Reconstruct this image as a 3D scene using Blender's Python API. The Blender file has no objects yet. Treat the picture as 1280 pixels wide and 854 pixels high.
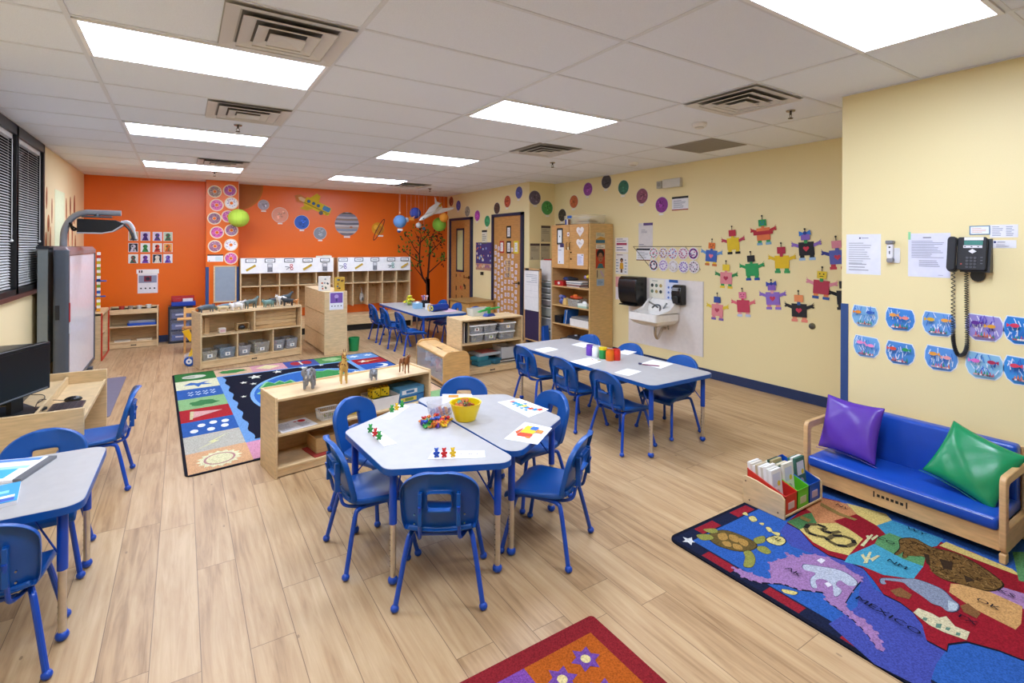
LAMP=9.0; EXPO=1.5
import bpy, bmesh, math, random
from mathutils import Matrix, Vector
R=math.radians; PI=math.pi
rnd=random.Random(7)
S=bpy.context.scene; COL=S.collection
# ------------------------------------------------------------------ materials
def lin(h):
    h=h.lstrip('#'); c=[int(h[i:i+2],16)/255 for i in (0,2,4)]
    return [x/12.92 if x<=.04045 else ((x+.055)/1.055)**2.4 for x in c]+[1]
_M={}
def mat(h,kind='plain',rough=None):
    key=(h,kind,rough)
    if key in _M: return _M[key]
    m=bpy.data.materials.new(kind+'_'+h.lstrip('#')); m.use_nodes=True
    nt=m.node_tree; N=nt.nodes; L=nt.links; b=N['Principled BSDF']
    c=lin(h)
    def node(t,**k):
        n=N.new(t)
        for a,v in k.items(): setattr(n,a,v)
        return n
    tc=node('ShaderNodeTexCoord')
    def noise(scale,detail=2,vec=None,sc=None):
        n=node('ShaderNodeTexNoise'); n.inputs['Scale'].default_value=scale; n.inputs['Detail'].default_value=detail
        if sc:
            mp=node('ShaderNodeMapping'); mp.inputs['Scale'].default_value=sc; L.new(tc.outputs['Object'],mp.inputs[0]); L.new(mp.outputs[0],n.inputs['Vector'])
        else: L.new(tc.outputs['Object'],n.inputs['Vector'])
        return n
    def vary(n,lo,hi,fmin=.3,fmax=.7):
        r=node('ShaderNodeMapRange'); r.inputs[1].default_value=fmin; r.inputs[2].default_value=fmax; r.inputs[3].default_value=lo; r.inputs[4].default_value=hi
        L.new(n.outputs['Fac'],r.inputs[0])
        v=node('ShaderNodeVectorMath',operation='SCALE'); v.inputs[0].default_value=c[:3]; L.new(r.outputs[0],v.inputs['Scale'])
        L.new(v.outputs[0],b.inputs['Base Color']); return v
    def bump(n,s,d):
        bp=node('ShaderNodeBump'); bp.inputs['Strength'].default_value=s; bp.inputs['Distance'].default_value=d
        L.new(n.outputs['Fac'],bp.inputs['Height']); L.new(bp.outputs[0],b.inputs['Normal'])
    b.inputs['Base Color'].default_value=c
    R0={'plain':.55,'paint':.5,'plastic':.35,'wood':.42,'carpet':.95,'metal':.25,'paper':.8,'vinyl':.3,'laminate':.38,'clear':.1,'frost':.25,'gloss':.12,'tile':.9}[kind]
    b.inputs['Roughness'].default_value=R0 if rough is None else rough
    if kind=='wood':
        n=noise(6,5,sc=(1.5,1.5,9)); vary(n,.86,1.12); bump(n,.05,.002)
    elif kind=='carpet':
        n=noise(160,3); vary(n,.72,1.22,.35,.65); bump(n,.5,.004); b.inputs['Specular IOR Level'].default_value=.1
    elif kind=='paint':
        n=noise(220,2); vary(n,.985,1.015); bump(n,.08,.001)
    elif kind=='tile':
        n=noise(420,2); vary(n,.86,1.06,.35,.65); bump(n,.3,.002)
    elif kind=='metal':
        b.inputs['Metallic'].default_value=1; n=noise(30,2); vary(n,.93,1.05)
    elif kind=='clear':
        n=noise(12,1); vary(n,.97,1.02); b.inputs['Alpha'].default_value=.28; b.inputs['Specular IOR Level'].default_value=.6
    elif kind=='frost':
        n=noise(12,1); vary(n,.97,1.02); b.inputs['Alpha'].default_value=.40
    elif kind=='vinyl':
        n=noise(14,3); vary(n,.96,1.04); bump(n,.12,.01)
    else:
        n=noise(18,2); vary(n,.965,1.03)
    _M[key]=m; return m
def emis(name,h,strength):
    m=bpy.data.materials.new(name); m.use_nodes=True; nt=m.node_tree; b=nt.nodes['Principled BSDF']
    b.inputs['Base Color'].default_value=lin(h); b.inputs['Emission Color'].default_value=lin(h)
    tc=nt.nodes.new('ShaderNodeTexCoord'); w=nt.nodes.new('ShaderNodeTexNoise'); w.inputs['Scale'].default_value=8
    mp=nt.nodes.new('ShaderNodeMapping'); mp.inputs['Scale'].default_value=(.15,3,1)
    r=nt.nodes.new('ShaderNodeMapRange'); r.inputs[1].default_value=.3; r.inputs[2].default_value=.7; r.inputs[3].default_value=strength*.93; r.inputs[4].default_value=strength*1.07
    nt.links.new(tc.outputs['Object'],mp.inputs[0]); nt.links.new(mp.outputs[0],w.inputs['Vector']); nt.links.new(w.outputs['Fac'],r.inputs[0]); nt.links.new(r.outputs[0],b.inputs['Emission Strength'])
    return m
MAPLE='#dabd90'; MAPLE2='#c79f68'; BLUE='#09509f'; BLUE2='#0a3f94'; WHITE='#eeeeec'; NAVY='#26406c'; BLACK='#16171a'; GREY='#8d9096'
def W_(h): return mat(h,'wood')
def P_(h): return mat(h,'plastic')
def A_(h): return mat(h,'paper')
def C_(h):
    v=[int(h[i:i+2],16) for i in (1,3,5)]; g=.3*v[0]+.59*v[1]+.11*v[2]; return mat('#'+''.join('%02x'%max(0,min(255,int((x*.86+g*.14)*.88))) for x in v),'carpet')
# ------------------------------------------------------------------ mesh builder
def circ(cx,cy,r,n=20,ry=None,a0=0):
    ry=r if ry is None else ry
    return [(cx+r*math.cos(a0+2*PI*i/n),cy+ry*math.sin(a0+2*PI*i/n)) for i in range(n)]
def rect(x0,y0,x1,y1): return [(x0,y0),(x1,y0),(x1,y1),(x0,y1)]
def rrect(x0,y0,x1,y1,r,n=4):
    o=[]
    for cx,cy,a in ((x1-r,y0+r,-PI/2),(x1-r,y1-r,0),(x0+r,y1-r,PI/2),(x0+r,y0+r,PI)):
        for i in range(n+1): o.append((cx+r*math.cos(a+PI/2*i/n),cy+r*math.sin(a+PI/2*i/n)))
    return o
def star(cx,cy,r,n=5,k=.42,a0=PI/2): return [(cx+(r if i%2==0 else r*k)*math.cos(a0+PI*i/n),cy+(r if i%2==0 else r*k)*math.sin(a0+PI*i/n)) for i in range(2*n)]
def heart(cx,cy,s): return [(cx+s*.062*(16*math.sin(t)**3)/2,cy+s*.062*(13*math.cos(t)-5*math.cos(2*t)-2*math.cos(3*t)-math.cos(4*t))/2) for t in [2*PI*i/24 for i in range(24)]]
def xf(pts,a=0,dx=0,dy=0,s=1,sx=1):
    c,n=math.cos(a),math.sin(a); return [(dx+s*(sx*x*c-y*n),dy+s*(sx*x*n+y*c)) for x,y in pts]
def bez(pts,n=8):
    # catmull-rom through 3-D points
    P=[Vector(p) for p in pts]; P=[2*P[0]-P[1]]+P+[2*P[-1]-P[-2]]; o=[]
    for i in range(1,len(P)-2):
        for k in range(n):
            t=k/n; a,b,c,d=P[i-1:i+3]
            o.append(.5*((2*b)+(-a+c)*t+(2*a-5*b+4*c-d)*t*t+(-a+3*b-3*c+d)*t**3))
    o.append(P[-2]); return o
def sm(P,n=4):
    k=len(P); o=[]
    for i in range(k):
        a,b,c,d=[Vector(P[(i+j-1)%k]) for j in range(4)]
        for q in range(n):
            t=q/n; r=.5*((2*b)+(-a+c)*t+(2*a-5*b+4*c-d)*t*t+(-a+3*b-3*c+d)*t**3); o.append((r.x,r.y))
    return o
def grow(P,f):
    cx=sum(p[0] for p in P)/len(P); cy=sum(p[1] for p in P)/len(P); return [(cx+(x-cx)*f,cy+(y-cy)*f) for x,y in P]
class MB:
    def __init__(s): s.v=[];s.f=[];s.fm=[];s.mats=[]
    def mi(s,m):
        if m not in s.mats: s.mats.append(m)
        return s.mats.index(m)
    def add(s,vs,fs,m,M=None):
        o=len(s.v); s.v+= [tuple(M@Vector(p)) if M else tuple(p) for p in vs]; k=s.mi(m)
        for f in fs: s.f.append([i+o for i in f]); s.fm.append(k)
        return s
    def box(s,x0,y0,z0,x1,y1,z1,m,M=None):
        v=[(x,y,z) for x in (x0,x1) for y in (y0,y1) for z in (z0,z1)]
        return s.add(v,[(0,1,3,2),(4,6,7,5),(0,4,5,1),(2,3,7,6),(0,2,6,4),(1,5,7,3)],m,M)
    def cbox(s,c,sz,m,M=None):
        x,y,z=c;a,b,d=[q/2 for q in sz]; return s.box(x-a,y-b,z-d,x+a,y+b,z+d,m,M)
    def prism(s,poly,d0,d1,m,plane='xy',M=None):
        mp={'xy':lambda a,b,d:(a,b,d),'xz':lambda a,b,d:(a,d,b),'yz':lambda a,b,d:(d,a,b)}[plane]
        n=len(poly); v=[mp(a,b,d0) for a,b in poly]+[mp(a,b,d1) for a,b in poly]
        return s.add(v,[list(range(n))[::-1],list(range(n,2*n))]+[(i,(i+1)%n,n+(i+1)%n,n+i) for i in range(n)],m,M)
    def face(s,poly,d,m,plane='xy',M=None):
        mp={'xy':lambda a,b,d:(a,b,d),'xz':lambda a,b,d:(a,d,b),'yz':lambda a,b,d:(d,a,b)}[plane]
        return s.add([mp(a,b,d) for a,b in poly],[list(range(len(poly)))],m,M)
    def ring(s,c,r0,r1,d,m,plane='xy',n=24,ry=1):
        a=circ(c[0],c[1],r0,n,r0*ry); b=circ(c[0],c[1],r1,n,r1*ry); mp={'xy':lambda a,b,d:(a,b,d),'xz':lambda a,b,d:(a,d,b),'yz':lambda a,b,d:(d,a,b)}[plane]
        return s.add([mp(*p,d) for p in a+b],[(i,(i+1)%n,n+(i+1)%n,n+i) for i in range(n)],m)
    def cyl(s,p0,p1,r0,m,r1=None,n=14,caps=True,M=None): return s.tube([p0,p1],[r0,r0 if r1 is None else r1],m,n,caps,M)
    def tube(s,path,r,m,n=8,caps=True,M=None):
        P=[Vector(p) for p in path]; k=len(P); rr=r if isinstance(r,(list,tuple)) else [r]*k
        T=[(P[min(i+1,k-1)]-P[max(i-1,0)]).normalized() for i in range(k)]
        u=T[0].orthogonal().normalized(); vs=[]
        for i in range(k):
            u=(u-T[i]*u.dot(T[i])).normalized(); w=T[i].cross(u)
            for j in range(n):
                a=2*PI*j/n; vs.append(P[i]+(u*math.cos(a)+w*math.sin(a))*rr[i])
        fs=[(i*n+j,i*n+(j+1)%n,(i+1)*n+(j+1)%n,(i+1)*n+j) for i in range(k-1) for j in range(n)]
        if caps: fs+= [list(range(n))[::-1],list(range((k-1)*n,k*n))]
        return s.add(vs,fs,m,M)
    def sph(s,c,r,m,n=12,k=8,M=None):
        rx,ry,rz=(r,r,r) if not isinstance(r,(tuple,list)) else r
        vs=[(c[0],c[1],c[2]-rz)]+[(c[0]+rx*math.sin(PI*i/k)*math.cos(2*PI*j/n),c[1]+ry*math.sin(PI*i/k)*math.sin(2*PI*j/n),c[2]-rz*math.cos(PI*i/k)) for i in range(1,k) for j in range(n)]+[(c[0],c[1],c[2]+rz)]
        fs=[(0,1+(j+1)%n,1+j) for j in range(n)]+[(1+(i-1)*n+j,1+(i-1)*n+(j+1)%n,1+i*n+(j+1)%n,1+i*n+j) for i in range(1,k-1) for j in range(n)]
        l=len(vs)-1; fs+=[(l,1+(k-2)*n+j,1+(k-2)*n+(j+1)%n) for j in range(n)]
        return s.add(vs,fs,m,M)
    def lathe(s,prof,m,c=(0,0,0),n=20,M=None):
        vs=[(c[0]+r*math.cos(2*PI*j/n),c[1]+r*math.sin(2*PI*j/n),c[2]+z) for r,z in prof for j in range(n)]
        k=len(prof); fs=[(i*n+j,i*n+(j+1)%n,(i+1)*n+(j+1)%n,(i+1)*n+j) for i in range(k-1) for j in range(n)]
        return s.add(vs,fs,m,M)
    def tub(s,x0,y0,z0,x1,y1,z1,m,t=.004,flare=.012,r=.015):
        # an open tray or bin with thickness
        a=rrect(x0+flare,y0+flare,x1-flare,y1-flare,r); b=rrect(x0,y0,x1,y1,r); c=rrect(x0+t,y0+t,x1-t,y1-t,r*.8); d=rrect(x0+flare+t,y0+flare+t,x1-flare-t,y1-flare-t,r*.8)
        n=len(a); vs=[(*p,z0) for p in a]+[(*p,z1) for p in b]+[(*p,z1) for p in c]+[(*p,z0+t) for p in d]
        fs=[list(range(n))[::-1],[3*n+i for i in range(n)]]
        for k in range(3): fs+=[(k*n+i,k*n+(i+1)%n,(k+1)*n+(i+1)%n,(k+1)*n+i) for i in range(n)]
        return s.add(vs,fs,m)
    def build(s,name,parent=None,loc=(0,0,0),rz=0,smooth=.6,bevel=0,label=None):
        me=bpy.data.meshes.new(name); me.from_pydata(s.v,[],s.f); 
        for m in s.mats: me.materials.append(m)
        me.polygons.foreach_set('material_index',s.fm)
        bm=bmesh.new(); bm.from_mesh(me); bmesh.ops.recalc_face_normals(bm,faces=[f for f in bm.faces]); bm.to_mesh(me); bm.free()
        if smooth:
            me.polygons.foreach_set('use_smooth',[True]*len(me.polygons)); me.set_sharp_from_angle(angle=smooth)
        me.update()
        o=bpy.data.objects.new(name,me); COL.objects.link(o); o.location=loc; o.rotation_euler=(0,0,rz)
        if parent: o.parent=parent
        if bevel:
            b=o.modifiers.new('bevel','BEVEL'); b.width=bevel; b.segments=2; b.limit_method='ANGLE'; b.angle_limit=.7
        if label: o['label']=label
        return o
def thing(name,label,cat,loc=(0,0,0),rz=0,group=None):
    o=bpy.data.objects.new(name,None); COL.objects.link(o); o.location=loc; o.rotation_euler=(0,0,rz); o.empty_display_size=.05
    o['label']=label; o['category']=cat
    if group: o['group']=group
    return o
def tag(o,label,cat,group=None):
    o['label']=label; o['category']=cat
    if group: o['group']=group
    return o
def struct(o): o['kind']='structure'; return o
def dup(root,loc,rz=0,label=None,group=None,scale=None):
    r=root.copy(); COL.objects.link(r); r.location=loc; r.rotation_euler=(0,0,rz)
    if scale: r.scale=scale
    if label: r['label']=label
    if group: r['group']=group
    for ch in root.children:
        c=ch.copy(); COL.objects.link(c); c.parent=r
        for g in ch.children:
            d=g.copy(); COL.objects.link(d); d.parent=c
    return r
_T={}
def text_geo(t):
    if t in _T: return _T[t]
    cu=bpy.data.curves.new('t','FONT'); cu.body=t; cu.size=1; cu.align_x='CENTER'; cu.align_y='CENTER'; cu.resolution_u=2
    o=bpy.data.objects.new('t',cu); COL.objects.link(o); bpy.context.view_layer.update()
    me=bpy.data.meshes.new_from_object(o.evaluated_get(bpy.context.evaluated_depsgraph_get()))
    g=([tuple(v.co) for v in me.vertices],[tuple(p.vertices) for p in me.polygons])
    bpy.data.objects.remove(o); bpy.data.curves.remove(cu); bpy.data.meshes.remove(me); _T[t]=g; return g
def put_text(mb,t,size,m,M,sx=1):
    v,f=text_geo(t); mb.add([(x*size*sx,y*size,0) for x,y,z in v],f,m,M)
# frames for flat things on walls: local x = reading direction, y = up, z = out of the wall
def frame(origin,xdir,ydir):
    x=Vector(xdir).normalized(); y=Vector(ydir).normalized(); z=x.cross(y)
    return Matrix((( x.x,y.x,z.x,origin[0]),(x.y,y.y,z.y,origin[1]),(x.z,y.z,z.z,origin[2]),(0,0,0,1)))
def onX(X,y,z): return frame((X,y,z),(0,-1,0),(0,0,1))      # wall whose visible side faces -X
def onY(Y,x,z): return frame((x,Y,z),(1,0,0),(0,0,1))       # wall whose visible side faces -Y
def onL(X,y,z): return frame((X,y,z),(0,1,0),(0,0,1))       # wall whose visible side faces +X
class Flat:
    """a sheet of paper and what is printed on it, as one mesh"""
    def __init__(s,M,t=.0015): s.M=M; s.mb=MB(); s.t=t; s.k=0
    def base(s,poly,h,kind='paper'): s.mb.prism(poly,0,s.t,mat(h,kind),M=s.M); return s
    def p(s,poly,h,kind='paper'):
        s.k+=1; s.mb.face(poly,s.t+.0006*s.k,mat(h,kind),M=s.M); return s
    def txt(s,t,x,y,size,h,sx=1):
        s.k+=1; put_text(s.mb,t,size,mat(h,'paper'),s.M@Matrix.Translation((x,y,s.t+.0006*s.k)),sx); return s
    def lines(s,x0,y0,x1,y1,n,h='#7a7d86',fill=.35,seed=1):
        r=random.Random(seed); s.k+=1
        for i in range(n):
            y=y1-(i+.5)*(y1-y0)/n; t=(y1-y0)/n*fill/2; xe=x0+(x1-x0)*r.uniform(.55,1)
            s.mb.face(rect(x0,y-t,xe,y+t),s.t+.0006*s.k,mat(h,'paper'),M=s.M)
        return s
    def done(s,name,label,cat,group=None): return tag(s.mb.build(name,smooth=0),label,cat,group)
# ------------------------------------------------------------------ room
CZ=2.702; XL=-1.285; XR=5.46; YB=10.2; YF=-2.9; XP=4.0; YP=1.79; XD=4.92; YD=7.04
GX0,GY0,TX,TY=-.465,3.165,1.2192,.6096
def floor_mat():
    m=bpy.data.materials.new('oak_planks'); m.use_nodes=True; nt=m.node_tree; N=nt.nodes; L=nt.links; b=N['Principled BSDF']
    def mth(op,a,bb=None,c=None):
        n=N.new('ShaderNodeMath'); n.operation=op
        for i,v in enumerate((a,bb,c)):
            if v is None: continue
            if isinstance(v,(int,float)): n.inputs[i].default_value=v
            else: L.new(v,n.inputs[i])
        return n.outputs[0]
    tc=N.new('ShaderNodeTexCoord'); sp=N.new('ShaderNodeSeparateXYZ'); L.new(tc.outputs['Object'],sp.inputs[0])
    u=mth('DIVIDE',mth('SUBTRACT',sp.outputs[0],.067),.1673); row=mth('FLOOR',u); fu=mth('FRACT',u)
    wn=N.new('ShaderNodeTexWhiteNoise'); wn.noise_dimensions='1D'; L.new(row,wn.inputs['W'])
    v=mth('ADD',mth('DIVIDE',sp.outputs[1],1.22),wn.outputs['Value']); cl=mth('FLOOR',v); fv=mth('FRACT',v)
    cx=N.new('ShaderNodeCombineXYZ'); L.new(row,cx.inputs[0]); L.new(cl,cx.inputs[1])
    w2=N.new('ShaderNodeTexWhiteNoise'); w2.noise_dimensions='2D'; L.new(cx.outputs[0],w2.inputs['Vector'])
    # grain stretched along each plank and shifted per plank
    g=N.new('ShaderNodeCombineXYZ'); L.new(mth('MULTIPLY',sp.outputs[0],1),g.inputs[0]); L.new(mth('MULTIPLY',sp.outputs[1],.06),g.inputs[1]); L.new(mth('MULTIPLY',w2.outputs['Value'],37),g.inputs[2])
    n1=N.new('ShaderNodeTexNoise'); n1.inputs['Scale'].default_value=32; n1.inputs['Detail'].default_value=6; n1.inputs['Roughness'].default_value=.65; n1.inputs['Distortion'].default_value=.6; L.new(g.outputs[0],n1.inputs['Vector'])
    g2=N.new('ShaderNodeCombineXYZ'); L.new(sp.outputs[0],g2.inputs[0]); L.new(mth('MULTIPLY',sp.outputs[1],.16),g2.inputs[1]); L.new(mth('MULTIPLY',w2.outputs['Value'],91),g2.inputs[2])
    n2=N.new('ShaderNodeTexNoise'); n2.inputs['Scale'].default_value=11; n2.inputs['Distortion'].default_value=.8; n2.inputs['Detail'].default_value=3; L.new(g2.outputs[0],n2.inputs['Vector'])
    cr=N.new('ShaderNodeValToRGB'); e=cr.color_ramp.elements; e[0].position=.33; e[0].color=lin('#8e6d4a'); e[1].position=.70; e[1].color=lin('#c9ac84')
    k=e.new(.5); k.color=lin('#b5946c')
    L.new(mth('ADD',mth('MULTIPLY',n1.outputs['Fac'],.62),mth('ADD',mth('MULTIPLY',n2.outputs['Fac'],.30),mth('MULTIPLY',w2.outputs['Value'],.12))),cr.inputs[0])
    # knots
    vo=N.new('ShaderNodeTexVoronoi'); vo.inputs['Scale'].default_value=3.1; g3=N.new('ShaderNodeCombineXYZ'); L.new(mth('MULTIPLY',sp.outputs[0],2.1),g3.inputs[0]); L.new(mth('MULTIPLY',sp.outputs[1],.9),g3.inputs[1]); L.new(g3.outputs[0],vo.inputs['Vector'])
    kn=mth('MULTIPLY',mth('LESS_THAN',vo.outputs['Distance'],.035),.5)
    mn=mth('MINIMUM',mth('MULTIPLY',mth('MINIMUM',fu,mth('SUBTRACT',1,fu)),.1673),mth('MULTIPLY',mth('MINIMUM',fv,mth('SUBTRACT',1,fv)),1.22))
    seam=mth('MULTIPLY',mth('LESS_THAN',mn,.0015),.75)
    mx=N.new('ShaderNodeMix'); mx.data_type='RGBA'; L.new(mth('MAXIMUM',seam,kn),mx.inputs[0]); L.new(cr.outputs[0],mx.inputs[6]); mx.inputs[7].default_value=lin('#5b432b')
    L.new(mx.outputs[2],b.inputs['Base Color']); b.inputs['Roughness'].default_value=.42
    bp=N.new('ShaderNodeBump'); bp.inputs['Strength'].default_value=.12; bp.inputs['Distance'].default_value=.002; L.new(n1.outputs['Fac'],bp.inputs['Height']); L.new(bp.outputs[0],b.inputs['Normal'])
    return m
struct(MB().box(XL-.1,YF-.1,-.1,XR+.1,YB+.1,0,floor_mat()).build('floor',smooth=0))
cm=MB(); tile=mat('#f0f5fc','tile',.95); bar=mat('#dfe2e6','paint')
cm.box(XL-.1,YF-.1,CZ,XR+.1,YB+.1,CZ+.08,tile)
i=-1
while GX0+i*TX<XR+.01:
    x=GX0+i*TX
    if x>XL: cm.box(x-.012,YF,CZ-.005,x+.012,YB,CZ+.001,bar)
    i+=1
j=-9
while GY0+j*TY<YB:
    y=GY0+j*TY
    if y>YF: cm.box(XL,y-.010,CZ-.004,XR,y+.010,CZ+.001,bar)
    j+=1
cm.box(XL,YF,CZ-.006,XL+.02,YB,CZ+.001,bar); cm.box(XR-.02,YP,CZ-.006,XR,YD,CZ+.001,bar); cm.box(XL,YB-.02,CZ-.006,XD,YB,CZ+.001,bar); cm.box(XP-.02,YF,CZ-.006,XP,YP,CZ+.001,bar)
struct(cm.build('ceiling',smooth=0))
CREAM='#ebdba6'; ORANGE='#e4680f'
cream=mat(CREAM,'paint'); orange=mat(ORANGE,'paint',.33)
# left wall with two window openings and a recess
lw=MB(); lw.box(XL-.12,YF-.1,0,XL,YB+.1,1.15,mat('#f2dfb0','paint')); lw.box(XL-.12,YF-.1,2.69,XL,YB+.1,CZ,cream)
lw.box(XL-.12,7.42,1.15,XL,YB+.1,2.69,mat('#f2dfb0','paint')); lw.box(XL-.12,YF-.1,1.15,XL,4.2,2.69,mat('#f2dfb0','paint'))
struct(lw.build('wall_left',smooth=0))
struct(MB().box(XL-.1,YB,0,XD+.1,YB+.1,CZ,orange).box(.33,9.87,0,.812,YB,CZ,orange).build('wall_back',smooth=0))
struct(MB().box(XD,YD,0,XR+.1,YB+.1,CZ,cream).box(XR,YP-.1,0,XR+.1,YD+.1,CZ,cream).build('wall_right',smooth=0))
struct(MB().box(XP,YF-.1,0,XR+.1,YP,CZ,cream).build('wall_projecting',smooth=0))
struct(MB().box(XL-.1,YF-.1,0,XP+.1,YF,CZ,cream).build('wall_front',smooth=0))
nv=mat('#1e3158','plastic',.4)
struct(MB().box(XL,YB-.012,0,.33,YB,.11,nv).box(.33,9.858,0,.812,9.87,.11,nv).box(.812,YB-.012,0,XD,YB,.11,nv).build('baseboard_back',smooth=0))
struct(MB().box(XR-.012,YP,0,XR,YD,.105,nv).box(XD,YD-.012,0,XR,YD,.105,nv).box(XD-.012,YD,0,XD,7.15,.105,nv).box(XD-.012,8.26,0,XD,8.95,.105,nv).build('baseboard_right',smooth=0))
struct(MB().box(XP-.012,YF,0,XP,YP,.105,nv).build('baseboard_projecting',smooth=0))
cg=mat('#2b4a80','plastic',.4)
struct(MB().box(XP-.004,YP-.045,.105,XP,YP+.004,1.21,cg).box(XP,YP,.105,XP+.045,YP+.004,1.21,cg).build('trim_1',smooth=0))
struct(MB().box(.326,9.866,.11,.375,9.87,1.24,cg).box(.326,9.87,.11,.33,9.915,1.24,cg).build('trim_2',smooth=0))
struct(MB().box(.767,9.866,.11,.816,9.87,1.24,cg).box(.812,9.87,.11,.816,9.915,1.24,cg).build('trim_3',smooth=0))
# ---- windows on the left wall
fb=mat('#121212','plastic',.4); gl=mat('#3c4247','gloss',.08)
for n,(y0,y1) in enumerate(((6.31,7.42),(5.26,6.36),(4.2,5.31))):
    w=MB(); X0,X1=XL-.09,XL+.02
    w.box(X0,y0,1.15,X1,y0+.06,2.69,fb).box(X0,y1-.06,1.15,X1,y1,2.69,fb).box(X0,y0,2.60,X1,y1,2.69,fb).box(X0,y0,1.15,X1,y1,1.20,fb)
    o=struct(w.build('window_%d'%(n+1),smooth=0))
    MB().box(XL-.10,y0+.03,1.18,XL-.09,y1-.03,2.65,gl).build('pane',o,smooth=0)
    t=thing('window_blind',['pale slatted blind in the black window next to the cream wall and whiteboard','pale slatted blind in the middle black window','pale slatted blind in the black window nearest the computer desk'][n],'blind',(XL-.02,(y0+y1)/2,2.6))
    hw=(y1-y0)/2-.07; sl=MB(); wm=mat('#cfcecb','plastic')
    MB().box(-.025,-hw,-.04,.012,hw,0,mat('#dedcda','plastic')).build('head_rail',t)
    z=-.06
    while z>-1.37:
        sl.box(-.018,-hw+.01,z,.006,hw-.01,z+.0015,wm,Matrix.Translation((0,0,z))@Matrix.Rotation(.72,4,'Y')@Matrix.Translation((0,0,-z))); z-=.0245
    sl.build('slats',t,smooth=0)
    MB().box(-.02,-hw+.01,-1.39,.004,hw-.01,-1.375,wm).build('bottom_rail',t)
    cd=MB()
    for y in (-hw+.12,hw-.12,0): cd.box(.008,y-.001,-1.38,.0095,y+.001,-.04,wm)
    cd.build('cord',t,smooth=0)
    MB().cyl((.018,hw-.04,-.04),(.018,hw-.04,-.95),.004,wm,n=6).sph((.018,hw-.04,-.96),.012,mat(WHITE,'plastic'),8,6).build('wand',t)
struct(MB().box(XL-.05,4.2,1.115,XL+.045,7.44,1.15,mat('#5b3227','wood')).build('trim_4',smooth=0))
# ---- doors
dw=mat('#c08b4c','wood'); navy=mat('#1d2748','plastic')
for n,(y0,y1) in enumerate(((9.06,9.96),(7.24,8.16))):
    d=MB().box(XD-.02,y0,.01,XD+.001,y1,2.15,dw).build('door_%d'%(n+1),smooth=0); struct(d)
    MB().box(XD-.05,y0-.05,0,XD,y0,2.2,navy).box(XD-.05,y1,0,XD,y1+.05,2.2,navy).box(XD-.05,y0-.05,2.15,XD,y1+.05,2.2,navy).build('door_frame',d,smooth=0)
    if n==0:
        MB().box(XD-.03,9.36,1.07,XD-.02,9.40,1.98,navy).box(XD-.03,9.66,1.07,XD-.02,9.70,1.98,navy).box(XD-.03,9.36,1.07,XD-.02,9.70,1.11,navy).box(XD-.03,9.36,1.94,XD-.02,9.70,1.98,navy).build('window_frame',d,smooth=0)
        MB().box(XD-.026,9.40,1.11,XD-.021,9.66,1.94,mat('#c9cf9c','gloss')).build('door_pane',d,smooth=0)
    hy=y0+.08
    MB().cyl((XD-.02,hy,.97),(XD-.07,hy,.97),.011,mat('#8f8a80','metal')).cyl((XD-.02,hy,.97),(XD-.026,hy,.97),.032,mat('#8f8a80','metal')).tube([(XD-.068,hy,.97),(XD-.068,hy+.12,.965)],.009,mat('#8f8a80','metal')).build('door_handle',d)
# ---- ceiling fixtures
LE=emis('lamp_panel','#dde9ff',LAMP)
t=thing('ceiling_light','x','ceiling light',(GX0+TX/2,GY0+TY/2,CZ))
f=MB(); a,b=TX/2-.012,TY/2-.012; fw=mat('#f2f2f2','paint')
for x0,y0,x1,y1 in ((-a,-b,a,-b+.022),(-a,b-.022,a,b),(-a,-b,-a+.022,b),(a-.022,-b,a,b)): f.box(x0,y0,-.012,x1,y1,-.0005,fw)
f.build('frame',t,smooth=0)
MB().box(-a+.022,-b+.022,-.008,a-.022,b-.022,-.004,LE).build('diffuser',t,smooth=0)
LG='recessed fluorescent panels'
LN={(0,0):'recessed fluorescent panel beside the large air vent, nearest the windows',(0,4):'second fluorescent panel from the window side, between two air vents',(0,8):'farthest fluorescent panel on the window side, close to the orange wall',
(2,0):'fluorescent panel over the long rectangular table',(2,4):'middle fluorescent panel on the sink side, past the long table',(2,8):'farthest fluorescent panel on the sink side, over the cubbies',(2,-4):'largest looking fluorescent panel, above the wall phone corner',
(0,-4):'fluorescent panel overhead of the viewer on the window side'}
first=True
for (c,r),lb in LN.items():
    loc=(GX0+(c+.5)*TX,GY0+(r+.5)*TY,CZ)
    if first: t.location=loc; t['label']=lb; t['group']=LG; first=False
    else: dup(t,loc,0,lb,LG)
def vent(x,y,label):
    t=thing('ceiling_vent',label,'air vent',(x,y,CZ),0,'square ceiling diffusers'); h=.295
    MB().box(-h,-h,-.006,h,h,-.0005,mat('#b9b5af','paint')).box(-.22,-.22,-.0075,.22,.22,-.006,mat('#66625d','plain')).build('backing',t,smooth=0)
    g=MB(); m_=mat('#d9d5cf','paint')
    for k,(ro,ri) in enumerate(((.292,.228),(.215,.152),(.145,.09),(.085,.0))):
        zo,zi=-.008-.006*k,-.022-.006*k
        for q in range(4):
            M=Matrix.Rotation(q*PI/2,4,'Z')
            v=[(-ro,-ro,zo-.012),(ro,-ro,zo-.012),(ri,-ri,zi+.016),(-ri,-ri,zi+.016)]
            g.add(v,[(0,1,2,3)],m_,M)
            if k: g.add([(-ro,-ro,zo-.012),(ro,-ro,zo-.012),(ro,-ro,zo-.018),(-ro,-ro,zo-.018)],[(0,1,2,3)],m_,M)
    g.build('louvre',t,smooth=0)
vx=GX0+TX-TY/2
vent(vx,GY0-TY/2,'large square ceiling vent in front of the nearest light panel'); vent(vx,GY0+2.5*TY,'square ceiling vent between the two nearer light panels')
vent(vx,GY0+7.5*TY,'square ceiling vent close to the farthest light panel on the window side'); vent(3.19+.305,GY0-1.5*TY,'dusty square ceiling vent near the corner of the projecting wall')
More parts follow.
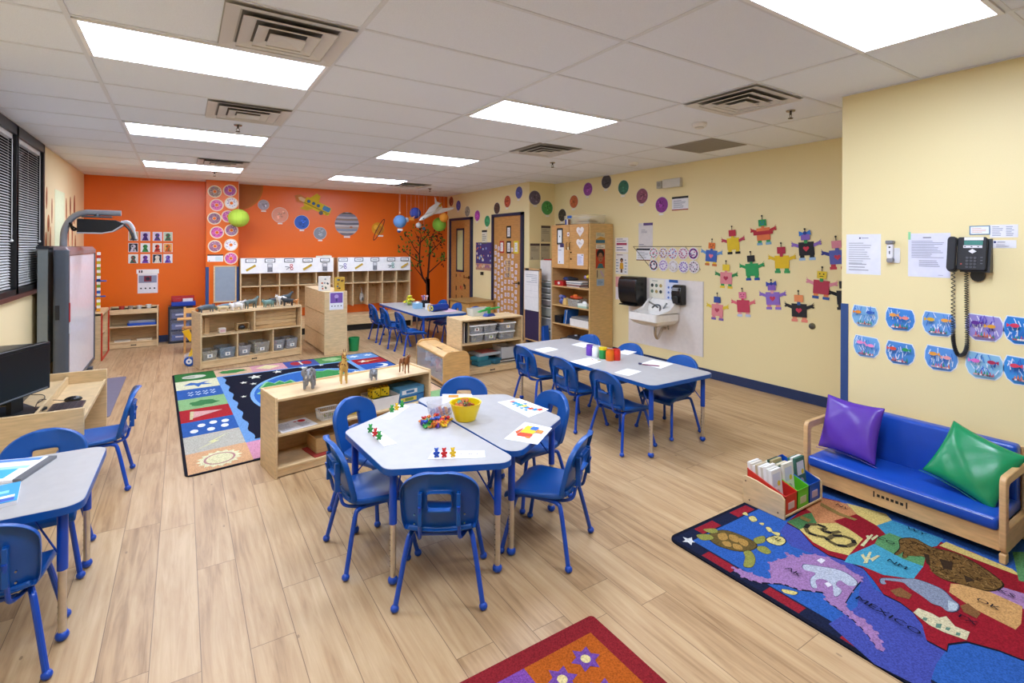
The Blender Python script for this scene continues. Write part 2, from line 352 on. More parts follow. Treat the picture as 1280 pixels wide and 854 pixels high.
vent(3.44,4.62,'square ceiling vent past the long table light panel'); vent(3.44,8.66,'small looking ceiling vent over the space mobile')
gr=MB(); gr.box(-.295,-.295,-.008,.295,.295,-.0005,mat('#8f8a84','paint'))
for k in range(28): gr.box(-.28,-.28+k*.02,-.011,.28,-.274+k*.02,-.008,mat('#a9a49c','paint'))
tag(gr.build('return_grille',loc=(4.73,3.47,CZ),smooth=0),'flat grey perforated return air grille near the yellow wall','air grille')
def sprinkler(x,y,label):
    t=thing('fire_sprinkler',label,'sprinkler',(x,y,CZ),0,'ceiling fire sprinklers'); mm=mat('#5d554c','metal')
    MB().lathe([(.0,-.002),(.035,-.002),(.032,-.010),(.010,-.014)],mat('#a8a29a','metal'),n=16).build('escutcheon',t)
    h_=MB().cyl((0,0,-.01),(0,0,-.035),.009,mm,n=8)
    for s_ in (-1,1): h_.tube([(0,0,-.03),(s_*.014,0,-.04),(s_*.010,0,-.055),(0,0,-.062)],.0025,mm,5)
    h_.lathe([(0,-.062),(.02,-.062),(.018,-.066),(0,-.067)],mm,n=10); h_.build('head',t)
for x,y,l in ((.42,5.22,'sprinkler head in front of the second window-side light panel'),(.4,8.79,'sprinkler head just before the orange wall'),(4.04,5.26,'sprinkler head near the tall wooden cabinet'),(4.07,2.2,'sprinkler head nearest the projecting cream wall'),(3.95,8.95,'sprinkler head near the far corner by the mobile')): sprinkler(x,y,l)
def smoke(x,y,l):
    t=thing('smoke_detector',l,'smoke detector',(x,y,CZ)); MB().lathe([(0,0),(.062,-.001),(.062,-.018),(.05,-.034),(0,-.038)],mat('#efeeea','plastic'),n=22).build('housing',t)
    MB().lathe([(.036,-.0365),(.04,-.045),(.0,-.052)],mat('#dddcd8','plastic'),n=16).build('sensor',t)
smoke(3.83,2.87,'round white smoke detector beside the dusty ceiling vent'); smoke(4.9,4.67,'round white smoke detector above the sink wall')
# ------------------------------------------------------------------ child chair
bl=mat(BLUE,'plastic',.36); bl2=mat('#0b46b0','plastic',.3)
def shell(name,W,rows,us,pos,hole,parent,th,fl):
    """a plastic panel: grid over u x rows with an opening and a turned-back rim"""
    bm=bmesh.new(); g=[[bm.verts.new(pos(u,v)) for u in us] for v in rows]
    for i in range(len(rows)-1):
        for j in range(len(us)-1):
            if hole and hole[0]<=(us[j]+us[j+1])/2<=hole[1] and hole[2]<=(rows[i]+rows[i+1])/2<=hole[3]: continue
            bm.faces.new((g[i][j],g[i][j+1],g[i+1][j+1],g[i+1][j]))
    bm.verts.index_update(); bm.normal_update()
    be=[e for e in bm.edges if e.is_boundary]
    r=bmesh.ops.extrude_edge_only(bm,edges=be); vs=[x for x in r['geom'] if isinstance(x,bmesh.types.BMVert)]
    for v in vs: v.co+=Vector(fl)
    bmesh.ops.recalc_face_normals(bm,faces=bm.faces[:])
    me=bpy.data.meshes.new(name); bm.to_mesh(me); bm.free(); me.materials.append(bl)
    me.polygons.foreach_set('use_smooth',[True]*len(me.polygons))
    o=bpy.data.objects.new(name,me); COL.objects.link(o); o.parent=parent
    m=o.modifiers.new('thick','SOLIDIFY'); m.thickness=th; m.offset=0
    m=o.modifiers.new('sub','SUBSURF'); m.levels=1; m.render_levels=1
    return o
def make_chair():
    t=thing('child_chair','x','chair')
    def W(v): 
        if v<.045: return .158+.014*v/.045
        if v<.16: return .17+.005*(v-.045)/.115
        k=min(1,(v-.16)/.126); return .175*max(.0,1-k**2.5)**.5
    def pos(u,v):
        w=W(v); return (u*w,-.145-.26*v+.030*(abs(u)**2.2)*(w/.175),.345+v)
    shell('backrest',0,[0,.008,.04,.09,.107,.125,.17,.19,.203,.225,.25,.268,.278,.284],[-1,-.96,-.85,-.6,-.36,-.31,-.13,.13,.31,.36,.6,.85,.96,1],pos,(-.33,.33,.115,.195),t,.005,(0,-.030,0))
    def spos(u,v):
        w=.172-.03*(1-v)**2; e=abs(u)**3
        return (u*w, -.155+.335*v, .332+.010*e*(1-v)+.006*abs(u)-.03*max(0,v-.82)/.18*1.0-.012*math.sin(PI*v)*(1-u*u)+ (.022*max(0,.12-v)/.12))
    shell('seat',0,[0,.04,.12,.3,.5,.7,.82,.92,.98,1],[-1,-.93,-.75,-.4,0,.4,.75,.93,1],spos,None,t,.005,(0,0,-.026))
    lm=bl2
    for sx in (-1,1):
        for sy in (1,-1):
            L=MB(); top=(sx*.125,sy*.05 if sy>0 else -.06,.300)
            pth=bez([top,(sx*.138,sy*.105,.298),(sx*.150,sy*.130,.262),(sx*.192,sy*.183,.022)],5)
            L.tube(pth,.0115,lm,10); lg=L.build('leg',t)
            MB().sph((sx*.194,sy*.185,.0175),(.019,.019,.0175),bl2,12,8).build('glide',lg)
    F=MB()
    for sx in (-1,1):
        F.tube([(sx*.125,-.06,.3),(sx*.125,.05,.3)],.0115,lm,10)
        F.tube(bez([(sx*.125,-.05,.3),(sx*.10,-.12,.300),(sx*.088,-.168,.318),(sx*.086,-.185,.37),(sx*.084,-.212,.475)],5),.0085,lm,8)
    F.tube([(-.125,.03,.302),(.125,.03,.302)],.009,lm,8).tube([(-.1,-.11,.302),(.1,-.11,.302)],.009,lm,8)
    F.build('frame',t)
    H=MB()
    for sx in (-1,1):
        H.box(sx*.084-.009,-.212,.385,sx*.084+.009,-.185,.53,bl)
    H.box(-.05,-.212,.446,.05,-.19,.456,bl); H.build('support_rib',t,bevel=.003)
    S_=MB()
    for sx in (-1,1):
        for z in (.39,.43): S_.cyl((sx*.11,-.185,z),(sx*.11,-.193,z),.004,mat('#9aa4b0','metal'),n=8)
    S_.build('rivet',t)
    return t
chair=make_chair()
CH=[ # x,y,rot,label,group
(1.05,2.21,-30,'blue plastic chair seen from behind, pulled up at the near edge of the hexagonal table','h'),
(.85,2.67,-90,'blue plastic chair at the side edge of the hexagonal table facing the sink wall','h'),
(1.02,3.11,-150,'blue plastic chair between the hexagonal table and the shelf of toy animals','h'),
(1.67,3.20,150,'blue plastic chair at the far edge of the hexagonal table, only its backrest top showing','h'),
(1.91,2.72,90,'blue plastic chair at the hexagonal table standing back to back with the long table chairs','h'),
(1.675,2.21,32,'blue plastic chair turned aside, at the near table edge beside the big map rug','h'),
(3.02,3.0,-90,'blue chair on the near side of the long table, closest to the map rug','l'),
(3.03,3.56,-90,'middle blue chair on the near side of the long table','l'),
(3.03,4.16,-90,'blue chair on the near side of the long table, closest to the tall cabinet','l'),
(3.60,3.01,90,'blue chair on the wall side of the long table, beside its end','l'),
(3.62,3.66,90,'middle blue chair on the wall side of the long table under the sink','l'),
(3.62,4.27,90,'blue chair on the wall side of the long table in front of the cabinet','l'),
(2.88,8.45,-90,'blue chair at the far white table, closest to the cubbies on its near side','f'),
(2.88,7.87,-90,'middle blue chair on the near side of the far white table','f'),
(2.9,7.24,-90,'blue chair at the far white table, nearest the clear-sided toy bin','f'),
(3.80,8.45,90,'blue chair behind the far white table, nearest the tree decal','f'),
(3.80,7.87,90,'middle blue chair behind the far white table','f'),
(3.80,7.24,90,'blue chair behind the far white table, beside the play cabinet','f'),
(-.48,4.34,90,'blue chair pulled up to the wooden computer desk','d'),
(-.61,2.69,0,'blue chair cut by the picture edge, its back to the viewer at the near-side table','w'),
(-.60,3.36,180,'blue chair between the computer desk and the table holding workbooks','w')]
GN={'h':'chairs around the hexagonal table','l':'chairs along the long table','f':'chairs at the far table','d':'chair at the computer desk','w':'chairs at the workbook table'}
for k,(x,y,r,l,g) in enumerate(CH):
    if k==0: chair.location=(x,y,0); chair.rotation_euler=(0,0,R(r)); chair['label']=l; chair['group']=GN[g]
    else: dup(chair,(x,y,0),R(r),l,GN[g])
# ------------------------------------------------------------------ tables
lam=mat('#b0aeae','laminate'); chrome=mat('#d8d2ca','metal',.38)
TZ=.57
def roundpoly(P,r,n=5):
    o=[]
    k=len(P)
    for i in range(k):
        p=Vector(P[i]); a=(Vector(P[i-1])-p).normalized(); b=(Vector(P[(i+1)%k])-p).normalized()
        ang=a.angle(b); d=r/math.tan(ang/2); c=p+(a+b).normalized()*(r/math.sin(ang/2)); s=p+a*d; e=p+b*d
        a0=math.atan2(s.y-c.y,s.x-c.x); a1=math.atan2(e.y-c.y,e.x-c.x)
        da=(a1-a0+PI)%(2*PI)-PI
        for q in range(n+1): t_=a0+da*q/n; o.append((c.x+r*math.cos(t_),c.y+r*math.sin(t_)))
    return o
def table(name,P,legs,label,loc,rz,brace=()):
    t=thing(name,label,'table',loc,rz)
    rp=roundpoly(P,.07); cx=sum(p[0] for p in P)/len(P); cy=sum(p[1] for p in P)/len(P)
    inn=roundpoly([(cx+(x-cx)*.993,cy+(y-cy)*.993) for x,y in P],.067)
    MB().prism(inn,TZ-.01,TZ,lam).build('tabletop',t,smooth=.5)
    MB().prism(rp,TZ-.03,TZ-.0015,bl).build('edge_band',t,smooth=.5)
    for x,y in legs:
        L=MB().cyl((x,y,.29),(x,y,TZ-.03),.0185,bl2,n=16).cyl((x,y,TZ-.045),(x,y,TZ-.03),.035,bl2,n=14)
        lg=L.build('leg',t)
        E_=MB().cyl((x,y,.03),(x,y,.295),.0145,chrome,n=14)
        for k in range(7): E_.cyl((x-.0143,y,.09+k*.025),(x-.0152,y,.09+k*.025),.003,mat('#222222'),n=6)
        E_.build('leg_extension',lg)
        MB().sph((x,y,.022),(.024,.024,.022),bl2,14,8).build('foot',lg)
    for (x,y) in legs:
        d=Vector((cx-x,cy-y)).normalized()*.17
        MB().tube([(x,y,.33),(x+d.x,y+d.y,TZ-.033)],.004,bl2,6).build('brace',t)
    return t
h=.6; ap=.575
TP=[(0,-h),(0,h),(-ap,h/2),(-ap,-h/2)]; TL=[(-.065,-h+.12),(-.065,h-.12),(-ap+.055,h/2-.035),(-ap+.055,-h/2+.035)]
table('trapezoid_table',TP,TL,'grey-topped half of the hexagonal table, holding the counting bears',(1.352,2.625,0),R(3.2))
table('trapezoid_table',[(-x,y) for x,y in TP][::-1],[(-x,y) for x,y in TL],'grey-topped half of the hexagonal table nearer the long table, holding pattern block cards',(1.360,2.70,0),R(2.8))
table('rectangular_table',[(-.375,-.95),(.375,-.95),(.375,.95),(-.375,.95)],[(-.31,-.88),(.31,-.88),(.31,.88),(-.31,.88)],'long grey-topped table with blue edge and paint jars by the sink wall',(3.325,3.56,0),0)
table('rectangular_table',[(-.39,-.98),(.39,-.98),(.39,.98),(-.39,.98)],[(-.32,-.9),(.32,-.9),(.32,.9),(-.32,.9)],'long white-topped table with craft supplies in front of the cubbies',(3.36,8.0,0),0)
table('rectangular_table',[(-.45,-.355),(.45,-.355),(.45,.355),(-.45,.355)],[(-.375,-.275),(.375,-.275),(.375,.275),(-.375,.275)],'grey-topped table with workbooks, cut by the picture edge',(-.775,3.0,0),R(-1))
# ------------------------------------------------------------------ shelving
def wood_unit(name,label,cat,w,d,hh,shelves,loc,rz,div=(),back=True,lip=0,toe=.07,t_=.018,top=True,group=None,mtl=MAPLE):
    """open shelf unit; local x = width, front faces -y, origin at the front-left foot; returns the thing"""
    t=thing(name,label,cat,loc,rz,group); m=W_(mtl)
    for x in (0,w-t_): MB().box(x,0,0,x+t_,d,hh,m).build('side_panel',t,bevel=.003)
    if back: MB().box(t_,d-.008,toe,w-t_,d,hh-.02,W_('#c9aa7a')).build('back_panel',t,smooth=0)
    for z in shelves: MB().box(t_,.004,z-.016,w-t_,d-.008,z,m).build('shelf',t,bevel=.002)
    if top: MB().box(t_,.0,hh-.030 if lip else hh-.018,w-t_,d,hh-lip,m).build('top_panel',t,bevel=.002)
    if lip: MB().box(t_,d-.012,hh-.03,w-t_,d,hh,m).build('top_lip',t)
    if toe: MB().box(t_,.012,.008,w-t_,.026,toe,m).build('toe_board',t,smooth=0)
    for x,z0,z1 in div: MB().box(x-.008,.006,z0,x+.008,d-.008,z1,m).build('divider',t,bevel=.002)
    lg=MB().box(w*.5-.03,.009,toe*.5-.006,w*.5+.03,.012,toe*.5+.006,mat('#1c1a18'))
    for s_ in (-.032,.028): lg.box(w*.5+s_,.009,toe*.5-.012,w*.5+s_+.006,.012,toe*.5+.012,mat('#1c1a18'))
    lg.build('maker_mark',t,smooth=0)
    return t
def loc_pt(t,p):
    """local point of a thing to world"""
    c,s=math.cos(t.rotation_euler.z),math.sin(t.rotation_euler.z); x,y,z=p
    return (t.location.x+c*x-s*y,t.location.y+s*x+c*y,t.location.z+z)
SA=wood_unit('low_shelf','low maple shelf carrying four toy animals behind the hexagonal table','shelf',1.26,.335,.56,[.07,.30],(.54,3.80,0),R(9.2),[],toe=.055,lip=.012)
SB=wood_unit('low_shelf','maple shelf of clear bins with many toy animals on top, by the space rug','shelf',1.33,.38,.73,[.10,.43],(.2,7.64,0),R(14.5),[(.67,.43,.72),(.45,.10,.42),(.92,.10,.42)],toe=.09,lip=.012)
SD=wood_unit('low_shelf','maple shelf with white-lidded bins and a green toy on top, behind the clear-sided bin','shelf',.92,.40,.695,[.085,.395],(2.875,5.56,0),R(.5),[],toe=.07)
SL=wood_unit('low_shelf','small maple shelf with a blue tray against the orange wall','shelf',.63,.30,.63,[.10,.34],(-.95,9.82,0),0,[],toe=.09,lip=.03)
MB().box(.018,.0,.53,.612,.012,.605,W_(MAPLE)).build('top_rail',SL,bevel=.002)
# narrow end unit with a red strip
t=thing('wooden_storage_rack','wooden rack with a red edge strip between whiteboard and low shelf','storage rack',(-1.27,8.95,0))
MB().box(0,0,0,.33,.03,.66,W_(MAPLE)).box(0,.80,0,.33,.83,.66,W_(MAPLE)).box(0,0,.62,.34,.83,.655,W_(MAPLE)).box(0,0,.3,.3,.83,.315,W_(MAPLE)).box(0,0,.02,.02,.83,.64,W_(MAPLE2)).build('body',t,bevel=.003)
MB().box(.33,-.004,.0,.345,.022,.66,mat('#c8311b','plastic')).box(.33,.79,.0,.345,.81,.66,mat('#c8311b','plastic')).box(.33,0,.0,.345,.83,.02,mat('#c8311b','plastic')).build('edge_strip',t,label='red edge strip')
for k,(x,y,c) in enumerate(((.1,.2,'#3a2a22'),(.2,.45,'#7c2d1c'),(.12,.6,'#222222'))):
    tag(MB().prism(circ(0,0,.03,8),0,.02,P_(c)).sph((.02,.01,.03),.02,P_(c)).build('small_toy',loc=(-1.27+x,8.95+y,.655)),['dark brown small toy on the red-edged rack','rust red small toy on the red-edged rack','black small toy on the red-edged rack'][k],'toy')
# cabinet with its back to the space rug
t=thing('storage_cabinet','tall maple storage unit turned with its grooved back to the animal shelf','cabinet',(1.75,7.72,0),R(1))
MB().box(0,0,.03,.02,1.28,.92,W_('#cdae80')).build('back_panel',t,smooth=0)
MB().box(0,-.006,.0,.33,.016,.93,W_(MAPLE)).build('end_panel',t,bevel=.004); MB().box(0,1.27,.0,.33,1.29,.93,W_(MAPLE)).build('end_panel',t,bevel=.004)
MB().box(.0,.016,.905,.33,1.27,.925,W_(MAPLE)).build('top_panel',t,bevel=.002)
MB().box(-.006,.02,.60,0,1.26,.612,W_('#b08f60')).box(-.006,.02,.28,0,1.26,.292,W_('#b08f60')).build('batten',t,smooth=0)
MB().box(.02,.016,.05,.32,1.27,.066,W_(MAPLE)).box(.02,.016,.33,.32,1.27,.346,W_(MAPLE)).box(.02,.016,.62,.32,1.27,.636,W_(MAPLE)).build('shelf',t,smooth=0)
F=Flat(onY(7.712,1.92,.79)); F.base(rect(-.10,-.13,.10,.13),'#e9e9ee').p(rect(-.09,-.03,.09,.12),'#7b57a8').p(circ(0,.065,.03),'#b49ad0').p(rect(-.012,-.01,.012,.04),'#4f3a78')
for k in range(4): F.p(circ(-.066+k*.044,-.075,.009,8),'#222222')
F.done('activity_sign','purple and white picture sign on the end of the tall storage unit','sign')
for k,(x,y,w_,d_,h_,c,l) in enumerate(((1.80,7.95,.17,.03,.22,'#e6e2da','white picture book standing on the tall storage unit'),(1.99,7.80,.15,.03,.21,'#c9a13c','gold covered picture book standing on the tall storage unit'))):
    b_=MB().box(-w_/2,0,0,w_/2,d_,h_,A_(c)); r2=random.Random(k+3)
    for q in range(9): 
        cx,cy=r2.uniform(-w_*.35,w_*.35),r2.uniform(.03,h_-.03); b_.face(circ(cx,cy,.014,7),-.0006-.0002*q,A_(r2.choice(['#3a4a58','#7a8a5c','#b0523c','#8895a0'] if k==0 else ['#3c2f20','#8c5a1e','#2d5a80'])),'xz')
    tag(b_.build('picture_book',loc=(x,y,.925),rz=R(-12 if k==0 else 8),smooth=0),l,'book')
tag(MB().lathe([(0,0),(.07,0),(.085,.2),(.075,.2),(.06,.01)],P_('#1f8a4c')).build('waste_bin',loc=(2.22,7.86,0)),'small green bin beside the tall storage unit','bin')
# ---- cubbies
def cubby(x0,x1,label,n):
    t=thing('coat_cubby',label,'cubby',(x0,9.78,0),0,'coat cubbies along the orange wall'); w=x1-x0; m=W_(MAPLE); D=.40
    MB().box(0,0,.30,.02,D,1.38,m).box(0,-.12,0,.02,D,.30,m).build('side_panel',t,bevel=.003); MB().box(w-.02,0,.30,w,D,1.38,m).box(w-.02,-.12,0,w,D,.30,m).build('side_panel',t,bevel=.003)
    MB().box(.02,D-.01,.44,w-.02,D,1.37,W_('#c4a271')).build('back_panel',t,smooth=0)
    MB().box(.02,0,1.35,w-.02,D,1.37,m).build('top_panel',t,smooth=0); MB().box(.02,.004,.885,w-.02,D-.01,.90,m).build('shelf',t,smooth=0)
    MB().box(.02,-.12,.265,w-.02,D,.285,m).build('bench_seat',t,smooth=0); MB().box(.02,-.115,.12,w-.02,-.10,.265,m).build('bench_front',t,smooth=0)
    MB().box(.02,-.06,0,w-.02,-.05,.12,mat('#1a1a1c')).build('toe_kick',t,smooth=0)
    for k in range(1,n):
        x=w*k/n; MB().box(x-.008,.004,.46,x+.008,D-.01,1.35,m).build('divider',t,smooth=0)
    hk=MB(); hm=mat('#a98a52','metal')
    for k in range(n):
        for q in (.3,.7):
            x=w*(k+q)/n; hk.tube([(x,D-.012,.83),(x,D-.05,.82),(x,D-.06,.80),(x,D-.05,.785)],.005,hm,5)
    hk.build('coat_hook',t)
    return t
cubby(.83,2.385,'maple coat cubby unit next to the donut pictures','' or 5); cubby(2.455,3.90,'maple coat cubby unit next to the tree decal',5)
def header(x0,x1,icons,label):
    F=Flat(frame(((x0+x1)/2,9.775,1.25),(1,0,0),(0,0,1)),.004); w=(x1-x0)/2; F.base(rect(-w,-.13,w,.135),'#f2f2f2')
    for k,(x,ic) in enumerate(icons):
        x-= (x0+x1)/2
        F.p(rect(x-.085,.055,x+.085,.125),'#3a4552').p(rect(x-.072,.066,x+.072,.114),'#f4f4f4').p(rect(x-.05,.086,x+.05,.094),'#5a6270')
        if ic=='r':
            q=xf(rect(-.085,-.018,.085,.018),.55,x,-.035); F.p(q,'#c9a83a').p(xf(rect(-.08,.004,.08,.007),.55,x,-.035),'#7c6720')
        elif ic=='c':
            F.p(rect(x-.042,-.11,x+.042,.04),'#9a9ca2').p(rect(x-.03,-.02,x+.03,.025),'#d8d8dc')
            for a in range(3):
                for b_ in range(3): F.k-=1; F.p(rect(x-.03+a*.024,-.10+b_*.022,x-.014+a*.024,-.086+b_*.022),'#5b5e66')
        else:
            cc={'s':'#c4313a','p':'#4a3a9c','g':'#2d9c8e'}[ic]
            F.p(xf(rect(-.06,-.006,.02,.006),.6,x,-.04),'#8a8f96').p(xf(rect(-.06,-.006,.02,.006),-.2,x-.01,-.03),'#8a8f96')
            F.k+=1; F.mb.ring((x+.035,-.01),.014,.026,F.t+.0006*F.k,A_(cc),n=14) if False else None
            for (a,b_) in ((.035,.0),(.04,-.055)):
                o_=circ(x+a,b_-.0,.026,14); F.p(o_,cc).p(circ(x+a,b_,.015,12),'#f2f2f2')
    F.done('label_strip',label,'label board')
header(.84,2.37,[(x,i) for (x,z),i in zip([(0.993,1.322),(1.292,1.318),(1.606,1.314),(1.914,1.31),(2.218,1.306)],'rcsrc')],'white name-card board with ruler, calculator and scissors pictures on the cubby near the donuts')
header(2.46,3.89,[(x,i) for (x,z),i in zip([(2.551,1.302),(2.847,1.298),(3.158,1.294),(3.483,1.29),(3.761,1.287)],'prcgr')],'white name-card board with tool pictures on the cubby near the tree decal')
tag(MB().box(-.14,0,0,.14,.02,.045,A_('#dcd8cc')).box(-.02,0,.045,.12,.03,.06,A_('#c8b48c')).build('paper_stack',loc=(2.22,9.85,1.372)),'loose papers lying on top of the cubbies','papers')
t=thing('hanging_bag','small grey and white bag hanging inside a cubby','bag',(2.98,10.04,.66)); MB().tube([(0,.05,.12),(0,.0,.10),(0,-.01,.02)],.006,mat('#e4e2dc'),6).build('strap',t); MB().sph((0,-.01,-.07),(.045,.03,.10),mat('#bdbcb6','paper')).sph((.01,-.03,-.1),(.02,.02,.04),mat('#5b5a58','paper')).build('pouch',t)
# framed grey board on the orange column
t=thing('framed_board','grey board in a thin maple frame on the orange column','board',(.44,9.865,.64)); MB().box(.02,-.02,.02,.32,-.01,.60,mat('#8f9dac','laminate')).build('panel',t,smooth=0)
MB().box(0,-.028,0,.34,-.004,.02,W_(MAPLE)).box(0,-.028,.60,.34,-.004,.62,W_(MAPLE)).box(0,-.028,.02,.02,-.004,.6,W_(MAPLE)).box(.32,-.028,.02,.34,-.004,.6,W_(MAPLE)).build('frame',t,smooth=0)
# drawer unit with red and blue case
t=thing('drawer_tower','dark plastic tower of three see-through drawers by the orange wall','drawers',(-.19,9.93,0)); MB().box(0,0,0,.34,.26,.03,mat('#23242c','plastic')).box(0,0,.57,.34,.26,.60,mat('#23242c','plastic')).box(0,0,.03,.02,.26,.57,mat('#23242c','plastic')).box(.32,0,.03,.34,.26,.57,mat('#23242c','plastic')).box(0,.24,.03,.34,.26,.57,mat('#23242c','plastic')).build('frame',t)
for k in range(3):
    z=.035+k*.18; d_=MB().box(.025,-.012,z,.315,.23,z+.165,mat('#8e93ad','frost')).build('drawer',t); MB().box(.10,-.022,z+.06,.24,-.012,z+.085,mat('#b5b8cc','plastic')).build('handle',d_); MB().box(.05,.02,z+.01,.29,.2,z+.09,mat(['#3a6ac0','#5a7ab8','#44548c'][k],'plain')).build('contents',d_,smooth=0)
t=thing('carry_case','blue and red plastic case resting on the drawer tower','case',(-.15,9.95,.60)); MB().box(0,0,0,.34,.2,.07,P_('#1b3fa0')).build('tray',t,bevel=.008); MB().box(.0,.1,.07,.32,.18,.16,P_('#b02a30')).box(.02,.02,.07,.14,.1,.13,P_('#b02a30')).build('lid',t,bevel=.006); MB().box(.16,.03,.072,.3,.09,.12,P_('#d9d4dc')).build('label_card',t)
# items on/in the low shelf at the orange wall
for k,(x,c,l) in enumerate(((.16,'#b8413a','red-and-white cup on the small shelf by the orange wall'),(.27,'#9a8c80','grey cup on the small shelf by the orange wall'),(.38,'#d8d2c6','cream dish on the small shelf by the orange wall'),(.5,'#e4ddd0','white mug on the small shelf by the orange wall'))):
    tag(MB().lathe([(0,0),(.03,0),(.038,.05+.01*(k==3)),(.034,.05),(.0,.008)],P_(c)).build('toy_cup',loc=(-.95+x,9.92,.60)),l,'cup')
t=thing('supply_tray','blue tray with a clear lid on the small shelf','tray',(-.72,9.86,.34)); MB().prism(rrect(0,0,.38,.16,.03),0,.04,P_('#1f4fb4')).build('tray',t); MB().prism(rrect(.01,.01,.37,.15,.03),.04,.075,mat('#c9d2e4','frost')).build('lid',t)
tag(MB().box(0,0,0,.20,.14,.012,A_('#cfc6b4')).box(.01,.0,.012,.19,.13,.02,A_('#a89c88')).build('paper_stack',loc=(-.88,9.88,.10)),'flat stack of papers low in the small shelf','papers'); tag(MB().box(0,0,0,.2,.12,.02,A_('#d4c6a8')).build('paper_stack',loc=(-.6,9.9,.10)),'tan paper pad low in the small shelf','papers')
# linking cube towers at the whiteboard edge
t=thing('cube_tower','tall tower of striped linking cubes beside the whiteboard','linking cubes',(-1.0,9.25,.66)); k=0; z=0; cols=['#e8a02c','#f2f0ea','#c9c52e','#f2f0ea','#e8a02c','#f0eee8','#3a64b4','#f2f0ea','#7ba33a','#f2efe8','#3a64b4','#f2f0ea','#b8a22c','#f2efe8','#8fae3a','#f2f0ea','#c9b22e','#f2f0ea','#c0392b','#f2f0ea']
tb=MB()
for k,c in enumerate(cols): tb.box(-.02,-.02,k*.042,.02,.02,k*.042+.039,P_(c)); tb.cyl((0,0,k*.042+.039),(0,0,k*.042+.0425),.009,P_(c),n=8)
tb.build('cubes',t); MB().box(-.03,-.02,.42,.09,-.01,.44,P_('#3a64b4')).box(-.03,-.02,.20,.08,-.01,.22,P_('#3a64b4')).build('arm_cube',t)
# ------------------------------------------------------------------ clear bins and small containers
def clear_bin(name,label,loc,rz,w,d,hh,col,lid=None,fill=None,seed=0,group=None,flare=.012,cat='bin',flabel=None):
    t=thing(name,label,cat,loc,rz,group)
    MB().tub(-w/2,-d/2,0,w/2,d/2,hh,mat(col,'frost' if col!='#eeeeee' else 'plastic'),.003,flare).build('tub',t)
    if fill:
        r=random.Random(seed); b=MB()
        for _ in range(22):
            s=r.uniform(.012,.024); x,y=r.uniform(-w/2+.03,w/2-.03),r.uniform(-d/2+.03,d/2-.03); z=r.uniform(.02,hh*.8)
            M=Matrix.Translation((x,y,z))@Matrix.Rotation(r.uniform(0,3),4,'Z')@Matrix.Rotation(r.uniform(0,3),4,'X')
            if r.random()<.5: b.cbox((0,0,0),(s*2,s,s*1.2),P_(r.choice(fill)),M)
            else: b.sph((0,0,0),(s,s*.7,s*.6),P_(r.choice(fill)),7,5,M)
        o=b.build('contents',t); o['kind']='stuff'
    if lid: MB().prism(rrect(-w/2-.008,-d/2-.008,w/2+.008,d/2+.008,.02),hh-.004,hh+.012,P_(lid)).build('lid',t,bevel=.003)
    if flabel: MB().box(-.03,-d/2-.002+flare*.5,.03,.03,-d/2+flare*.5,.075,A_('#e8e6e0')).face(circ(0,.052,.014,8),-d/2-.003+flare*.5,A_(flabel),'xz').build('label_card',t,smooth=0)
    return t
BG='clear bins in the animal shelf'
mix=['#8d9a4e','#4a6b8c','#d9cfae','#3d6a4a','#c9c2b4','#6a4a3a']
for k,(x,w,hh,c,f,l) in enumerate(((.125,.19,.12,'#b9b7ac',['#d9cfae','#c9c2b4','#b09a70'],'clear bin of pale pieces at the end of the animal shelf beside the push toy'),
 (.34,.21,.14,'#9aa8b4',['#4a6b8c','#2f5a6a','#222a2c','#5b8aa8'],'clear bin of blue and dark pieces, second in the animal shelf'),
 (.555,.17,.13,'#b4b6bc',['#7a7d86','#b0aca0'],'smaller clear bin in the middle bay of the animal shelf'),
 (.785,.22,.15,'#b9b7ac',mix,'clear bin of mixed animals in the middle bay of the animal shelf'),
 (1.02,.17,.15,'#a9adb4',['#b0523c','#d9cfae','#8a8f96'],'clear bin with a picture card in the bay nearest the tall storage unit'),
 (1.21,.17,.15,'#b4b6bc',['#8a8f96','#d9cfae','#7a6a5a'],'clear bin at the very end of the animal shelf near the tall storage unit'))):
    p=loc_pt(SB,(x,.17,.102)); clear_bin('storage_bin',l,p,R(14.5),w,.26,hh,c,None,f,k,BG,.015,flabel='#6a7a8c')
for k,(x,w,h_,l) in enumerate(((.045,.05,.20,'tall wooden block at the end of the animal shelf'),(.105,.06,.21,'wider tall wooden block beside the thin one in the animal shelf'))):
    p=loc_pt(SB,(x+.03,.25,.431)); tag(MB().box(-w/2,-.04,0,w/2,.04,h_,W_('#cda877')).build('wooden_block',loc=p,rz=R(14.5),bevel=.004),l,'block')
p=loc_pt(SB,(.29,.12,.431)); t=thing('small_box','little white box alone on the upper animal shelf','box',p,R(14.5)); MB().box(-.04,-.03,0,.04,.03,.065,A_('#e2dccf')).build('carton',t,bevel=.003); MB().box(-.03,-.0315,.012,.03,-.03,.05,A_('#c9a2a0')).build('label_card',t)
p=loc_pt(SB,(.55,.14,.431)); t=thing('display_box','framed clear box with a dark toy inside on the upper animal shelf','box',p,R(14.5)); MB().box(-.08,-.05,0,.08,.05,.012,W_('#b89a6c')).box(-.08,-.05,.10,.08,.05,.11,W_('#b89a6c')).box(-.08,-.05,0,-.07,.05,.11,W_('#b89a6c')).box(.07,-.05,0,.08,.05,.11,W_('#b89a6c')).build('frame',t); MB().sph((0,0,.045),(.045,.025,.03),P_('#2b2f33')).build('toy',t)
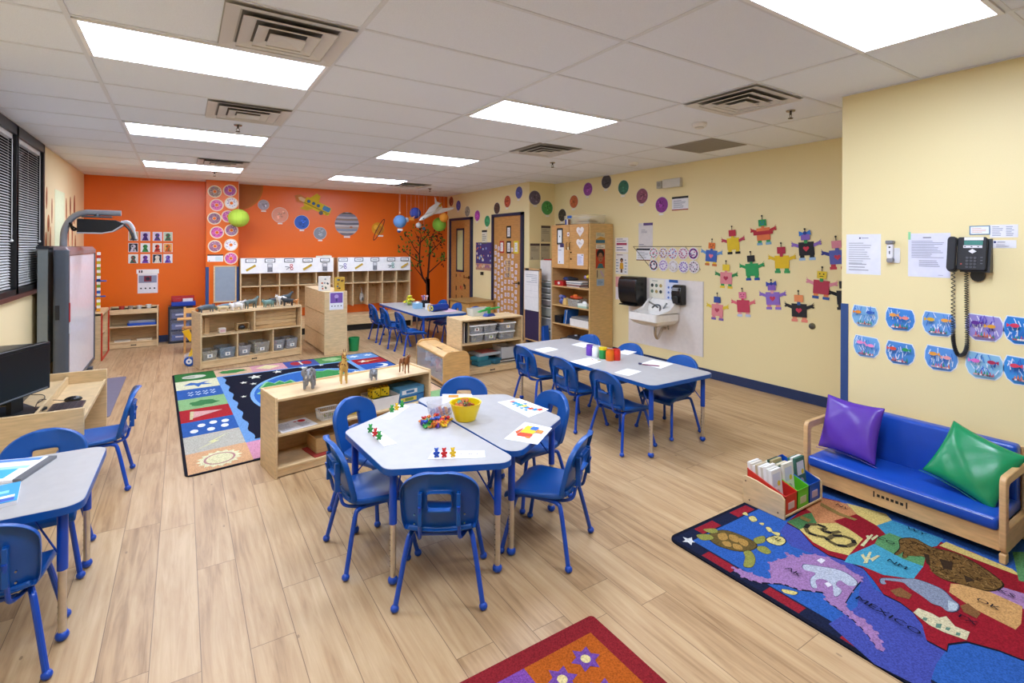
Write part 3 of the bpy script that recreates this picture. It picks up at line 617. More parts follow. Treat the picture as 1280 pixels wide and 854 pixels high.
for k in range(5):
    z=.431+k*.052; p=loc_pt(SB,(1.0,.20,z)); tag(MB().box(-.29,-.10,0,.29,.1,.0515,W_('#cba878' if k%2 else '#c39e6c')).build('wooden_plank_block',loc=p,rz=R(14.5+(2.2 if k%2 else -1.6)),bevel=.006),['bottom','second lowest','middle','second highest','topmost'][k]+' long wooden block in the stack on the upper animal shelf','block','stacked long wooden blocks')
# ------------------------------------------------------------------ toy animals
def skin(name,J,E,m,parent=None,loc=(0,0,0),rz=0,sc=1,sub=1):
    me=bpy.data.meshes.new(name); bm=bmesh.new(); sl=bm.verts.layers.skin.verify(); V=[]
    for x,y,z,r in J:
        v=bm.verts.new((x*sc,y*sc,z*sc)); v[sl].radius=(r*sc,r*sc); V.append(v)
    V[0][sl].use_root=True
    for a,b in E: bm.edges.new((V[a],V[b]))
    bm.to_mesh(me); bm.free(); me.materials.append(m)
    o=bpy.data.objects.new(name,me); COL.objects.link(o); o.location=loc; o.rotation_euler=(0,0,rz)
    if parent: o.parent=parent
    s=o.modifiers.new('skin','SKIN'); s.use_smooth_shade=True
    if sub: q=o.modifiers.new('sub','SUBSURF'); q.levels=sub; q.render_levels=sub
    return o
def quad(name,label,loc,rz,L,H,col,bt=.22,neck=(.2,.25),head=.1,snout=.18,legr=.055,tail=(-.1,-.25),extra=None,spots=None,cat='toy animal',group='toy animals',belly=None,horn=None,scl=1):
    """toy quadruped facing +x: L body length, H shoulder height"""
    t=thing(name,label,cat,loc,rz,group); b=bt*H; t.scale=(scl,)*3
    zb=H-b
    J=[(0,0,zb,b*.95),(L*.36,0,zb+b*.1,b*.9),(-L*.38,0,zb,b*.85)]; E=[(0,1),(0,2)]
    nx,nz=L*.36+neck[0]*H,zb+b*.3+neck[1]*H
    J+=[((L*.36+nx)/2+.02*H,0,(zb+nz)/2+b*.1,b*.55),(nx,0,nz,head*H),(nx+snout*H,0,nz-.07*H,head*H*.6)]; E+=[(1,3),(3,4),(4,5)]
    for sx in (.33,-.36):
        for sy in (-1,1):
            n=len(J); kx=.03*H if sx<0 else -.01*H
            J+=[(L*sx,sy*b*.55,zb*.72,legr*H*1.5),(L*sx+kx,sy*b*.62,zb*.38,legr*H),(L*sx,sy*b*.62,.035*H,legr*H)]
            E+=[(1 if sx>0 else 2,n),(n,n+1),(n+1,n+2)]
    n=len(J); J+=[(-L*.5,0,zb+b*.3,legr*H*.5),(-L*.5+tail[0]*H,0,zb+tail[1]*H,legr*H*.3)]; E+=[(2,n),(n,n+1)]
    skin('body',J,E,mat(col,'plastic',.5),t)
    e=MB()
    for s_ in (-1,1): e.sph((nx-.01*H,s_*head*H*.75,nz+head*H*.8),(head*H*.25,head*H*.3,head*H*.5),P_(col),8,6)
    e.build('ear',t)
    if extra: extra(t,L,H,nx,nz,b,zb)
    return t
AG='toy animals on the low shelf'
def eleph(t,L,H,nx,nz,b,zb):
    MB().tube(bez([(nx+.05*H,0,nz),(nx+.22*H,0,nz-.15*H),(nx+.24*H,0,nz-.4*H),(nx+.3*H,0,nz-.5*H)],5),[.075*H]*5+[.06*H]*5+[.045*H]*6,P_('#7f8084'),8).build('trunk',t)
    w=MB()
    for s_ in (-1,1):
        w.sph((nx-.04*H,s_*.22*H,nz-.02*H),(.035*H,.13*H,.2*H),P_('#85868a'),10,8)
    w.build('large_ear',t); k=MB()
    for s_ in (-1,1): k.tube(bez([(nx+.1*H,s_*.07*H,nz-.12*H),(nx+.2*H,s_*.09*H,nz-.22*H),(nx+.32*H,s_*.08*H,nz-.2*H)],4),.018*H,P_('#e8e0cf'),6)
    k.build('tusk',t,label='ivory coloured tusks')
quad('toy_elephant','grey toy elephant at the end of the low maple shelf',(.795,3.965,.549),R(-108),.11,.115,'#85868a',.30,(.10,.12),.19,.05,.085,(-.05,-.25),eleph,group=AG,scl=1.3)
def gir(t,L,H,nx,nz,b,zb):
    s_=MB(); r=random.Random(4)
    for q in range(46):
        x=r.uniform(-.36,.36)*L; a=r.uniform(0,2*PI); s_.sph((x,b*.98*math.cos(a),zb+b*.98*math.sin(a)),.0052,P_('#8a4f22'),6,4)
    for q in range(20):
        u=q/20; x=L*.36+(nx-L*.36)*u; z=zb+(nz-zb)*u; a=r.uniform(0,2*PI); s_.sph((x,.0085*math.cos(a),z),.0036,P_('#8a4f22'),6,4)
    for q in range(34):
        u=r.uniform(0,1); a=r.uniform(0,2*PI); x=L*.30+(nx-L*.30)*u; z=zb+(nz-zb)*u; rr_=(.0165*(1-u)+.0095*u); s_.sph((x+rr_*math.cos(a),rr_*math.sin(a),z),.0046,P_('#8a4f22'),6,4)
    s_.build('spot',t,label='brown coat spots'); h_=MB()
    for w in (-1,1): h_.cyl((nx-.003,w*.004,nz+.008),(nx-.005,w*.005,nz+.022),.0016,P_('#6a3f20'),n=6)
    h_.build('horn',t)
quad('toy_giraffe','yellow spotted toy giraffe on the low maple shelf',(1.045,3.975,.549),R(-100),.075,.115,'#d8b060',.19,(.18,.60),.085,.13,.048,(-.05,-.3),gir,group=AG,scl=1.45)
def rhino(t,L,H,nx,nz,b,zb):
    MB().cyl((nx+.22*H,0,nz),(nx+.25*H,0,nz+.25*H),.035*H,P_('#6c7078'),.005*H,8).build('horn',t)
quad('toy_rhinoceros','small grey toy rhinoceros on the low maple shelf',(1.275,3.97,.549),R(-100),.085,.065,'#8b9097',.34,(.18,-.02),.2,.28,.09,(-.05,-.2),rhino,group=AG,scl=1.35)
def mane(t,L,H,nx,nz,b,zb):
    MB().tube(bez([(nx+.02*H,0,nz+.11*H),(nx-.08*H,0,nz+.05*H),(L*.36,0,zb+b*1.1)],4),[.02*H,.03*H,.035*H,.035*H,.035*H,.035*H,.03*H,.03*H,.02*H],P_('#d8cbb8'),6).build('mane',t)
    MB().tube(bez([(-L*.5,0,zb+b*.2),(-L*.62,0,zb-.05*H),(-L*.6,0,zb-.4*H)],4),[.02*H]*3+[.035*H]*3+[.03*H]*3,P_('#d8cbb8'),6).build('tail',t)
quad('toy_horse','brown toy horse with a pale mane on the low maple shelf',(1.555,4.03,.549),R(-75),.10,.12,'#8a5228',.20,(.16,.32),.085,.17,.04,(-.05,-.2),mane,group=AG,scl=1.12)
# the crowd on the animal shelf
crowd=[('toy_hippopotamus',.10,.12,16,.17,.085,'#4c5960',.36,(.18,.0),.22,.2,.08,'dark grey toy hippopotamus at the end of the animal shelf top'),
('toy_crocodile',.17,.25,5,.22,.055,'#566a5c',.4,(.3,-.1),.3,.5,.09,'grey green toy crocodile lying along the animal shelf top'),
('toy_tiger',.30,.10,175,.11,.06,'#c9b48a',.3,(.2,.1),.2,.2,.08,'tan toy big cat among the animals on the animal shelf top'),
('toy_whale',.38,.26,8,.21,.07,'#5f7480',.45,(.3,.0),.35,.4,.04,'slate blue toy whale at the back of the animal shelf top'),
('toy_polar_bear',.47,.12,185,.14,.08,'#dcd8d4',.34,(.18,.1),.18,.18,.1,'white toy polar bear on the animal shelf top'),
('toy_wolf',.56,.24,10,.11,.085,'#c4bcb4',.25,(.2,.2),.14,.2,.06,'pale grey toy wolf behind the polar bear on the animal shelf'),
('toy_dinosaur',.665,.14,20,.15,.105,'#5c6b66',.27,(.3,.35),.12,.2,.07,'tall grey toy dinosaur in the middle of the animal shelf top'),
('toy_triceratops',.90,.13,190,.13,.085,'#6f8f86',.32,(.2,.12),.2,.22,.08,'green toy three-horned dinosaur standing alone on the animal shelf top'),
('toy_buffalo',1.0,.24,5,.14,.095,'#3c4148',.32,(.18,.1),.18,.15,.07,'black toy buffalo on the animal shelf top'),
('toy_cow',1.10,.16,200,.13,.115,'#e4ddd6',.27,(.2,.22),.14,.2,.055,'white toy cow on the animal shelf top, near the tall storage unit'),
('toy_bull',1.16,.08,170,.12,.095,'#23272c',.28,(.2,.15),.15,.18,.06,'small black toy bull in front of the white cow'),
('toy_fox',1.26,.10,15,.10,.07,'#c07a3a',.26,(.22,.15),.15,.22,.055,'orange toy fox at the corner of the animal shelf top'),
('toy_zebra',1.20,.28,0,.13,.12,'#3a4a52',.24,(.25,.35),.11,.2,.05,'dark toy long-necked dinosaur at the back of the animal shelf top')]
for nm,x,y,rz,L,H,c,bt,nk,hd,sn,lr,lb in crowd:
    quad('toy_dinosaur' if 'long-necked' in lb else nm,lb,loc_pt(SB,(x,y,.719)),R(14.5+rz),L,H,c,bt,nk,hd,sn,lr,(-.25,-.1),group='toy animals crowded on the animal shelf',scl=1.3)
p=loc_pt(SB,(.06,.3,.719)); tag(MB().sph((0,0,.035),(.05,.03,.035),P_('#cf7430')).sph((.05,0,.06),.022,P_('#cf7430')).build('toy_lion',loc=p,rz=1),'orange toy lion behind the hippopotamus on the animal shelf','toy animal')
# things in the low shelf
def SAp(x,y,z): return loc_pt(SA,(x,y,z))
F=Flat(frame(SAp(.17,.13,.301),(math.cos(R(15)),math.sin(R(15)),0),(-math.sin(R(15)),math.cos(R(15)),0)),.004); F.base(rect(-.13,-.10,.13,.10),'#ebebef').lines(-.115,-.08,-.01,.08,9,'#9a9ba6').lines(.02,-.08,.115,.02,6,'#9a9ba6',seed=3).p(circ(.075,.045,.028),'#c2232d').p(circ(.03,.05,.012),'#c2636d'); F.done('activity_booklet','open white activity booklet with a red dot on the low maple shelf','booklet')
def basket(name,label,loc,rz,w,d,hh,col):
    t=thing(name,label,'basket',loc,rz); m=P_(col)
    MB().tub(-w/2,-d/2,0,w/2,d/2,.012,m,.003,.004,.02).build('bottom',t)
    b=MB(); a=rrect(-w/2+.008,-d/2+.008,w/2-.008,d/2-.008,.02,3); c=rrect(-w/2,-d/2,w/2,d/2,.02,3)
    for P0,P1 in zip(a,c):
        pass
    per=[]
    for i in range(len(c)):
        A0,A1=Vector(c[i]),Vector(c[(i+1)%len(c)]); k=max(1,int((A1-A0).length/.014))
        for q in range(k): per.append(A0+(A1-A0)*q/k)
    for q in per: b.tube([(q.x*.94,q.y*.94,.01),(q.x,q.y,hh-.01)],.0022,m,4)
    b.build('weave',t)
    MB().tube([(x,y,hh-.008) for x,y in c+[c[0],c[1]]],.006,m,6).build('rim',t)
    r=random.Random(9); g=MB()
    for q in range(14): g.cbox((0,0,0),(.04,.012,.008),P_(r.choice(['#c9a877','#b08f5a','#d8cdb2','#a9b45a'])),Matrix.Translation((r.uniform(-w*.35,w*.35),r.uniform(-d*.3,d*.3),hh*r.uniform(.3,.85)))@Matrix.Rotation(r.uniform(0,3),4,'Z'))
    o=g.build('contents',t); o['kind']='stuff'; return t
basket('plastic_basket','white slotted basket on the low maple shelf',SAp(.43,.13,.301),R(9),.17,.12,.075,'#e6e4de')
t=thing('wooden_tray','tan box tray on the bottom of the low maple shelf','tray',SAp(.43,.15,.081),R(9)); MB().tub(-.13,-.10,0,.13,.10,.11,W_('#bd9a68'),.006,.004,.01).build('tray_box',t); MB().box(-.12,-.09,.09,.12,.09,.1,A_('#a98a5c')).build('contents',t)
tag(MB().box(-.16,-.11,0,.16,.11,.008,A_('#a0352a')).build('folder',loc=SAp(.43,.13,.071),rz=R(13),smooth=0),'red folder lying under the tan tray','folder'); tag(MB().box(-.09,-.02,0,.09,.02,.016,P_('#3b66b0')).box(-.02,-.021,0,.03,.021,.017,P_('#e6e6e6')).build('marker_case',loc=SAp(.60,.06,.071),rz=R(12)),'blue marker case on the bottom of the low shelf','case')
clear_bin('storage_bin','white bin holding large yellow dice in the low maple shelf',SAp(.86,.14,.301),R(9),.24,.24,.095,'#eeeeee',group=None)
def die(label,loc,rz,s=.075):
    t=thing('toy_die',label,'die',loc,rz); MB().box(-s/2,-s/2,0,s/2,s/2,s,mat('#e8c41c','plastic')).build('cube',t,bevel=.008); d=MB(); k=mat('#1a1a1a')
    for a,b in ((.0,.0),(-.22,.22),(.22,-.22)): d.prism([(x,z+s/2) for x,z in circ(a*s,b*s,s*.09,8)],-s/2-.001,-s/2,k,'xz'); 
    for a,b in ((.22,.22),(-.22,.22),(.22,-.22),(-.22,-.22)): d.prism([(x,z+s/2) for x,z in circ(a*s,b*s,s*.09,8)],-s/2-.001,-s/2,k,'yz'); d.prism(circ(a*s,b*s,s*.09,8),s,s+.001,k)
    d.build('pips',t)
die('large yellow die in the white bin, nearer the shelf end',SAp(.80,.13,.32+.06),R(20)); die('large yellow die in the white bin, nearer the blue boxes',SAp(.895,.14,.32+.06),R(-8))
tag(MB().box(-.1,-.08,0,.1,.08,.05,P_('#7a8f78')).build('game_box',loc=SAp(.86,.14,.317),rz=R(9)),'grey green block under the yellow dice','box')
for k,(dz,c,l) in enumerate(((0,'#2f6fae','blue boxed puzzle at the bottom of the pair in the low shelf'),(.062,'#5a9cc8','light blue boxed puzzle on top of the pair in the low shelf'))):
    b_=MB().box(-.12,-.12,0,.12,.1,.058,A_(c)); b_.face(rect(-.10,.012,.05,.046),-.1206,A_('#d9c65a' if k==0 else '#e8eef2'),'xz').face(rect(-.06,.018,.02,.04),-.1212,A_('#7a8f3a' if k==0 else '#3a7ab4'),'xz'); tag(b_.build('puzzle_box',loc=SAp(1.10,.17,.302+dz),rz=R(9+4*k),smooth=0),l,'box')
tag(MB().box(-.1,-.08,0,.1,.08,.03,A_('#d8c23a')).build('puzzle_box',loc=SAp(.66,.16,.302),rz=R(5)),'yellow box half hidden behind the chair on the low shelf','box')
# shelf D contents
def SDp(x,y,z): return loc_pt(SD,(x,y,z))
BX=['#b9c0c8','#aab2ba']
for k,(x,z,w,l,f,fl) in enumerate(((.27,.396,.185,'clear bin with a white lid, lower left on the shelf behind the toy bin',['#d9c27a','#c9c2b4'],None),(.47,.396,.185,'clear bin with a white lid, lower middle on the shelf behind the toy bin',['#c9d06a','#e8a0a0','#8aa04a'],'#7a8f3a'),(.715,.396,.24,'clear bin with a white lid, lower right, of yellow and white pieces',['#d9cf6a','#e4e0d0'],None),
 (.26,.506,.2,'clear bin with a white lid, upper left, showing a brown animal card',['#55504a','#3c3c40'],'#7a3f28'),(.455,.506,.19,'clear bin with a white lid, upper middle, of grey pieces',['#4a4c52','#8d9096'],None),(.73,.506,.24,'clear bin of purple pieces with a white lid, upper right behind a roll of paper',['#6a4a7c','#8a5a6c'],'#d9c27a'))):
    clear_bin('lidded_bin',l,SDp(x,.2,z),R(.5),w,.28,.092,'#b4b9bf','#eef0f2',f,k+20,'white-lidded bins',.012,flabel=fl)
tag(MB().tube([(0,-.05,0),(0,.18,.0)],.022,A_('#c08a4a'),12).build('paper_roll',loc=SDp(.62,.10,.645),rz=R(20)),'brown roll lying on the upper right lidded bin','roll')
for k,c in enumerate(('#7a3f2c','#d8d0c4','#2c3038','#b8a888')):
    tag(MB().box(0,-.1,0,.009,.1,.25,A_(c)).build('picture_book',loc=SDp(.04+.028*k,.17,.398),rz=R(4+3*k)),['rust brown','cream','dark grey','tan'][k]+' thin book standing at the end of the lidded-bin shelf','book','thin books at the shelf end')
for k,(x,y,z,c,s_,l) in enumerate(((.36,.12,.086,'#2a6a78',(.22,.14,.06),'teal folded cloth roll lying lowest in the shelf with lidded bins'),(.34,.14,.148,'#2f7c8a',(.20,.13,.05),'teal cloth roll stacked on the lowest one'),(.55,.16,.088,'#2a6478',(.16,.2,.06),'teal cloth bundle beside the stacked rolls'))):
    tag(MB().prism(rrect(-s_[0]/2,0,s_[0]/2,s_[2],.02),-s_[1]/2,s_[1]/2,mat(c,'vinyl',.6),'xz').build('cloth_roll',loc=SDp(x,y,z),rz=R(10+7*k)),l,'cloth')
tag(MB().prism(rrect(-.19,-.13,.19,.13,.01),0,.03,A_('#a8b0b4')).prism(rrect(-.12,-.1,.12,.1,.01),.03,.035,A_('#b0605a')).build('game_board',loc=SDp(.48,.23,.20),rz=R(6)),'grey and red game board lying on the teal rolls','game')
clear_bin('storage_bin','empty frosted white bin on the lower shelf under the lidded bins',SDp(.76,.20,.135),R(-2),.24,.26,.15,'#dfe3e6',None,None,0)
for k in range(3): tag(MB().box(-.14,-.12,0,.14,.12,.013,A_(['#3a3f48','#c9c6bc','#5a5048'][k])).build('magazine',loc=SDp(.76,.2,.0865+.0145*k),rz=R(3*k-2)),['dark bottom','pale middle','brown top'][k]+' magazine under the frosted bin','magazine')
t=thing('balance_toy','green and blue balance toy on top of the shelf of lidded bins','toy',SDp(.50,.17,.696),R(12)); MB().prism([(-.08,0),(.08,0),(.05,.035),(-.05,.035)],-.04,.04,P_('#23459c'),'xz').build('base',t); g=P_('#2f9a46'); MB().tube([(-.16,0,.075),(.16,0,.10)],.014,g,10).sph((-.16,0,.07),(.035,.03,.012),g).sph((.16,0,.10),(.04,.03,.014),g).cyl((0,0,.035),(0,0,.12),.022,g).sph((-.03,0,.10),(.04,.025,.02),g).build('beam',t)
clear_bin('storage_bin','empty translucent bowl bin on the shelf of lidded bins',SDp(.42,.30,.696),R(3),.30,.16,.10,'#dfe0d4',None,None,0)
# clear sided toy bin
t=thing('toy_bin','maple toy bin with rounded ends and a clear side, full of soft toys','toy bin',(2.495,5.27,0),R(-4)); m=W_('#cfa265')
def endp(w,z0,z1):
    o=[(0,0),(w,0)]; o+= [(w-.09+.09*math.cos(a),z1-.09+.09*math.sin(a)) for a in [PI/2*i/6 for i in range(7)]]; o+=[(.09-.09*math.sin(a),z1-.09+.09*math.cos(a)) for a in [PI/2*i/6 for i in range(7)]]; return o
MB().prism(endp(.33,0,.395),-.01,.01,m,'xz').build('end_panel',t,bevel=.003); MB().prism(endp(.33,0,.395),.93,.95,m,'xz').build('end_panel',t,bevel=.003)
MB().box(.02,.01,.04,.31,.93,.055,m).build('bottom',t,smooth=0); MB().box(.005,.01,.04,.013,.93,.33,mat('#d9dde0','clear')).build('clear_panel',t,smooth=0); MB().box(.0,.01,.325,.02,.93,.345,m).box(.0,.01,.03,.02,.93,.05,m).build('rail',t,smooth=0); MB().box(.31,.01,.04,.322,.93,.33,m).build('back_panel',t,smooth=0)
lid=MB(); 
for y0,y1 in ((.012,.31),(.315,.62),(.625,.928)): lid.prism([(.02,.345),(.08,.372),(.25,.372),(.31,.345),(.31,.335),(.25,.36),(.08,.36),(.02,.335)],y0,y1,W_('#d2a970'),'xz')
lid.build('lid',t,smooth=0); MB().box(.09,.28,.3721,.11,.46,.374,mat('#6b4522')).build('finger_slot',t); MB().cyl((.16,.10,.372),(.16,.10,.374),.02,mat('#6b4522'),n=10).build('finger_hole',t)
for k,(y,z,c,s_,l) in enumerate(((.22,.12,'#b8a78c',.065,'tan soft toy behind the clear side of the toy bin, nearest its end panel'),(.40,.14,'#d88a86',.07,'pink soft toy in the middle of the clear-sided bin'),(.60,.16,'#a8a4b8',.06,'lilac grey soft toy in the clear-sided bin'),(.78,.2,'#dfe2e6',.07,'white and blue soft toy at the far end of the clear-sided bin'),(.30,.22,'#c9bda4',.05,'cream soft toy on top of the pile in the clear-sided bin'))):
    c_=mat(c,'carpet'); p=loc_pt(t,(.15,y,z)); tag(MB().sph((0,0,0),(s_*1.2,s_,s_),c_).sph((-.03,s_*.6,s_*.8),s_*.6,c_).sph((-.05,s_*.5,s_*1.3),s_*.2,c_,8,6).sph((-.05,s_*.9,s_*1.2),s_*.2,c_,8,6).sph((-.07,0,-s_*.5),s_*.35,c_,8,6).build('soft_toy',loc=p),l,'soft toy','soft toys in the clear bin')
# play cabinet by the doors
t=thing('play_cabinet','low wooden play cabinet with a darker top between the two doors','cabinet',(4.34,8.12,0)); MB().box(0,0,.0,.54,.74,.57,W_('#cd9c55')).build('body',t,bevel=.004); MB().box(-.02,-.02,.57,.56,.76,.6,W_('#a9824c')).build('worktop',t,bevel=.004); MB().box(.05,-.008,.05,.49,0,.52,W_('#d6aa68')).build('door',t,bevel=.003)
# wooden chair piece and push toy beside the animal shelf
t=thing('wooden_doll_chair','little wooden high chair half hidden behind the animal shelf','doll chair',(.0,8.95,0)); m=W_('#d9a866')
for x,y in ((.02,.02),(.26,.02),(.02,.26),(.26,.26)): MB().box(x,y,0,x+.03,y+.03,.66 if y>.1 else .60,m).build('leg',t,bevel=.003)
MB().box(-.06,-.08,.50,.30,.10,.52,m).build('tray',t,bevel=.003); MB().box(.0,.02,.34,.30,.30,.36,m).build('seat',t,bevel=.003); MB().box(.02,.27,.56,.29,.285,.64,m).build('backrest',t,bevel=.003)
tag(MB().prism([(0,0),(.09,.02),(.14,-.12),(.10,-.16)],0,.06,P_('#e9b71c'),'xz').build('toy_scoop',loc=(-.0,8.84,.34)),'yellow plastic toy hanging at the little wooden high chair','toy')
t=thing('push_toy','yellow push toy with a blue and white wheel next to the animal shelf','toy',(.09,7.98,0),R(-20))
MB().cyl((0,-.03,.065),(0,.03,.065),.065,P_('#1f58b0'),n=22).build('wheel',t,bevel=.006); MB().cyl((0,-.034,.065),(0,.034,.065),.036,P_('#e8eef2'),n=16).cyl((0,-.037,.065),(0,.037,.065),.012,P_('#1f58b0'),n=10).build('hub',t); MB().sph((0,.02,.10),(.085,.05,.075),mat('#c8d4e4','clear'),14,8).build('dome',t); MB().tube([(0,0,.10),(.03,.02,.24),(.035,.05,.52)],[.035,.014,.012],P_('#ecc01e'),8).build('handle',t)
# ------------------------------------------------------------------ tall cabinet and drawers
t=thing('tall_cabinet','tall maple cabinet with two papered upper doors and open shelves','cabinet',(4.99,5.60,0)); m=W_('#d4ac74'); w=.91
MB().box(0,0,0,.46,.02,1.95,W_('#d2ac70')).build('side_panel',t,bevel=.002); MB().box(0,w-.02,0,.46,w,1.95,m).build('side_panel',t,bevel=.002); MB().box(.44,.02,.05,.46,w-.02,1.95,W_('#b99058')).build('back_panel',t,smooth=0)
for z in (.10,.40,.69,.99,1.29,1.935): MB().box(.0,.02,z-.018,.44,w-.02,z,m).build('shelf' if z<1.9 else 'top_panel',t,smooth=0)
MB().box(.012,.02,0,.02,w-.02,.082,m).build('toe_board',t,smooth=0)
for k,(y0,y1) in enumerate(((.022,.448),(.455,.888))):
    d=MB().box(-.018,y0,1.275,0,y1,1.945,W_('#cf9c5c')).build('door',t,bevel=.002); yh=y1-.035 if k==0 else y0+.035
    MB().tube([(-.018,yh,1.56),(-.04,yh,1.565),(-.04,yh,1.665),(-.018,yh,1.67)],.005,mat('#16130f','metal'),6).build('handle',d); 
    if k==0: MB().cyl((-.018,y1-.05,1.52),(-.03,y1-.05,1.52),.012,mat('#2b241c','metal'),n=8).cyl((-.018,y1-.05,1.42),(-.03,y1-.05,1.42),.012,mat('#2b241c','metal'),n=8).build('lock',d)
cx=4.97
def cabflat(y,z): return onX(cx,y,z)
"""door papers"""
(a,b)=(6.275,1.767); F=Flat(cabflat(a,b)); F.base(rrect(-.075,-.13,.075,.13,.02),'#1c1c1e').p(rect(-.05,-.10,.05,.10),'#e8eef0').p(circ(.0,0,.012,8),'#222222'); F.done('framed_notice','white notice in a black frame on the cabinet door','notice')
(a,b)=(6.247,1.498); F=Flat(cabflat(a,b)); F.base(rect(-.075,-.16,.075,.16),'#e6e8ee').p(rect(-.02,.10,.075,.16),'#3f3560').lines(-.06,.04,.06,.07,1,'#777788').p(circ(-.03,-.13,.012,8),'#333333'); F.done('notice_sheet','tall white notice with a dark purple corner on the cabinet door','notice')
for k,(py,l) in enumerate(((310,'upper white paper heart on the cabinet door'),(470,'lower white paper heart on the cabinet door'))):
    (a,b)=[(5.793,1.839),(5.792,1.66)][k]; F=Flat(cabflat(a,b)); F.base(heart(0,0,.17),'#ece6e2').lines(-.04,-.02,.04,.02,2,'#8a8a9c' if k else '#c9a0a0'); F.done('paper_heart',l,'paper heart','paper hearts on the cabinet')
(a,b)=(5.784,1.415); F=Flat(cabflat(a,b)); F.base(rect(-.07,-.085,.07,.085),'#dfe0f0').lines(-.06,-.07,.05,.06,9,'#a0a4c4').p(rect(.03,.06,.055,.075),'#333333'); F.done('notice_sheet','small white lined notice low on the cabinet door','notice')
(a,b)=(6.069,1.797); F=Flat(cabflat(a,b)); F.base(rect(-.025,-.03,.025,.03),'#efe9ea').p(circ(0,0,.013,8),'#7a2444'); F.done('sticker','little white sticker with a dark red dot on the cabinet door','sticker')
(a,b)=(6.071,1.581); F=Flat(cabflat(a,b)); F.base(rect(-.016,-.022,.016,.022),'#f0e6c0'); F.done('sticker','little cream sticker by the cabinet handle','sticker')
# pictures on the cabinet side (faces the viewer)
(a,b)=(5.193,1.739); F=Flat(onY(5.597,a,b)); F.base(rect(-.09,-.08,.09,.08),'#cbbf9a').p(rect(-.09,-.075,.09,-.03),'#3f6f80').p([(-.09,-.02),(0,.02),(.09,.0),(.09,-.03),(-.09,-.03)],'#c9933a').lines(-.07,.03,.07,.075,2,'#7a8a90'); F.done('book_cover_print','tan and blue cover print taped high on the side of the tall cabinet','print')
(a,b)=(5.194,1.451); F=Flat(onY(5.597,a,b)); F.base(rect(-.09,-.16,.09,.19),'#b8401f').p(rect(-.09,.125,.09,.19),'#ddd6c4').lines(-.07,.135,.07,.18,2,'#8a8478').p(circ(0,.05,.075,16,.075),'#221a16').p(circ(0,.0,.048,16,.07),'#a06a46').p([(-.07,-.16),(-.03,-.09),(.03,-.09),(.07,-.16)],'#3f6f70').p(circ(-.018,.01,.007,8),'#20140e').p(circ(.018,.01,.007,8),'#20140e').p(rect(-.014,-.037,.014,-.03),'#6a2420').p(rect(-.003,-.02,.003,.004),'#7c4f34'); F.done('portrait_print','portrait print on orange taped to the side of the tall cabinet','print')
(a,b)=(5.196,1.152); F=Flat(onY(5.597,a,b)); F.base(rect(-.08,-.12,.08,.12),'#c4b48c').p(rect(-.07,-.12,.07,-.02),'#9fb6c8').p(xf(rect(-.01,-.05,.02,.06),.6,.03,.05),'#b8a0b4').p(rect(-.07,.0,-.055,.11),'#5a3f28').lines(-.05,-.10,.05,-.04,4,'#6f86a0'); F.done('picture_print','pale print with blue lower half taped on the side of the tall cabinet','print')
# contents of the cabinet shelves
def cabput(k,name,label,cat,mb,y,z,x=.12,rz=0): return tag(mb.build(name,loc=(4.99+x,5.60+y,z+.001),rz=rz),label,cat)
cabput(0,'binder','red binder with a white ring on the top open cabinet shelf','binder',MB().box(-.1,-.11,0,.12,.11,.075,P_('#b3231f')).prism([(y,z+.04) for y,z in circ(0,0,.03,12,.022)],-.102,-.1,A_('#e8d8d4'),'yz'),.76,.99,.13)
for k,(c,l) in enumerate((('#c9c4bc','pale'),('#6e1f22','dark red'),('#d8d4cc','cream'),('#8a8f96','grey'),('#e2ded6','white'))): cabput(k,'workbook',l+' workbook in the stack on the top open cabinet shelf','book',MB().box(-.11,-.17,0,.13,.17,.016,A_(c)),.40,.99+.0172*k,.14,R(3*k-6))
for k,(c,y,z,l) in enumerate((('#2e3f78',.66,.99+.077,'blue cap heaped on the red binder'),('#1f2128',.56,.99+.088,'black glove heaped on the cabinet books'))): cabput(k,'cloth_bundle',l,'cloth',MB().sph((0,0,.025),(.07,.12,.025),mat(c,'vinyl',.8)).sph((-.02,.03,.04),(.04,.06,.02),mat(c,'vinyl',.8)),y,z,.15)
cabput(0,'toy_flower','yellow toy flower at the side of the top cabinet shelf','toy',MB().cyl((0,0,0),(0,0,.16),.008,P_('#2a2a22'),n=6).sph((0,0,.17),(.03,.045,.03),P_('#d8b71c')).sph((0,.06,.16),(.025,.03,.03),P_('#8f7ab0')),.14,.99,.1)
cabput(0,'toy_jug','small cream jug on the second cabinet shelf','jug',MB().lathe([(0,0),(.05,0),(.055,.05),(.04,.10),(.045,.11)],P_('#d9b46a')),.66,.69,.1)
cabput(0,'toy_bundle','blue and purple toy bundle on the second cabinet shelf','toy',MB().sph((0,0,.05),(.05,.06,.05),P_('#5a68b0')).sph((0,-.04,.11),(.04,.05,.035),P_('#2f3f88')).sph((0,.03,.12),(.035,.04,.03),P_('#8a90c8')),.78,.69,.12)
clear_bin('storage_bin','clear bin heaped with orange toys on the second cabinet shelf',(5.13,6.04,.691),R(90),.26,.2,.11,'#c4c4bc',None,['#c9c4b4','#a8a49c'],3); cabput(0,'toy_vegetables','orange and red toys on top of the clear cabinet bin','toy',MB().sph((0,0,.02),(.05,.07,.03),P_('#e0632a')).sph((0,.08,.02),(.04,.06,.025),P_('#c8401f')).sph((0,-.09,.02),(.04,.05,.02),P_('#b8522c')).sph((0,.02,.05),(.03,.05,.02),P_('#e87a2a')),.46,.80,.14)
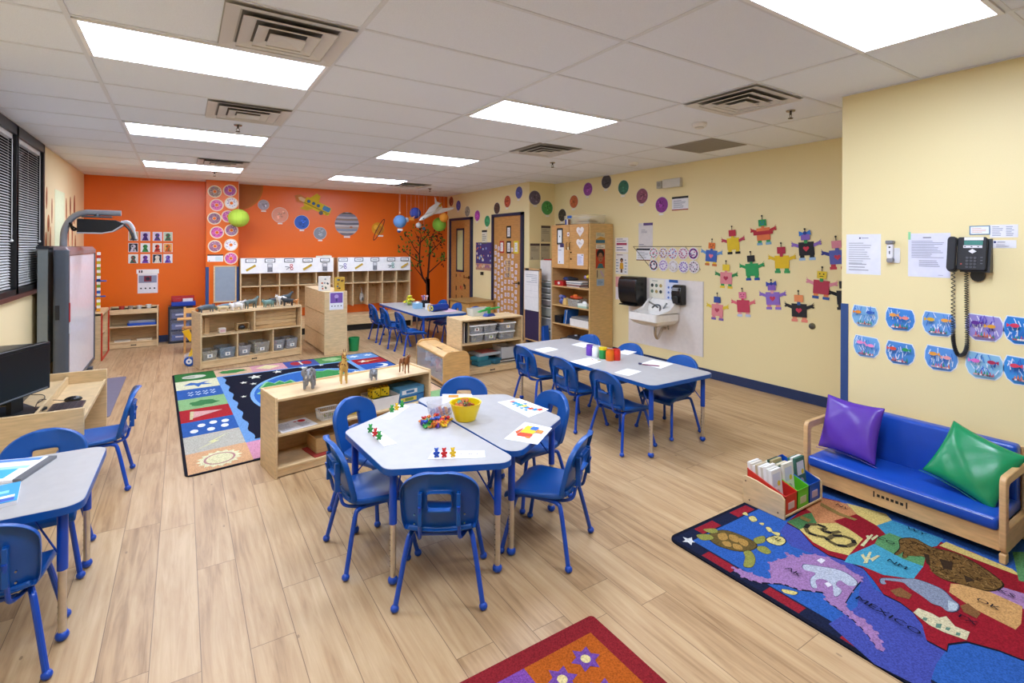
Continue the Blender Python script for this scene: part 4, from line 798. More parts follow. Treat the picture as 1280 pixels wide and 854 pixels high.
t=thing('tissue_box','mint and white tissue box on the second cabinet shelf','tissue box',(5.07,5.70,.691)); MB().box(-.05,0,0,.05,.2,.06,A_('#a8c8b4')).box(-.051,-.001,.03,.051,.201,.062,A_('#e4ece4')).build('carton',t); MB().sph((0,.1,.07),(.02,.05,.03),A_('#f4f4f2'),8,6).build('tissue',t)
t=thing('cardboard_box','white box with a grey lid on the third cabinet shelf','box',(5.04,5.65,.401)); MB().box(-.03,0,0,.25,.42,.11,A_('#e4e1dc')).build('carton',t); MB().box(-.035,.0,.11,.24,.38,.14,A_('#7d7c7c')).build('lid',t)
for k,(y,c,l) in enumerate(((.60,'#e0e4ea','white'),(.625,'#2a6fc0','blue'),(.55,'#1f5aa8','dark blue'))): cabput(k,'folder',l+' folder leaning on the third cabinet shelf','folder',MB().box(-.1,-.01,0,.12,.01,.22,P_(c),Matrix.Rotation(.18,4,'X')),y+.02*k,.405,.14)
cabput(0,'black_case','black case at the end of the third cabinet shelf','case',MB().box(-.1,-.09,0,.12,.09,.11,P_('#1c1c20')),.77,.40,.13)
for k,(c,l) in enumerate((('#4a3f9c','purple'),('#b0a8c4','lilac'),('#a03a34','red'),('#2a2c34','black'))): cabput(k,'folder',l+' flat folder on the lowest visible cabinet shelf','folder',MB().box(-.11,-.2,0,.13,.2,.018,P_(c)),.55-.02*k,.10+.0192*k,.13,R(3*k))
cabput(0,'game_tray','dark tray of game pieces on the lowest visible cabinet shelf','tray',MB().box(-.1,-.14,0,.12,.14,.05,P_('#34363c')).sph((0,.05,.05),(.03,.03,.02),P_('#9a9ea4')).sph((.03,-.05,.05),(.03,.03,.02),P_('#7a7e84')),.40,.18,.13)
# on top of the cabinet
cabput(0,'black_tray','flat black tray on top of the tall cabinet','tray',MB().box(-.03,-.14,0,.2,.14,.03,P_('#17171a')),.76,1.937,.1)
t=thing('plastic_box','see-through plastic box on top of the tall cabinet','box',(5.08,5.66,1.937)); MB().tub(-.05,0,0,.28,.60,.15,mat('#e6dfc4','clear'),.003,.01).build('tub',t); MB().box(-.054,.40,.11,-.052,.50,.15,A_('#2c62b4')).build('label_card',t,smooth=0)
for k,(y,c,l) in enumerate(((.56,'#3a4c9c','blue'),(.52,'#e4e0da','white'),(.49,'#7a5a4a','brown'))): cabput(k,'small_carton',l+' small carton standing on top of the tall cabinet','box',MB().box(-.09,-.014,0,-.065,.014,.09,A_(c)),y,1.937,.09)
for k in range(4): cabput(k,'paper_stack',['lowest','second','third','topmost'][k]+' craft bundle heaped on top of the tall cabinet','papers',MB().box(.0,-.13+.02*k,0,.2,.13,.016,A_(['#a89478','#d8cdb8','#6a5442','#b8a088'][k])),.24,2.13+.017*k if False else 1.945+.0172*k,.1,R(4*k))
# drawer tower
t=thing('drawer_tower','white tower of seven see-through drawers beside the tall cabinet','drawers',(5.0,6.53,0)); MB().box(0,0,.0,.40,.012,1.06,P_('#dcdad6')).box(0,.30,.0,.40,.312,1.06,P_('#dcdad6')).box(.38,.012,0,.4,.3,1.06,P_('#dcdad6')).box(0,.0,1.05,.4,.312,1.07,P_('#e6e4e0')).build('frame',t)
zs=[(.04,.26),(.28,.455),(.475,.63),(.65,.75),(.765,.845),(.86,.945),(.96,1.04)]
for k,(a,b) in enumerate(zs):
    d=MB().box(-.01,.015,a,.37,.297,b-.01,mat('#dfe0de','frost')).box(-.016,.012,b-.02,.0,.30,b-.004,P_('#eceae6')).build('drawer',t,smooth=0); MB().box(.02,.03,a+.01,.35,.28,a+(b-a)*.6,mat(['#8c9a94','#a8a49c','#b4b894','#a07a80','#9a9c9c','#7a8490','#5c8a78'][k])).build('contents',d,smooth=0)
t=thing('white_carton','white box on top of the see-through drawer tower','box',(5.0,6.54,1.071)); MB().box(0,0,0,.34,.29,.31,A_('#e0d8d2')).build('carton',t,bevel=.003)
tag(MB().box(0,0,0,.2,.2,.02,A_('#b02c20')).prism([(.02,.02),(.2,.05),(.16,.2)],.02,.028,A_('#7a9a2c')).build('craft_paper',loc=(5.02,6.56,1.383)),'red and green craft paper on top of the white box','papers')
# easel with paper pad
t=thing('chart_easel','wooden chart easel with a white paper pad and dark purple board','easel',(4.82,6.62,0)); m=W_('#c9a06a')
MB().box(0,.40,0,.03,.43,1.25,m).build('leg',t,bevel=.002); MB().box(0,-.03,0,.03,0,1.25,m).build('leg',t,bevel=.002); MB().box(0,-.03,1.22,.03,.43,1.25,m).box(0,-.03,.06,.06,.43,.08,m).build('rail',t,smooth=0)
MB().box(.008,0,.08,.022,.40,1.22,mat('#2e2348')).build('board',t,smooth=0,label='dark purple board')
F=MB().box(-.012,.0,.56,-.002,.40,1.21,A_('#e4e2e0')); r=random.Random(2)
for k in range(5): F.face(rect(.03,1.14-.03*k,.03+r.uniform(.15,.33),1.147-.03*k),-.0126,A_('#8c8f9c'),'yz')
for k in range(3): F.face(rect(.02,.78+.1*k,.38,.783+.1*k),-.0126,A_('#b8b8bc'),'yz')
F.build('paper_pad',t,smooth=0); MB().box(-.02,.29,1.21,.01,.36,1.245,mat('#161616')).build('clip',t,bevel=.003)
tag(MB().prism([(0,0),(.16,0),(.13,.3),(.05,.34)],0,.10,mat('#1f56b0','vinyl'),'yz').build('blue_bag',loc=(4.86,6.50,0)),'blue bag standing on the floor behind the chart easel','bag')
# ------------------------------------------------------------------ sink wall
t=thing('splash_panel','white splash panel on the yellow wall behind the sink','wall panel',(XR,4.64,.24)); MB().box(-.005,-.62,0,-.0005,.64,.94,mat('#e3ddda','laminate')).box(-.007,-.625,0,-.004,-.612,.94,mat('#c9c2bd','laminate')).build('panel',t,smooth=0)
sk=mat('#f1efeb','gloss',.15)
t=thing('wall_sink','white wall hung sink with two lever taps','sink',(5.0,4.37,0)); b=MB(); W1,D1=.48,.45
o=rrect(0,0,D1,W1,.035); n_=len(o); o2=rrect(.05,.035,D1-.10,W1-.035,.06); o3=rrect(.09,.09,D1-.15,W1-.09,.05); u=rrect(.05,.04,D1,W1-.04,.04); u2=rrect(.12,.10,D1,W1-.10,.04)
vs=[(*p,.752) for p in o]+[(*p,.748) for p in o2]+[(*p,.655) for p in o3]+[(*p,.655) for p in o]+[(*p,.61) for p in u]+[(*p,.58) for p in u2]; q=n_
fs=[(i,(i+1)%q,q+(i+1)%q,q+i) for i in range(q)]+[(q+i,q+(i+1)%q,2*q+(i+1)%q,2*q+i) for i in range(q)]+[[2*q+i for i in range(q)]]
fs+=[(i,(i+1)%q,3*q+(i+1)%q,3*q+i) for i in range(q)]+[(3*q+i,3*q+(i+1)%q,4*q+(i+1)%q,4*q+i) for i in range(q)]+[(4*q+i,4*q+(i+1)%q,5*q+(i+1)%q,5*q+i) for i in range(q)]+[[5*q+i for i in range(q)]]
b.add(vs,fs,sk)
b.prism([(D1-.11,.75),(D1-.09,.80),(D1-.03,.90),(D1-.0,.91),(D1,.74)],.03,W1-.03,sk,'xz'); wing=[(.03,.745),(.14,.76),(.27,.80),(.36,.88),(.41,.915),(D1,.915),(D1,.74)]
b.prism(wing,0,.03,sk,'xz').prism(wing,W1-.03,W1,sk,'xz'); b.build('basin',t,smooth=.7)
cm_=mat('#8f9296','metal'); MB().tube(bez([(.36,.24,.77),(.34,.24,.83),(.26,.24,.84),(.20,.24,.81)],5),.012,cm_,8).lathe([(0,.75),(.03,.75),(.025,.79),(0,.80)],cm_,(.37,.24,0),12).build('spout',t)
for s_ in (-1,1): MB().tube([(.37,.24+s_*.04,.79),(.34,.24+s_*.09,.83),(.30,.24+s_*.15,.87)],[.014,.011,.012],cm_,8).build('tap_lever',t)
MB().tube(bez([(.26,.24,.60),(.26,.24,.46),(.30,.24,.40),(.34,.24,.44),(.40,.24,.52),(.45,.24,.52)],6),.02,mat('#cfc8c0','metal'),10).build('drain_trap',t); MB().tube([(.40,.14,.52),(.38,.14,.60),(.33,.17,.62)],.008,cm_,8).tube([(.40,.34,.52),(.38,.34,.60),(.33,.30,.62)],.008,cm_,8).build('supply_pipe',t)
t=thing('towel_dispenser','black paper towel dispenser on the wall beside the sink','towel dispenser',(5.22,4.93,.79)); bk=mat('#141416','plastic',.25)
MB().prism([(.235,.02),(.06,.02),(.015,.10),(.0,.28),(.02,.37),(.06,.40),(.235,.40)],0,.34,bk,'xz').build('cover',t,bevel=.012); MB().prism([(.235,0),(.01,.0),(.03,.018),(.235,.02)],.015,.325,mat('#0b0b0c','plastic',.2),'xz').build('chute',t)
t=thing('soap_dispenser','black soap dispenser on the wall to the other side of the sink','soap dispenser',(5.33,4.27,.86)); MB().prism([(.125,0),(.04,.0),(.01,.06),(.0,.15),(.02,.24),(.05,.26),(.125,.26)],0,.15,bk,'xz').build('cover',t,bevel=.015); MB().box(-.012,.03,.185,.01,.12,.225,mat('#8d9298','plastic')).build('window_strip',t,bevel=.004); MB().box(-.01,.035,.02,.03,.115,.12,mat('#26272a','plastic',.2)).build('push_bar',t,bevel=.01)
def wposter(X,pt,w,h_,base,label,draws,name='poster',cat='poster'):
    F=Flat(onX(X-.006 if 4.02<pt[0]<5.28 and pt[1]<1.19 and X>5 else X,pt[0],pt[1])); F.base(rect(-w/2,-h_/2,w/2,h_/2),base); draws(F,w/2,h_/2); return F.done(name,label,cat)
def six(F,a,b):
    F.lines(-a*.6,b*.78,a*.6,b*.92,1,'#4a5a5a')
    for i in range(3):
        for j in range(2): F.p(circ(-a*.6+i*a*.6,b*.35-j*b*.65,a*.2,8),['#3a3f3a','#6a7f6a','#b49a5a'][(i+j)%3]); F.k-=0
wposter(XR,(4.761,1.039),.25,.25,'#ece8d8','white handwashing steps poster above the sink',six)
def dots(F,a,b):
    F.p(rect(-a*.5,b*.75,a*.9,b),'#2d5aa0')
    for i in range(3):
        for j in range(3): F.p(circ(-a*.55+i*a*.55,b*.3-j*b*.45,a*.16,7),'#5a7ac0'); F.k-=0
wposter(XR,(4.498,1.026),.21,.30,'#d9dff0','blue and white handwashing poster beside the soap dispenser',dots)
def pp(F,a,b): F.lines(-a*.8,b*.4,a*.8,b*.95,2,'#888888').p(rect(-a*.8,b*.0,a*.8,b*.3),'#a83a5a').lines(-a*.8,-b*.8,a*.8,-b*.2,2,'#5a5f8a')
wposter(XR,(5.427,1.634),.26,.22,'#ece6e6','small white poster with a pink word band beside the tall cabinet',pp)
def kid(F,a,b): F.lines(-a*.8,b*.75,a*.8,b*.92,1,'#6a2a3a').p(circ(0,b*.35,a*.25,12),'#2a1a14').p(circ(0,b*.25,a*.18,12),'#9a6a48').p([(-a*.25,b*.1),(a*.25,b*.1),(a*.32,-b*.5),(-a*.32,-b*.5)],'#d09a2a').lines(-a*.9,-b*.9,-a*.45,b*.5,5,'#8a9aa8').lines(a*.5,-b*.9,a*.9,b*.5,5,'#8a9aa8').p(rect(-a*.15,-b*.85,a*.15,-b*.5),'#5a4030')
wposter(XR,(5.425,1.359),.25,.31,'#e6e2e0','white poster of a child figure with text beside the tall cabinet',kid)
wposter(XR,(5.468,0.995),.16,.34,'#e6dfe6','narrow pink and white card beside the towel dispenser',lambda F,a,b:F.p(rect(-a,b*.1,a,b),'#e0a0a0').p(circ(0,-b*.5,a*.2,8),'#222222'))
wposter(XR,(4.967,1.766),.26,.36,'#d5d0cf','grey certificate with a dark purple header above the circle craft display',lambda F,a,b:F.p(rect(-a*.3,b*.8,a,b),'#54407a').lines(-a*.6,b*.2,a*.3,b*.5,3,'#8a8898').lines(-a*.9,-b*.9,a*.2,-b*.6,2,'#8a8898'))
wposter(XR,(4.382,2.181),.26,.18,'#e9e9ee','small notice with a black header and red foot near the emergency light',lambda F,a,b:F.p(rect(-a,b*.7,a,b),'#2a2c30').p(rect(-a,-b,a,-b*.85),'#a0342c').lines(-a*.8,-b*.7,a*.8,b*.5,6,'#8a90a4'))
wposter(XR,(5.006,1.502),.26,.17,'#e9e9ec','small notice with dark header and foot at the start of the circle display',lambda F,a,b:F.p(rect(-a,b*.7,a,b),'#2a2c30').p(rect(-a,-b,a,-b*.85),'#70342c').lines(-a*.8,-b*.7,a*.8,b*.5,6,'#9a9ca4'))
# garland of decorated circles
gpt=[(5.192,1.614),(4.05,1.617),(4.892,1.342),(4.291,1.616),(4.063,1.326)]
g=MB(); 
for a,b in ((0,1),(0,2),(3,4)): g.tube([(XR-.006,gpt[a][0],gpt[a][1]),(XR-.006,gpt[b][0],gpt[b][1])],.004,mat('#a8a49a','metal'),6)
tag(g.build('display_wire'),'thin metal sticks framing the decorated paper circles','wire')
cc=[(4.811,1.524),(4.644,1.526),(4.488,1.523),(4.321,1.526),(4.165,1.528),(4.81,1.359),(4.643,1.364),(4.477,1.357),(4.314,1.352),(4.158,1.358)]
pal=[['#c0506a','#3a8a5a'],['#7a3f6a','#c9a23a'],['#8a9ac8','#c05a6a'],['#a03a6a','#d07a9a'],['#5a2a7a','#b03a8a'],['#2a3a5a','#a03a3a'],['#8a6ab8','#a888d0'],['#d8d4cc','#c0b8a8'],['#5a4ab0','#8a6ac0'],['#b8a0b0','#4a4a5a']]
pn=['red and green','plum and gold','pale blue and pink','raspberry','dark violet','navy and red','lavender','mostly blank','blue violet','faint pink and grey']
for k,p in enumerate(cc):
    F=Flat(onX(XR-.011,p[0],p[1])); F.base(circ(0,0,.082,22),'#e8e4e2'); r=random.Random(k)
    F.p(circ(0,0,.066,20),pal[k][0] if k in (4,5) else '#ddd0da').p(circ(0,0,.045,18),'#e8e4ea')
    for q in range(12): a=q*PI/6; F.p(circ(.057*math.cos(a),.057*math.sin(a),.011,6),pal[k][q%2]); 
    for q in range(5): F.p(circ(r.uniform(-.03,.03),r.uniform(-.03,.03),.010,6),pal[k][q%2])
    F.done('paper_circle',pn[k]+' decorated paper circle in the '+('upper' if k<5 else 'lower')+' row above the sink','paper circle','decorated paper circles')
t=thing('emergency_light','grey white emergency light unit high on the yellow wall','emergency light',(XR,4.5,2.45)); MB().box(-.06,-.16,-.055,0,.13,.06,P_('#cfcabd')).build('housing',t,bevel=.008); MB().box(-.065,.14,-.05,-.005,.22,.045,P_('#a8a498')).cyl((-.066,.18,0),(-.07,.18,0),.028,P_('#8f8c84'),n=12).build('lamp_head',t)
# planet circles
pts_d=[(10.007,2.579),(9.662,2.468),(9.258,2.321),(8.837,2.214),(8.444,2.09),(8.09,2.315),(7.726,2.416),(7.353,2.544)]
names_d=[('#a5583c','rust coloured'),('#5a5aa8','violet blue'),('#9a9080','pale grey'),('#b04aa8','magenta'),('#3f9c64','green'),('#5c4238','dark brown'),('#c05a3c','brick red'),('#5a60ac','blue')]
pts_j=[(5.032,2.436),(5.293,2.276)]; names_j=[('#6a5f70','grey banded'),('#4f9c50','green and blue')]
pts_r=[(6.831,2.145),(6.524,2.355),(6.178,2.529)]+[(5.756,2.607),(5.397,2.484),(5.035,2.328),(4.684,2.18)]
names_r=[('#4c4338','dark speckled'),('#c26a3c','orange'),('#8f4a98','purple'),('#4e4c52','charcoal'),('#3f7460','green with white'),('#8a5468','dusty rose'),('#8c3f92','bright purple')]
def planet(M,c,label,r=.105,tagc='#e8e6e2',seed=0,name='planet_cutout',cat='paper planet',grp='paper planets along the yellow walls',bands=False):
    F=Flat(M); F.base(circ(0,0,r*1.05,26),'#d8d2cc' if not bands else c).p(circ(0,0,r,26),c); q=random.Random(seed); rc=lin(c)
    for i in range(16):
        a=q.uniform(0,2*PI); d=q.uniform(0,r*.72); f=q.choice([.75,.85,1.2,1.35]); h='#'+''.join('%02x'%min(255,int(int(c[j:j+2],16)*f)) for j in (1,3,5))
        F.p(circ(d*math.cos(a),d*math.sin(a),r*q.uniform(.08,.2),9,r*q.uniform(.05,.16)),h)
    F.p(rect(-.04,-r-.035,.04,-r-.012),tagc); F.done(name,label,cat,grp)
for k,(p,(c,n)) in enumerate(zip(pts_d,names_d)): planet(onX(XD,*p),c,n+' paper planet on the wall over the doors',seed=k)
for k,(p,(c,n)) in enumerate(zip(pts_j,names_j)): planet(onY(YD,*p),c,n+' paper planet on the narrow return wall',.12,seed=k+20)
for k,(p,(c,n)) in enumerate(zip(pts_r,names_r)): planet(onX(XR,*p),c,n+' paper planet high on the sink wall',seed=k+40)
# notices on return wall
for k,(x,z,l) in enumerate(((5.268,1.827,0),(5.04,1.519,1),(5.26,1.519,2))):
    F=Flat(onY(YD,x,z)); F.base(rect(-.10,-.14,.10,.14),'#b5aa8c').p(rect(-.10,.10,.10,.14),'#4a3f3c').lines(-.08,.0,.08,.08,3,'#8c8470').p(circ(-.06,-.11,.010,8),'#4a4640'); F.done('notice_sheet',['upper tan notice with dark header on the return wall','lower tan notice on the return wall, next to the door','lower tan notice on the return wall, next to the corner'][l],'notice')
# doors: papers
p=(8.559,1.412); F=Flat(onX(XD,*p)); F.base(rect(-.33,-.27,.33,.27),'#4a3a74').p(rect(-.33,-.27,.33,-.14),'#b88a70'); r=random.Random(5)
for q in range(26): F.p(circ(r.uniform(-.3,.3),r.uniform(-.12,.25),r.uniform(.012,.03),7),r.choice(['#d8d0c8','#a8c0d8','#c86a50','#e0c070','#8a9ad0']))
for q in range(10): F.p(circ(-.28+q*.062,-.2+.02*(q%2),.03,7),r.choice(['#e0a080','#9a6a8a','#d8c0a0']))
F.done('space_poster','purple space poster between the two wooden doors','poster')
p=(8.551,1.79); F=Flat(onX(XD,*p)); F.base(rect(-.1,-.14,.1,.13),'#dcd6c2').p(rect(-.1,.09,.1,.13),'#1c1c1c').p(rect(-.1,-.14,.1,-.115),'#55504a').lines(-.08,-.08,.08,.06,4,'#8c8878'); F.done('notice_sheet','small notice with black header above the space poster','notice')
fr=[((475,500),'#1a1a1a','black framed notice high on the wooden door'),((427,603),'#b03a2c','red framed notice on the wooden door'),((475,605),'#1c1c22','black framed notice between red and yellow ones'),((526,605),'#d8c22c','yellow framed notice on the wooden door')]
fp=[(7.648,1.863),(7.88,1.596),(7.646,1.592),(7.408,1.593)]
for (q,c,l),p in zip(fr,fp):
    F=Flat(onX(XD-.0205,*p)); F.base(rect(-.075,-.11,.075,.11),c).p(rect(-.045,-.08,.045,.08),'#e8e4e0').lines(-.035,-.06,.035,.06,6,'#a09c98'); F.done('framed_notice',l,'notice','framed notices on the wooden door')
dp=[(7.667,1.257)][0]; F=Flat(onX(XD-.0205,*dp)); F.base(rect(-.09,-.2,.09,.13),'#d9b487').lines(-.08,-.18,.08,.1,8,'#b8926a'); F.done('chart_card','faint tan card in the middle of the wooden door','card')
# letter cards in columns on the door: one object per card
k=0
for c_,x in enumerate(range(7)):
    y=8.10-.115*c_
    z0=[1.60,1.58,1.42,1.46,1.58,1.58,1.30][c_]
    n=[9,11,10,10,12,11,9][c_]
    for q in range(n):
        if c_ in (2,3) and z0-q*.115>1.45: continue
        z=1.60-.115*q-(.03*(c_%2)) if c_ in (0,1) else z0-.03-.115*q
        if z<.35: continue
        F=Flat(onX(XD-.0205,y+.01*((q*7+c_)%3-1),z)); F.base(rect(-.032,-.034,.032,.034),'#ded6e0').p(rect(-.016,-.019,.016,.019),'#9c7c8c').p(rect(-.007,-.009,.007,.009),'#ece6ea'); F.done('letter_card','small white picture card in the columns on the wooden door','card','picture cards on the wooden door')
tag(MB().box(XD-.05,8.58,1.05,XD,8.62,1.11,mat('#2b2620')).build('door_stop'),'small dark door catch on the wall between the doors','door catch')
for k,(q,c) in enumerate(zip([(9.706,0.986),(9.532,0.995),(9.356,0.98),(9.355,0.801),(9.516,0.748)],('#5a3a2c','#c06a5a','#7a3f2a','#33302c','#c84a3a'))):
    F=Flat(onX(XD-.0205,*q)); F.base(rect(-.02,-.03,.02,.03),c); F.done('sticker',['brown','pink','rust','dark','red'][k]+' sticker on the door with the narrow window','sticker','stickers on the windowed door')
for k,(q,c) in enumerate(zip([(9.711,0.719),(9.453,0.737),(9.31,0.764),(9.709,0.532),(9.451,0.537)],('#222222','#d06a4a','#222222','#5a3a2a','#38302a'))):
    F=Flat(onX(XD-.0205,*q)); F.base(rect(-.022,-.045,.022,.045),c); F.done('sticker',['black','coral','second black','brown','dark brown'][k]+' card low on the door with the narrow window','sticker','low stickers on the windowed door')
# ------------------------------------------------------------------ robots on the sink wall
def robot(pt,sc,head,torso,arm,leg,foot,label,ant='#2a2a2a',neck=None,hrt=None,chest=None,face=None,bow=None,tw=.115,th=.105):
    F=Flat(onX(XR,*pt)@Matrix.Rotation(.09*math.sin(pt[0]*37+pt[1]*11),4,'Z'),.002); s=sc; a,b=tw*s,th*s
    for d in (-1,1): F.p([(d*a*.35,-b*.5),(d*a*.35,-b*1.55),(d*a*.95,-b*1.55),(d*a*.95,-b*.5)],leg); F.p([(d*a*.25,-b*1.75),(d*a*.25,-b*1.35),(d*a*1.1,-b*1.35),(d*a*1.1,-b*1.75)],foot)
    for d in (-1,1):
        F.p([(d*a*.6,b*.55),(d*a*.6,b*.0),(d*a*1.6,b*.45),(d*a*1.65,b*.95)],arm)
        for q in (-.5,.1,.6): F.p([(d*a*1.55,b*.5),(d*a*1.65,b*.9),(d*a*2.05,b*(.95+q*.7)),(d*a*1.95,b*(.75+q*.7))],arm)
    F.base(rect(-a,-b,a,b),torso); F.k+=1
    F.p(rect(-a,-b,a,b),torso)
    F.p(rect(-a*.22,b*.8,a*.22,b*1.5),neck or torso)
    F.p(rect(-a*.6,b*1.3,a*.6,b*2.35),head)
    F.p(rect(-a*.05,b*2.35,a*.05,b*2.95),ant).p(circ(0,b*2.95,a*.14,8),ant)
    if hrt: F.p(heart(0,0,.095*s),hrt)
    if chest: F.p(rect(-a*1.5,-b*.1,a*1.5,b*.5),chest)
    if face: F.p(circ(-a*.25,b*1.95,a*.1,6),face).p(circ(a*.25,b*1.95,a*.1,6),face).p(rect(-a*.25,b*1.55,a*.25,b*1.65),face)
    if bow: F.p([(0,b*2.3),(-a*.8,b*2.7),(-a*.8,b*1.9)],bow).p([(0,b*2.3),(a*.7,b*2.8),(a*.8,b*2.0)],bow).p(circ(0,b*2.35,a*.25,8),'#223a8a')
    return F.done('paper_robot',label,'paper robot','paper robots on the yellow wall')
RP=[(3.909,1.502),(3.615,1.651),(3.245,1.759),(2.779,1.599),(3.378,1.355),(3.035,1.453),(3.705,1.241),(3.134,1.049),(2.631,1.208),(3.822,0.847),(3.483,0.929),(2.85,0.949),(2.477,1.517),(2.407,1.121)]
RS=[('#e07a3a','#3d64b4','#6a9cd0','#e8c23a','#c8703a','orange-headed paper robot with a blue body and pink heart',dict(hrt='#e07a90',face='#1c1c1c')),
('#b83248','#e0c02a','#b8405a','#e0c02a','#1c1c1e','yellow-bodied paper robot with a red head and black feet',dict()),
('#3a9a5a','#e07a4a','#b8323e','#3a9a5a','#7aa8c8','orange-bodied paper robot with a green head and red arms, topmost of the robots',dict(chest='#b8323e',face='#2a6ac0')),
('#8a6ac0','#26262c','#8a6ac0','#26262c','#9ab8dc','black-bodied paper robot with purple arms and a blue bow',dict(hrt='#c83a50',neck='#3a9a5a',bow='#3a7ad0')),
('#26262a','#2f9a58','#2f9a58','#2f9a58','#2f4f9c','green paper robot with a black head and blue feet',dict()),
('#b0304a','#e0bc26','#e0bc26','#3a9a5a','#3a9a5a','yellow paper robot with a crimson head and wide open arms',dict(neck='#b0304a')),
('#e4c838','#dc8a90','#3a8a50','#3a9a5a','#e4c23a','pink paper robot with a yellow head, green arms and yellow feet',dict(hrt='#a8304a')),
('#8460b8','#8c6cc4','#8c6cc4','#e09090','#8c6cc4','purple paper robot with a red heart and long raised arms',dict(hrt='#c84058',bow='#3a4aa8',neck='#e0a0a0')),
('#e0c43a','#b03a50','#dc90a0','#e08a4a','#3a5aa0','crimson paper robot with a yellow smiling head and blue feet',dict(neck='#3a9a5a',face='#1c1c1c')),
('#34509c','#e08a90','#e0c43a','#dc8090','#7a60a8','small pink paper robot with a blue head, lowest near the sink panel',dict(hrt='#b84058')),
('#dc7a98','#c04058','#e0707a','#e8a0a0','#b8c4dc','red paper robot with a pink head and grey feet',dict(face='#8a2a4a')),
('#e8905a','#26262a','#26262a','#e89070','#e88a7a','black paper robot with a peach head and a red heart',dict(hrt='#c83a50',neck='#34609c')),
('#d88a9c','#5a62b0','#3a3f88','#c04050','#c04050','blue violet paper robot half hidden by the projecting wall corner',dict(hrt='#c04058')),
('#26262a','#26262a','#1c1c1e','#26262a','#26262a','black paper robot almost fully hidden by the projecting wall, only a claw shows',dict())]
for p,r_ in zip(RP,RS): robot(p,.66,r_[0],r_[1],r_[2],r_[3],r_[4],r_[5],**r_[6])
tag(MB().lathe([(0,0),(.035,0),(.03,.012),(0,.014)],mat('#8a8578','metal'),n=14).build('wall_stop',loc=(XR,2.72,.80)),'small round metal door stop low on the sink wall below the robots','door stop').rotation_euler=(0,-PI/2,0)
# ------------------------------------------------------------------ projecting wall
def fish(F,x,y,s,c,d=1):
    F.p(circ(x,y,.020*s,10,.012*s),c).p([(x-d*.016*s,y),(x-d*.034*s,y+.012*s),(x-d*.034*s,y-.012*s)],c)
FB=[(1.642,1.136),(1.435,1.139),(1.231,1.134),(1.015,1.141),(0.844,1.146),(1.631,0.926),(1.434,0.916),(1.218,0.92),(1.014,0.915),(0.844,0.918)]
FC=[('#7ab0dc',['#e08a2a','#2a5ab0']),('#3f86d4',['#e8a04a','#e88a80']),('#6aa0dc',['#e0b02a','#e8a040']),('#9a90d0',['#5a2a8a','#e0a030']),('#2a80d0',['#d03a5a','#e8708a']),('#6aa4dc',['#e88ac0','#e88ac0']),('#4a8ad0',['#d8503a','#2f9a5a']),('#5a94d8',['#e8a040','#e8a0a0']),('#8ac0e0',['#e070c0','#b02a50']),('#3a90d8',['#d8405a','#e0608a'])]
fl=['with an orange and a dark blue fish','with orange and coral fish swimming over green weed','with a striped yellow fish, partly behind the phone cord','with violet scribbled water and a purple fish','with a red fish at the picture edge','with two pink fish','with a red and a green fish','with two orange fish over a treasure chest','with a pink and a dark red fish','with a red spotted fish at the picture edge']
for k,(p,(w,fs)) in enumerate(zip(FB,FC)):
    F=Flat(onX(XP,*p)); s=1.0+.06*(k%5)*.3; O=[(-.062,.062),(.062,.055),(.074,.03),(.078,-.005),(.068,-.038),(.045,-.062),(-.035,-.066),(-.062,-.045),(-.076,-.01),(-.074,.03)]
    O=[(x*s*1.08,y*s*1.2) for x,y in O]; F.base(O,'#dfe6f2'); F.p([(x*.95,y*.93) for x,y in O],w); r=random.Random(k)
    for q in range(30):
        x=r.uniform(-.062,.062); y=r.uniform(-.035,.055); F.k-=.5; F.p(xf(rect(-.0022,-.017,.0022,.017),r.uniform(-.5,.5),x,y),r.choice(['#3a70c8','#dce8f6','#dce8f6','#a8c8ec','#4a86d8'] if k!=3 else ['#6a5ac0','#e8e4f4','#4a3ab0'])); 
    for q in range(7): x=-.04+.013*q; F.p([(x,-.055),(x+.012,-.055),(x+.006,-.02-r.uniform(0,.02))],r.choice(['#2f8a6a','#3a9a7a','#e07a40','#c8607a'] ))
    for q in range(9): F.p(circ(-.04+.01*q,-.053,.006,6),r.choice(['#c8a0a0','#e8e0e0','#a05a60','#6a4a5a']))
    fish(F,-.032*s,.026,1,fs[0],-1 if k%2 else 1); fish(F,.036*s,.012 if k%2 else .028,.95,fs[1],1 if k%2 else -1); F.done('fishbowl_drawing','paper fishbowl '+fl[k]+(', upper row' if k<5 else ', lower row'),'drawing','fishbowl drawings')
def onP(x,y): return onX(XP,*(x,y))
p=(1.653,1.565); F=Flat(onP(*p)); F.base(rect(-.107,-.14,.107,.14),'#e3e4ec').p(circ(-.02,.113,.006,8),'#2a3060').lines(-.01,.107,.06,.119,1,'#7a7f98').lines(-.09,-.07,.06,.085,10,'#b0b2bc').lines(-.09,-.12,.08,-.06,3,'#a8aab6',seed=4); F.done('paper_form','white typed form taped at the corner of the projecting wall','paper')
p=(1.282,1.565); F=Flat(onP(*p)); F.base(rect(-.109,-.14,.109,.14),'#dcdcec').p(rect(-.109,.10,-.095,.15),'#8fd09a').lines(-.03,.105,.04,.12,1,'#50505c').lines(-.09,-.02,.09,.095,11,'#9a9cac').lines(-.05,-.075,.06,-.03,4,'#9a9cac',seed=5).lines(.05,-.13,.09,-.12,1,'#aaaabc'); F.done('paper_form','white typed page with a green tab next to the wall phone','paper')
p=(1.036,1.718); F=Flat(onP(*p)); F.base(rect(-.047,-.027,.047,.027),'#4a7aa0').p(rect(-.042,-.022,.042,.022),'#eceff2').lines(-.035,-.015,.035,.015,4,'#e0a890'); F.done('note_card','small card with a blue frame above the wall phone','card')
